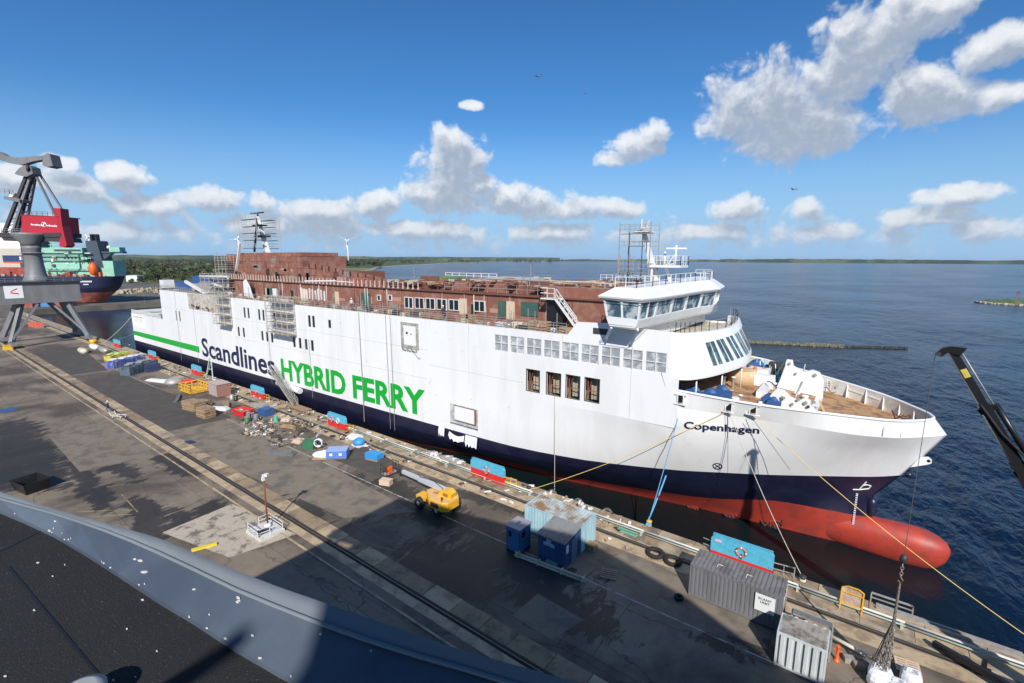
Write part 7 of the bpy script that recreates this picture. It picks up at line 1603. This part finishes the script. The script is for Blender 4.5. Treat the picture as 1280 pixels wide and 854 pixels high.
def bag(x, y, s_, label):
    t = thing('bulk_bag', (x, y, 0), label, 'bag', 'white bulk bags under the chains'); mb = MB(); rows = []; rr = random.Random(int(x*100))
    for (f, z) in ((.75, 0), (1.0, .15), (1.08, .5), (1.0, .8), (.85, 1.0), (.5, 1.08), (.05, 1.02)):
        rows.append([(x+s_*.5*f*(1+.12*rr.uniform(-1, 1))*(abs(math.cos(a))**.5)*math.copysign(1, math.cos(a)), y+s_*.5*f*(1+.12*rr.uniform(-1, 1))*(abs(math.sin(a))**.5)*math.copysign(1, math.sin(a)), z*s_*.95) for a in [i*math.pi/7+.1 for i in range(14)]])
    mb.loft(rows, close=True); mb.build('sack', TARP, t); mb = MB()
    for dx in (-.3, .3): mb.path([(x+dx*s_, y-.2, s_*.9), (x+dx*s_*.8, y-.1, s_*1.25), (x+dx*s_, y+.2, s_*.9)], .05, 5)
    mb.build('lifting_loop', WHITE, t); return t
bag(2.55, 31.75, 1.1, 'big white bulk bag directly under the chains at the bottom edge'); bag(3.35, 31.5, .9, 'white bulk bag right of the biggest one'); bag(4.0, 32.75, .95, 'rightmost white bulk bag near the pale pallet'); 
bg = thing('padded_beam', (1.2, 33.2, .5), 'cream padded beam on an orange jack beside the pale container', 'beam')
mb = MB(); mb.bar((.15, 33.35, .75), (2.15, 33.1, .55), .22, n=8); mb.build('padding', mat('cream_padding', (.66, .60, .46), .7, var=.1), bg); mb = MB(); mb.bar((2.15, 33.1, .55), (2.35, 33.08, .53), .1, n=8); mb.build('beam_end', DSTEEL, bg)
oj = thing('orange_jack', (.5, 32.3, 0), 'bright orange screw jack standing beside the pale grey container', 'jack')
mb = MB(); mb.lathe((.52, 32.35, 0), [(.2, 0), (.18, .05), (.08, .12), (.08, .9), (.12, .95), (.12, 1.02)], 10); mb.build('tube', ORANGE, oj); mb = MB(); mb.bar((.3, 32.35, .7), (.74, 32.35, .7), .05); mb.build('handle', ORANGE, oj)
for i, (x, y) in enumerate(((1.1, 32.7), (1.6, 32.5))): crate('scrap_box', x, y, .55, .4, .3, (GALV, GW)[i], ('small grey scrap box under the padded beam', 'small brown scrap box under the padded beam')[i], 'box', .4)
# ---- heaps and stacks along the middle of the quay ------------------------------------
def bin_(x, y, sx, sy, h, m_, label, rz=0.0, cat='skip', fill=None, name='waste_skip'):
    t = local(name, (x, y, 0), label, cat, None, rz); w_ = .05; fl = .18
    outer_ = [(-sx/2, -sy/2), (sx/2, -sy/2), (sx/2, sy/2), (-sx/2, sy/2)]
    for k in range(4):
        (ax, ay), (bx, by) = outer_[k], outer_[(k+1) % 4]; c_ = .82; mb = MB()
        mb.slab([(ax*c_, ay*c_, .1), (bx*c_, by*c_, .1), (bx, by, h), (ax, ay, h)], (-.03*ax, -.03*ay, 0)); mb.build('side', m_, t)
    mb = MB(); mb.box(-sx*.41, sx*.41, -sy*.41, sy*.41, .06, .12); mb.build('floor', m_, t)
    for xx in (-sx*.3, sx*.3): mb = MB(); mb.box(xx-.05, xx+.05, -sy*.4, sy*.4, 0, .06); mb.build('skid', DSTEEL, t)
    if fill:
        r_ = random.Random(int(x*7)); mb = MB()
        for k in range(14): mb.cbox((r_.uniform(-sx*.35, sx*.35), r_.uniform(-sy*.35, sy*.35), h*.7+r_.uniform(-.05, .15)), r_.uniform(.2, .6), r_.uniform(.1, .4), .1, r_.random()*3, Matrix.Rotation(r_.uniform(-.5, .5), 3, 'Y'))
        mb.build('rubbish', fill, t, kind='stuff')
    return t
bin_(-76.3, 32.2, 3.2, 1.8, 1.0, REDC, 'open bright red skip beside the timber stacks', .1, fill=GALV)
crate('blue_box', -73.6, 34.4, 1.9, 1.5, 1.1, BLUE, 'closed blue steel box right of the red skip', 'box', .1, 1)
bx = local('steel_cabinet', (-91.2, 34.9, 0), 'pinkish brown steel cabinet right of the yellow frame cage', 'cabinet', None, .0)
mb = MB(); mb.box(-1.8, 1.8, -1.1, 1.1, .1, 2.3); mb.build('body', mat('cabinet_brown', (.32, .16, .13), .6, var=.15), bx); mb = MB(); mb.box(-1.6, 1.6, -1.14, -1.1, .2, 2.2); mb.build('door', mat('cabinet_pale', (.42, .34, .32), .6), bx); mb = MB(); mb.box(-1.9, 1.9, -1.2, 1.2, 2.3, 2.38); mb.build('roof', mat('cabinet_top', (.45, .36, .33), .6), bx)
yc = local('yellow_cage', (-97.5, 33.2, 0), 'open yellow lifting cage with low railings on the quay', 'cage', None, .05)
mb = MB(); mb.box(-2.3, 2.3, -1.6, 1.6, .15, .3); mb.build('floor_plate', YELLOW, yc)
for (a, b) in (((-2.3, -1.6), (2.3, -1.6)), ((2.3, -1.6), (2.3, 1.6)), ((2.3, 1.6), (-2.3, 1.6)), ((-2.3, 1.6), (-2.3, -1.6))):
    mb = railing([(a[0], a[1], .3), (b[0], b[1], .3)], 1.2, 1.1, .14, 2); mb.build('side_rail', YELLOW, yc)
STK = [mat('stack_yellow', (.62, .52, .08), .6, var=.3, c2=(.10, .08, .05), amt=.7, dsc=1.1), mat('stack_blue', (.06, .09, .34), .6, var=.25, c2=(.35, .36, .40), amt=.6, dsc=1.2), mat('stack_slate', (.10, .14, .18), .6, var=.2, c2=(.03, .04, .05), amt=.7, dsc=1.0), mat('stack_navy', (.04, .05, .12), .6, var=.2), mat('stack_lime', (.35, .6, .2), .6, var=.2)]
def railstack(px0, py0, px1, py1, w_, h_, m_, m2, label, n=6):
    A_, B_ = onz(px0, py0), onz(px1, py1); t = thing('stacked_frames', tuple(A_), label, 'stack', 'stacks of coloured frames on the quay'); d = (B_-A_)
    L = d.length; d.normalize(); nn = Vector((-d.y, d.x, 0))
    for k in range(n): p = A_+d*L*(k+.5)/n; mb = MB(); mb.cbox(p+Vector((0, 0, h_/2)), L/n*.86, w_, h_*(1+.12*(k % 3)), math.atan2(d.y, d.x)); mb.build('frame', m_, t)
    for k in range(n-1): p = A_+d*L*(k+1)/n; mb = MB(); mb.cbox(p+Vector((0, 0, h_*1.2))+nn*.3*w_*(k % 2), L/n*.8, w_*.5, .18, math.atan2(d.y, d.x)+.3*k); mb.build('loose_piece', m2, t)
    return t
railstack(134, 452, 160, 447, 2.0, 1.3, STK[0], STK[4], 'row of yellow and lime stacked frames farthest from the camera', 6)
railstack(137, 461, 178, 452, 2.2, 1.5, STK[1], TARP, 'row of dark blue stacked frames behind the slate ones', 8)
railstack(156, 470, 193, 460, 2.2, 1.8, STK[2], GALV, 'row of slate grey stacked frames ending in a black box', 6)
dkb = crate('dark_box', -123.8, 34.0, 4.0, 2.6, 1.6, STK[3], 'long near black box at the right end of the stacked frames', 'box', .15, 2)
for (px, py, m_, m2, lb) in ((104, 441, mat('canvas_cream', (.55, .50, .38), .8, var=.2), WOOD, 'low cream boat shaped bundle near the right crane leg'), (118, 436, TARP, YELLOW, 'white wrapped bundle behind the cream one'), (130, 440, GALV, WOOD, 'pile of grey bars beside the crane leg')):
    p = onz(px, py); t = thing('wrapped_bundle', tuple(p), lb, 'bundle'); mb = MB(); mb.lathe((p.x, p.y, .5), [(.1, -2.6), (.7, -2.2), (.8, 0), (.7, 2.0), (.1, 2.5)], 10, 'X'); mb.build('cover', m_, t); mb = MB()
    for k in range(4): mb.cbox((p.x-1.5+k, p.y+.3*(k % 2), 1.1), .8, .5, .3, k)
    mb.build('loose_boards', m2, t, kind='stuff')
t = thing('yellow_drum', tuple(onz(117, 429)), 'bright yellow drum standing behind the bundles at the crane leg', 'drum'); p = onz(117, 429); mb = MB(); mb.lathe((p.x, p.y, 0), [(.9, 0), (.9, 1.0), (.6, 1.1)], 12); mb.build('body', YELLOW, t)
t = thing('yellow_box', tuple(onz(10, 437)), 'yellow box beside the left crane leg', 'box'); p = onz(10, 437); mb = MB(); mb.cbox(p+Vector((0, 0, .5)), 2.4, 1.6, 1.0); mb.build('body', mat('amber_paint', (.80, .50, .02), .5), t); mb = MB(); mb.cbox(p+Vector((0, 0, 1.05)), 2.5, 1.7, .1); mb.build('lid', YELLOW, t)
t = thing('red_crates', tuple(onz(43, 408)), 'orange red crates on the quay beyond the crane legs', 'crate'); p = onz(43, 409)
for k in range(3): mb = MB(); mb.cbox(p+Vector((k*2.6-2, .4*k, .8)), 2.2, 2, 1.6); mb.build('crate_box', mat('coral_paint', (.70, .16, .10), .6), t)
# flat packs, sheets, boards, buckets
for (px, py, sx, sy, m_, rz, lb) in ((197, 477, 5.5, 1.2, TARP, .3, 'long flat white pack lying left of the silver tank'), (323, 508, 3.4, 1.0, GALV, .2, 'grey folded frame beside the blue box'), (268, 512, 5.0, 1.1, TARP, .5, 'white sheeting spread behind the timber stacks'), (350, 568, 4.0, .8, CG, .45, 'long grey plates lying left of the green machine parts'), (373, 553, 1.5, 1.1, PLY, .2, 'pale wooden tray left of the green machine parts'), (360, 535, 2.4, .5, WOOD, .3, 'single brown board among the scrap'), (358, 526, 1.4, 1.0, PLY, .5, 'opened cardboard box at the top of the scrap heap'), (222, 499, 4.5, .5, mat('slate_sheet', (.12, .14, .16), .6), -.5, 'narrow grey sheet lying on the painted line'), (443, 548, 2.2, 1.2, TARP, .2, 'low white pallet load under the blue dome cover')):
    p = onz(px, py); t = local('flat_pack', (p.x, p.y, 0), lb, 'pack', None, rz)
    for k in range(3): mb = MB(); mb.cbox((.1*(k % 2), .05*k, .08+.13*k), sx*(1-.1*k), sy*(1-.08*k), .12, .05*k); mb.build('layer', m_, t)
# silver domed tank, blue domes
def dome(px, py, r_, h_, m_, lb, cat='cover', base=None):
    p = onz(px, py); t = thing('domed_cover', tuple(p), lb, cat); mb = MB(); mb.lathe((p.x, p.y, .25 if base else 0), [(r_, 0), (r_*1.02, h_*.35), (r_*.8, h_*.75), (r_*.4, h_*.96), (.02, h_)], 14); mb.build('shell', m_, t)
    if base: mb = MB(); mb.cbox((p.x, p.y, .12), r_*1.9, r_*1.7, .24); mb.build('base_tray', base, t)
    return t
BT = mat('bright_blue_tarp', (.04, .28, .62), .5, var=.25, sc=2, bump=.4, bsc=5)
dome(218, 481, 1.5, 1.2, GALV, 'silver domed tank left of the yellow cage', 'tank', CG); dome(236, 480, 1.2, .7, REDC, 'low red dome behind the yellow cage', 'cover', CG)
dome(449, 557, .75, .8, BT, 'rounded bright blue cover on a white pallet', 'cover', TARP)
t = local('blue_cover', (-44.5+.2, 33.5+.1, 0), 'square edged bright blue cover next to the rounded one', 'cover', None, .2); p = onz(468, 574); t.location = p
mb = MB(); mb.prism([(-.95, -.6), (.95, -.6), (1.05, .5), (-.9, .6)], .2, .85); mb.build('tarp', BT, t); mb = MB(); mb.cbox((0, 0, .1), 1.8, 1.1, .2); mb.build('pallet_base', WOOD, t)
vn = local('covered_trolley', tuple(onz(411, 573)), 'low blue box trolley with white sheeted nose lying on the quay', 'trolley', None, .75)
mb = MB(); mb.box(-.1, 2.3, -.75, .75, .25, 1.15); mb.build('blue_box', mat('periwinkle_blue', (.10, .20, .58), .5, var=.12), vn); mb = MB(); mb.box(-.12, 2.32, -.77, .77, 1.15, 1.22); mb.build('lid', mat('pale_periwinkle', (.30, .40, .70), .5), vn)
mb = MB(); mb.lathe((-.1, 0, .5), [(.62, 0), (.55, -.6), (.45, -1.1), (.35, -1.5), (.1, -1.8)], 10, 'X'); mb.build('white_nose', TARP, vn); mb = MB(); mb.box(-1.8, 2.2, -.6, .6, .08, .25); mb.build('deck', WOOD, vn)
for k in (.3, 1.4): mb = MB(); mb.box(k, k+.35, -.79, -.76, .6, .9); mb.build('white_label', WHITE, vn)
# timber stacks
for (px, py, sx, sy, h_, lb, rz) in ((243, 512, 3.4, 1.8, 1.5, 'brown timber stack nearest the steel cabinet', .2), (258, 521, 2.6, 1.6, 1.6, 'brown timber stack at the front of the pile', .1), (254, 508, 2.0, 1.6, 1.0, 'lower timber stack behind the front one', .4), (283, 508, 3.0, .8, .5, 'loose boards between timber and red skip', -.4)):
    p = onz(px, py); t = local('timber_stack', (p.x, p.y, 0), lb, 'timber stack', None, rz); n_ = 5
    for k in range(n_): mb = MB(); mb.cbox((random.uniform(-.1, .1), 0, h_*(k+.5)/n_), sx, sy, h_/n_*.72, random.uniform(-.05, .05)); mb.build('board_layer', WOOD if k % 2 else mat('aged_board', (.34, .24, .15), .8, var=.3, sc=3, c2=(.10, .07, .05), amt=.6, dsc=2), t)
# scrap: bicycles, green machine, hoses, drums
def bicycle(px, py, rz, label):
    p = onz(px, py); t = local('bicycle', (p.x, p.y, 0), label, 'bicycle', 'bicycles parked among the scrap', rz)
    for x in (-.55, .55):
        mb = MB(); mb.path([(x+.34*math.cos(a*.45), 0, .35+.34*math.sin(a*.45)) for a in range(14)], .05, 5, close=True); mb.bar((x-.3, 0, .35), (x+.3, 0, .35), .02); mb.bar((x, 0, .05), (x, 0, .65), .02); mb.build('wheel', RUBBER, t)
    mb = MB(); S_2, H_2, B_2 = (-.2, 0, .85), (.38, 0, .9), (-.05, 0, .35)
    for a, b in ((S_2, H_2), (S_2, B_2), (B_2, (.42, 0, .78)), ((-.55, 0, .35), B_2), ((-.55, 0, .35), S_2), (H_2, (.55, 0, .35))): mb.bar(a, b, .045)
    mb.build('frame', DSTEEL, t); mb = MB(); mb.cbox((-.22, 0, .95), .26, .14, .06); mb.build('saddle', BLACK, t); mb = MB(); mb.bar((.36, -.28, 1.02), (.36, .28, 1.02), .04); mb.bar((.38, 0, .9), (.36, 0, 1.02), .04); mb.build('handlebar', GALV, t); return t
bikes = [(326, 540, .2, 'dark bicycle at the left end of the scrap area'), (338, 537, .5, 'bicycle just right of the leftmost one'), (350, 552, 2.9, 'lowest bicycle of the group'), (343, 549, .3, 'bicycle leaning beside the lowest one'), (370, 533, 1.1, 'bicycle in the far right group nearest the gangway'), (378, 540, .4, 'bicycle in the middle of the right group'), (386, 536, .1, 'rightmost bicycle of the group')]
b0 = None
for px, py, rz, lb in bikes:
    if b0 is None: b0 = bicycle(px, py, rz, lb)
    else: place(copy_tree(b0), tuple(onz(px, py)), rz, lb)
gm = thing('green_machine', tuple(onz(388, 560)), 'green winch machinery with pale cable coil among the scrap', 'machine'); p = onz(388, 560)
GMG = mat('machine_green', (.04, .16, .08), .6, var=.25, grime=.3)
mb = MB(); mb.cbox(p+Vector((0, 0, .5)), 1.6, 1.0, 1.0, .4); mb.build('body', GMG, gm); mb = MB(); mb.cbox(p+Vector((-1.0, .6, .4)), 1.2, .8, .8, .8); mb.build('side_unit', mat('slate_unit', (.15, .19, .18), .6), gm)
mb = MB(); q_ = onz(398, 562)+Vector((0, 0, .85)); mb.path([q_+a_*.5*math.cos(k*.42)+Vector((0, 0, .5*math.sin(k*.42))) for k in range(15)], .16, 6, close=True); mb.path([q_+f_*.3+a_*.45*math.cos(k*.42)+Vector((0, 0, .45*math.sin(k*.42))) for k in range(15)], .16, 6, close=True); mb.build('cable_coil', TARP, gm)
mb = MB()
for k in range(10): mb.bar(p+Vector((rnd.uniform(-2, 2), rnd.uniform(-.5, 1.5), .1)), p+Vector((rnd.uniform(-2, 2), rnd.uniform(-.5, 1.5), .9)), .07)
mb.build('loose_rods', DSTEEL, gm, kind='stuff')
for (px, py, m_, lb) in ((311, 523, CG, 'grey drum at the right end of the red skip'), (316, 524, BLACK, 'black drum between the grey ones'), (320, 526, CG, 'grey drum nearest the blue box'), (345, 528, mat('teal_green_plastic', (.02, .35, .18), .5), 'green plastic drum in the scrap'), (309, 529, GMG, 'dark green drum at the left of the scrap'), (290, 500, GALV, 'silver drum behind the red skip'), (295, 501, BLACK, 'black drum behind the red skip')):
    p = onz(px, py); t = thing('drum', tuple(p), lb, 'drum'); mb = MB(); mb.lathe((p.x, p.y, 0), [(.32, 0), (.34, .3), (.32, .32), (.34, .6), (.32, .62), (.32, .95)], 12); mb.build('body', m_, t); mb = MB(); mb.lathe((p.x, p.y, .95), [(.3, 0), (.3, .02)], 12); mb.build('lid', GALV, t)
mb = MB(); rnd = random.Random(31)
for k in range(170):
    px, py = rnd.choice([(rnd.uniform(304, 345), rnd.uniform(522, 545)), (rnd.uniform(335, 400), rnd.uniform(525, 560))]); p = onz(px, py)
    mb.k = rnd.randrange(6); mb.cbox(p+Vector((0, 0, rnd.uniform(.02, .22))), rnd.uniform(.08, .9), rnd.uniform(.05, .3), rnd.uniform(.03, .25), rnd.random()*3, Matrix.Rotation(rnd.uniform(-.3, .3), 3, 'Y'))
tag(mb.build('scrap_pieces', [WOOD, GALV, DSTEEL, TARP, GW, PLY]), 'scattered scrap of bars, offcuts and boards between bicycles and skip', kind='stuff')
mb = MB()
for k in range(700):
    x = rnd.uniform(-150, -14); y = rnd.choice([rnd.uniform(38.6, 39.7), rnd.uniform(37.2, 39.7), rnd.uniform(35.2, 36.2)])
    mb.k = rnd.randrange(5); mb.cbox((x, y, .08+rnd.random()*.1), rnd.uniform(.08, .8), rnd.uniform(.05, .3), rnd.uniform(.03, .16), rnd.random()*3)
for k in range(40):
    x = rnd.uniform(-42, -36); mb.k = rnd.choice((2, 3)); mb.cbox((x, rnd.uniform(38.8, 39.6), .15+rnd.random()*.2), rnd.uniform(.3, .9), rnd.uniform(.2, .5), rnd.uniform(.1, .3), rnd.random()*3)
mb.build('edge_litter', [WOOD, DSTEEL, GALV, TARP, GW], kind='stuff', label='litter of hoses, offcuts and plastic along the quay edge')
# trestle near the S
tr_ = thing('steel_trestle', tuple(onz(262, 475)), 'greenish steel trestle leaning at the quay edge below the letter S', 'trestle'); p = onz(262, 474)
mb = MB()
for dx in (-1.6, 1.6): mb.bar(p+Vector((dx, 0, 0)), p+Vector((dx*.2, .5, 4.2)), .16)
mb.bar(p+Vector((-1, .3, 2)), p+Vector((1, .3, 2)), .12); mb.bar(p+Vector((-1.6, 0, .2)), p+Vector((.6, .4, 3.6)), .1); mb.build('frame', mat('aqua_steel', (.40, .50, .46), .5), tr_)
# ---- people ----------------------------------------------------------------------------
def person(loc, rz, top_m, leg_m, hat_m, label, pose='stand', hi=None):
    t = local('person', loc, label, 'person', None, rz); me = bpy.data.meshes.new('body')
    walk = .22 if pose == 'walk' else .06
    V = [(0, 0, .95), (0, 0, 1.15), (0, 0, 1.40), (0, 0, 1.52), (0, .01, 1.66), (-.10, 0, .90), (-.11, walk, .50), (-.11, walk*.6-.02, .08), (-.11, walk*.6+.12, .04), (.10, 0, .90), (.11, -walk*.7, .50), (.11, -walk*1.4, .10), (.11, -walk*1.4+.12, .04), (-.19, 0, 1.38), (-.27, -.04, 1.12), (-.27, .10, .88), (-.27, .14, .80), (.19, 0, 1.38), (.27, .05, 1.12), (.27, .16, .90), (.27, .20, .83)]
    E = [(0, 1), (1, 2), (2, 3), (3, 4), (0, 5), (5, 6), (6, 7), (7, 8), (0, 9), (9, 10), (10, 11), (11, 12), (2, 13), (13, 14), (14, 15), (15, 16), (2, 17), (17, 18), (18, 19), (19, 20)]
    RR = [.15, .14, .15, .06, .11, .10, .075, .05, .045, .10, .075, .05, .045, .075, .05, .04, .035, .075, .05, .04, .035]
    me.from_pydata(V, E, []); o = bpy.data.objects.new('tmp_body', me); COL.objects.link(o); sk = o.modifiers.new('skin', 'SKIN'); ss = o.modifiers.new('sub', 'SUBSURF'); ss.levels = 1; ss.render_levels = 1
    for i, r_ in enumerate(RR): me.skin_vertices[0].data[i].radius = (r_, r_*.8)
    me.skin_vertices[0].data[0].use_root = True
    bpy.context.view_layer.update(); dg = bpy.context.evaluated_depsgraph_get(); m2 = bpy.data.meshes.new_from_object(o.evaluated_get(dg)); bpy.data.objects.remove(o)
    m2.materials.clear()
    for m_ in (top_m, leg_m, SKIN, BLACK): m2.materials.append(m_)
    for f in m2.polygons:
        c_ = f.center; f.use_smooth = True
        f.material_index = 3 if c_.z < .12 else 1 if (c_.z < .97 and abs(c_.x) < .22) else 2 if (c_.z > 1.50 or (abs(c_.x) > .21 and c_.z < .86)) else 0
    b = bpy.data.objects.new('body', m2); COL.objects.link(b); b.parent = t
    mb = MB(); mb.lathe((0, 0, 1.70), [(.135, 0), (.13, .07), (.08, .14), (.01, .16)], 10); mb.build('helmet', hat_m, t)
    return t
SKIN = mat('skin', (.45, .26, .18), .6); JD = mat('dark_work_jacket', (.03, .03, .045), .8); JB = mat('blue_work_trousers', (.05, .09, .30), .8); JW = mat('pale_work_shirt', (.55, .55, .58), .8); HI = mat('hi_vis', (.45, .60, .05), .7)
p = onz(136, 515); person(tuple(p), 2.6, JD, JB, WHITE, 'worker in dark jacket and blue trousers walking along the inner crane track', 'walk')
p = ony(439.5, 381, 44.2); person((p.x, 44.2, DK-.15), 1.0, JW, mat('navy_trousers', (.03, .04, .10), .8), WHITE, 'worker in pale shirt and helmet on the ferry deck before the funnel slope')
p = ony(554, 390, 44.5); person((p.x, 44.5, DK-.15), .4, JD, JD, WHITE, 'worker in dark clothes with white helmet beside the row of deck windows')
p = onz(35, 398); person(tuple(p), .3, HI, HI, YELLOW, 'worker in bright yellow green clothing beyond the crane legs')
p = ony(725, 495, 42.9); person((p.x, 42.95, 9.4), .2, JW, JB, WHITE, 'worker in white and blue behind the second large side opening from the left')
# white handcart by the track
hc = local('handcart', tuple(onz(149, 523)), 'small white metal handcart standing beside the inner crane track', 'handcart', None, .5)
mb = MB()
for (a, b) in (((-.9, -.4, .5), (.9, -.4, .5)), ((-.9, .4, .5), (.9, .4, .5)), ((-.9, -.4, .5), (-.9, .4, .5)), ((.9, -.4, .5), (.9, .4, .5)), ((-.9, -.4, .5), (-1.2, -.4, 1.0)), ((-.9, .4, .5), (-1.2, .4, 1.0)), ((0, -.4, .5), (0, .4, .5)), ((-.7, -.4, .5), (-.7, -.4, .1)), ((.7, -.4, .5), (.7, -.4, .1)), ((-.7, .4, .5), (-.7, .4, .1)), ((.7, .4, .5), (.7, .4, .1))): mb.bar(a, b, .07)
mb.build('frame', WRAIL, hc)
for x in (-.7, .7): mb = MB(); mb.lathe((x, 0, .12), [(.12, -.42), (.12, -.36)], 10, 'Y'); mb.build('wheel', RUBBER, hc)
# flat blue sheets on the ground and a dark skip by the roof edge
for i, (px, py, sx, sy, m_, lb) in enumerate(((10, 513, 2.6, 1.8, BLUE, 'flat blue cover lying in the building shadow at the left edge'), (40, 612, 2.2, 2.0, BLACK, 'dark open skip just behind the roof edge at the left'), (238, 553, 1.6, .9, mat('navy_mat', (.03, .035, .09), .7), 'dark blue mat lying left of the inner crane track'))):
    p = onz(px, py)
    if i == 1: bin_(p.x, p.y, 3.0, 2.2, 1.2, BLACK, lb, .2)
    else:
        t = local('ground_sheet', (p.x, p.y, 0), lb, 'sheet'); mb = MB(); mb.prism([(-sx/2, -sy/2), (sx/2, -sy*.4), (sx*.45, sy/2), (-sx*.4, sy*.4)], .01, .06); mb.build('sheet', m_, t)
# ---- gulls -------------------------------------------------------------------------------
def gull(px, py, dep, span, bank, label):
    c = ond(px, py, dep); t = thing('gull', tuple(c), label, 'gull', None); w_ = span/2; GU = mat('gull_grey', (.20, .20, .21), .7)
    mb = MB(); mb.lathe(c, [(.01, -.28), (.06, -.18), (.085, 0), (.06, .18), (.015, .3)], 8, 'X'); mb.build('body', GU, t)
    for s_ in (-1, 1):
        mb = MB(); a1 = a_*s_*w_*.45+Vector((0, 0, .16+bank*s_)); a2 = a_*s_*w_+Vector((0, 0, .02+bank*2*s_)); mb.slab([c-f_*.1, c+a1-f_*.05, c+a2+f_*.12, c+a1+f_*.16, c+f_*.12], (0, 0, .02)); mb.build('wing', GU, t)
gull(673, 95.5, 60, 1.3, .05, 'gull with spread wings high in the middle of the sky'); gull(732, 117, 110, 1.2, 0, 'smallest gull, right of the highest one'); gull(992, 237, 65, 1.4, -.04, 'gull above the small white cloud on the right')
# ------------------------------------------------------------------ air
hm = bpy.data.materials.new('pale_air'); hm.use_nodes = True; ht_ = hm.node_tree; ht_.nodes.clear(); HB_ = NB(ht_)
pv = HB_.n('ShaderNodeVolumePrincipled', {'Color': (.62, .76, .95, 1), 'Density': 0.000016, 'Anisotropy': 0.0})
ho = HB_.n('ShaderNodeOutputMaterial'); ht_.links.new(pv.outputs[0], ho.inputs['Volume'])
mb = MB(); mb.box(-21900, 19000, -3900, 30000, -7.5, 150); mb.build('haze', hm, kind='stuff')
for o in bpy.data.objects:
    if '_w' in o: del o['_w']
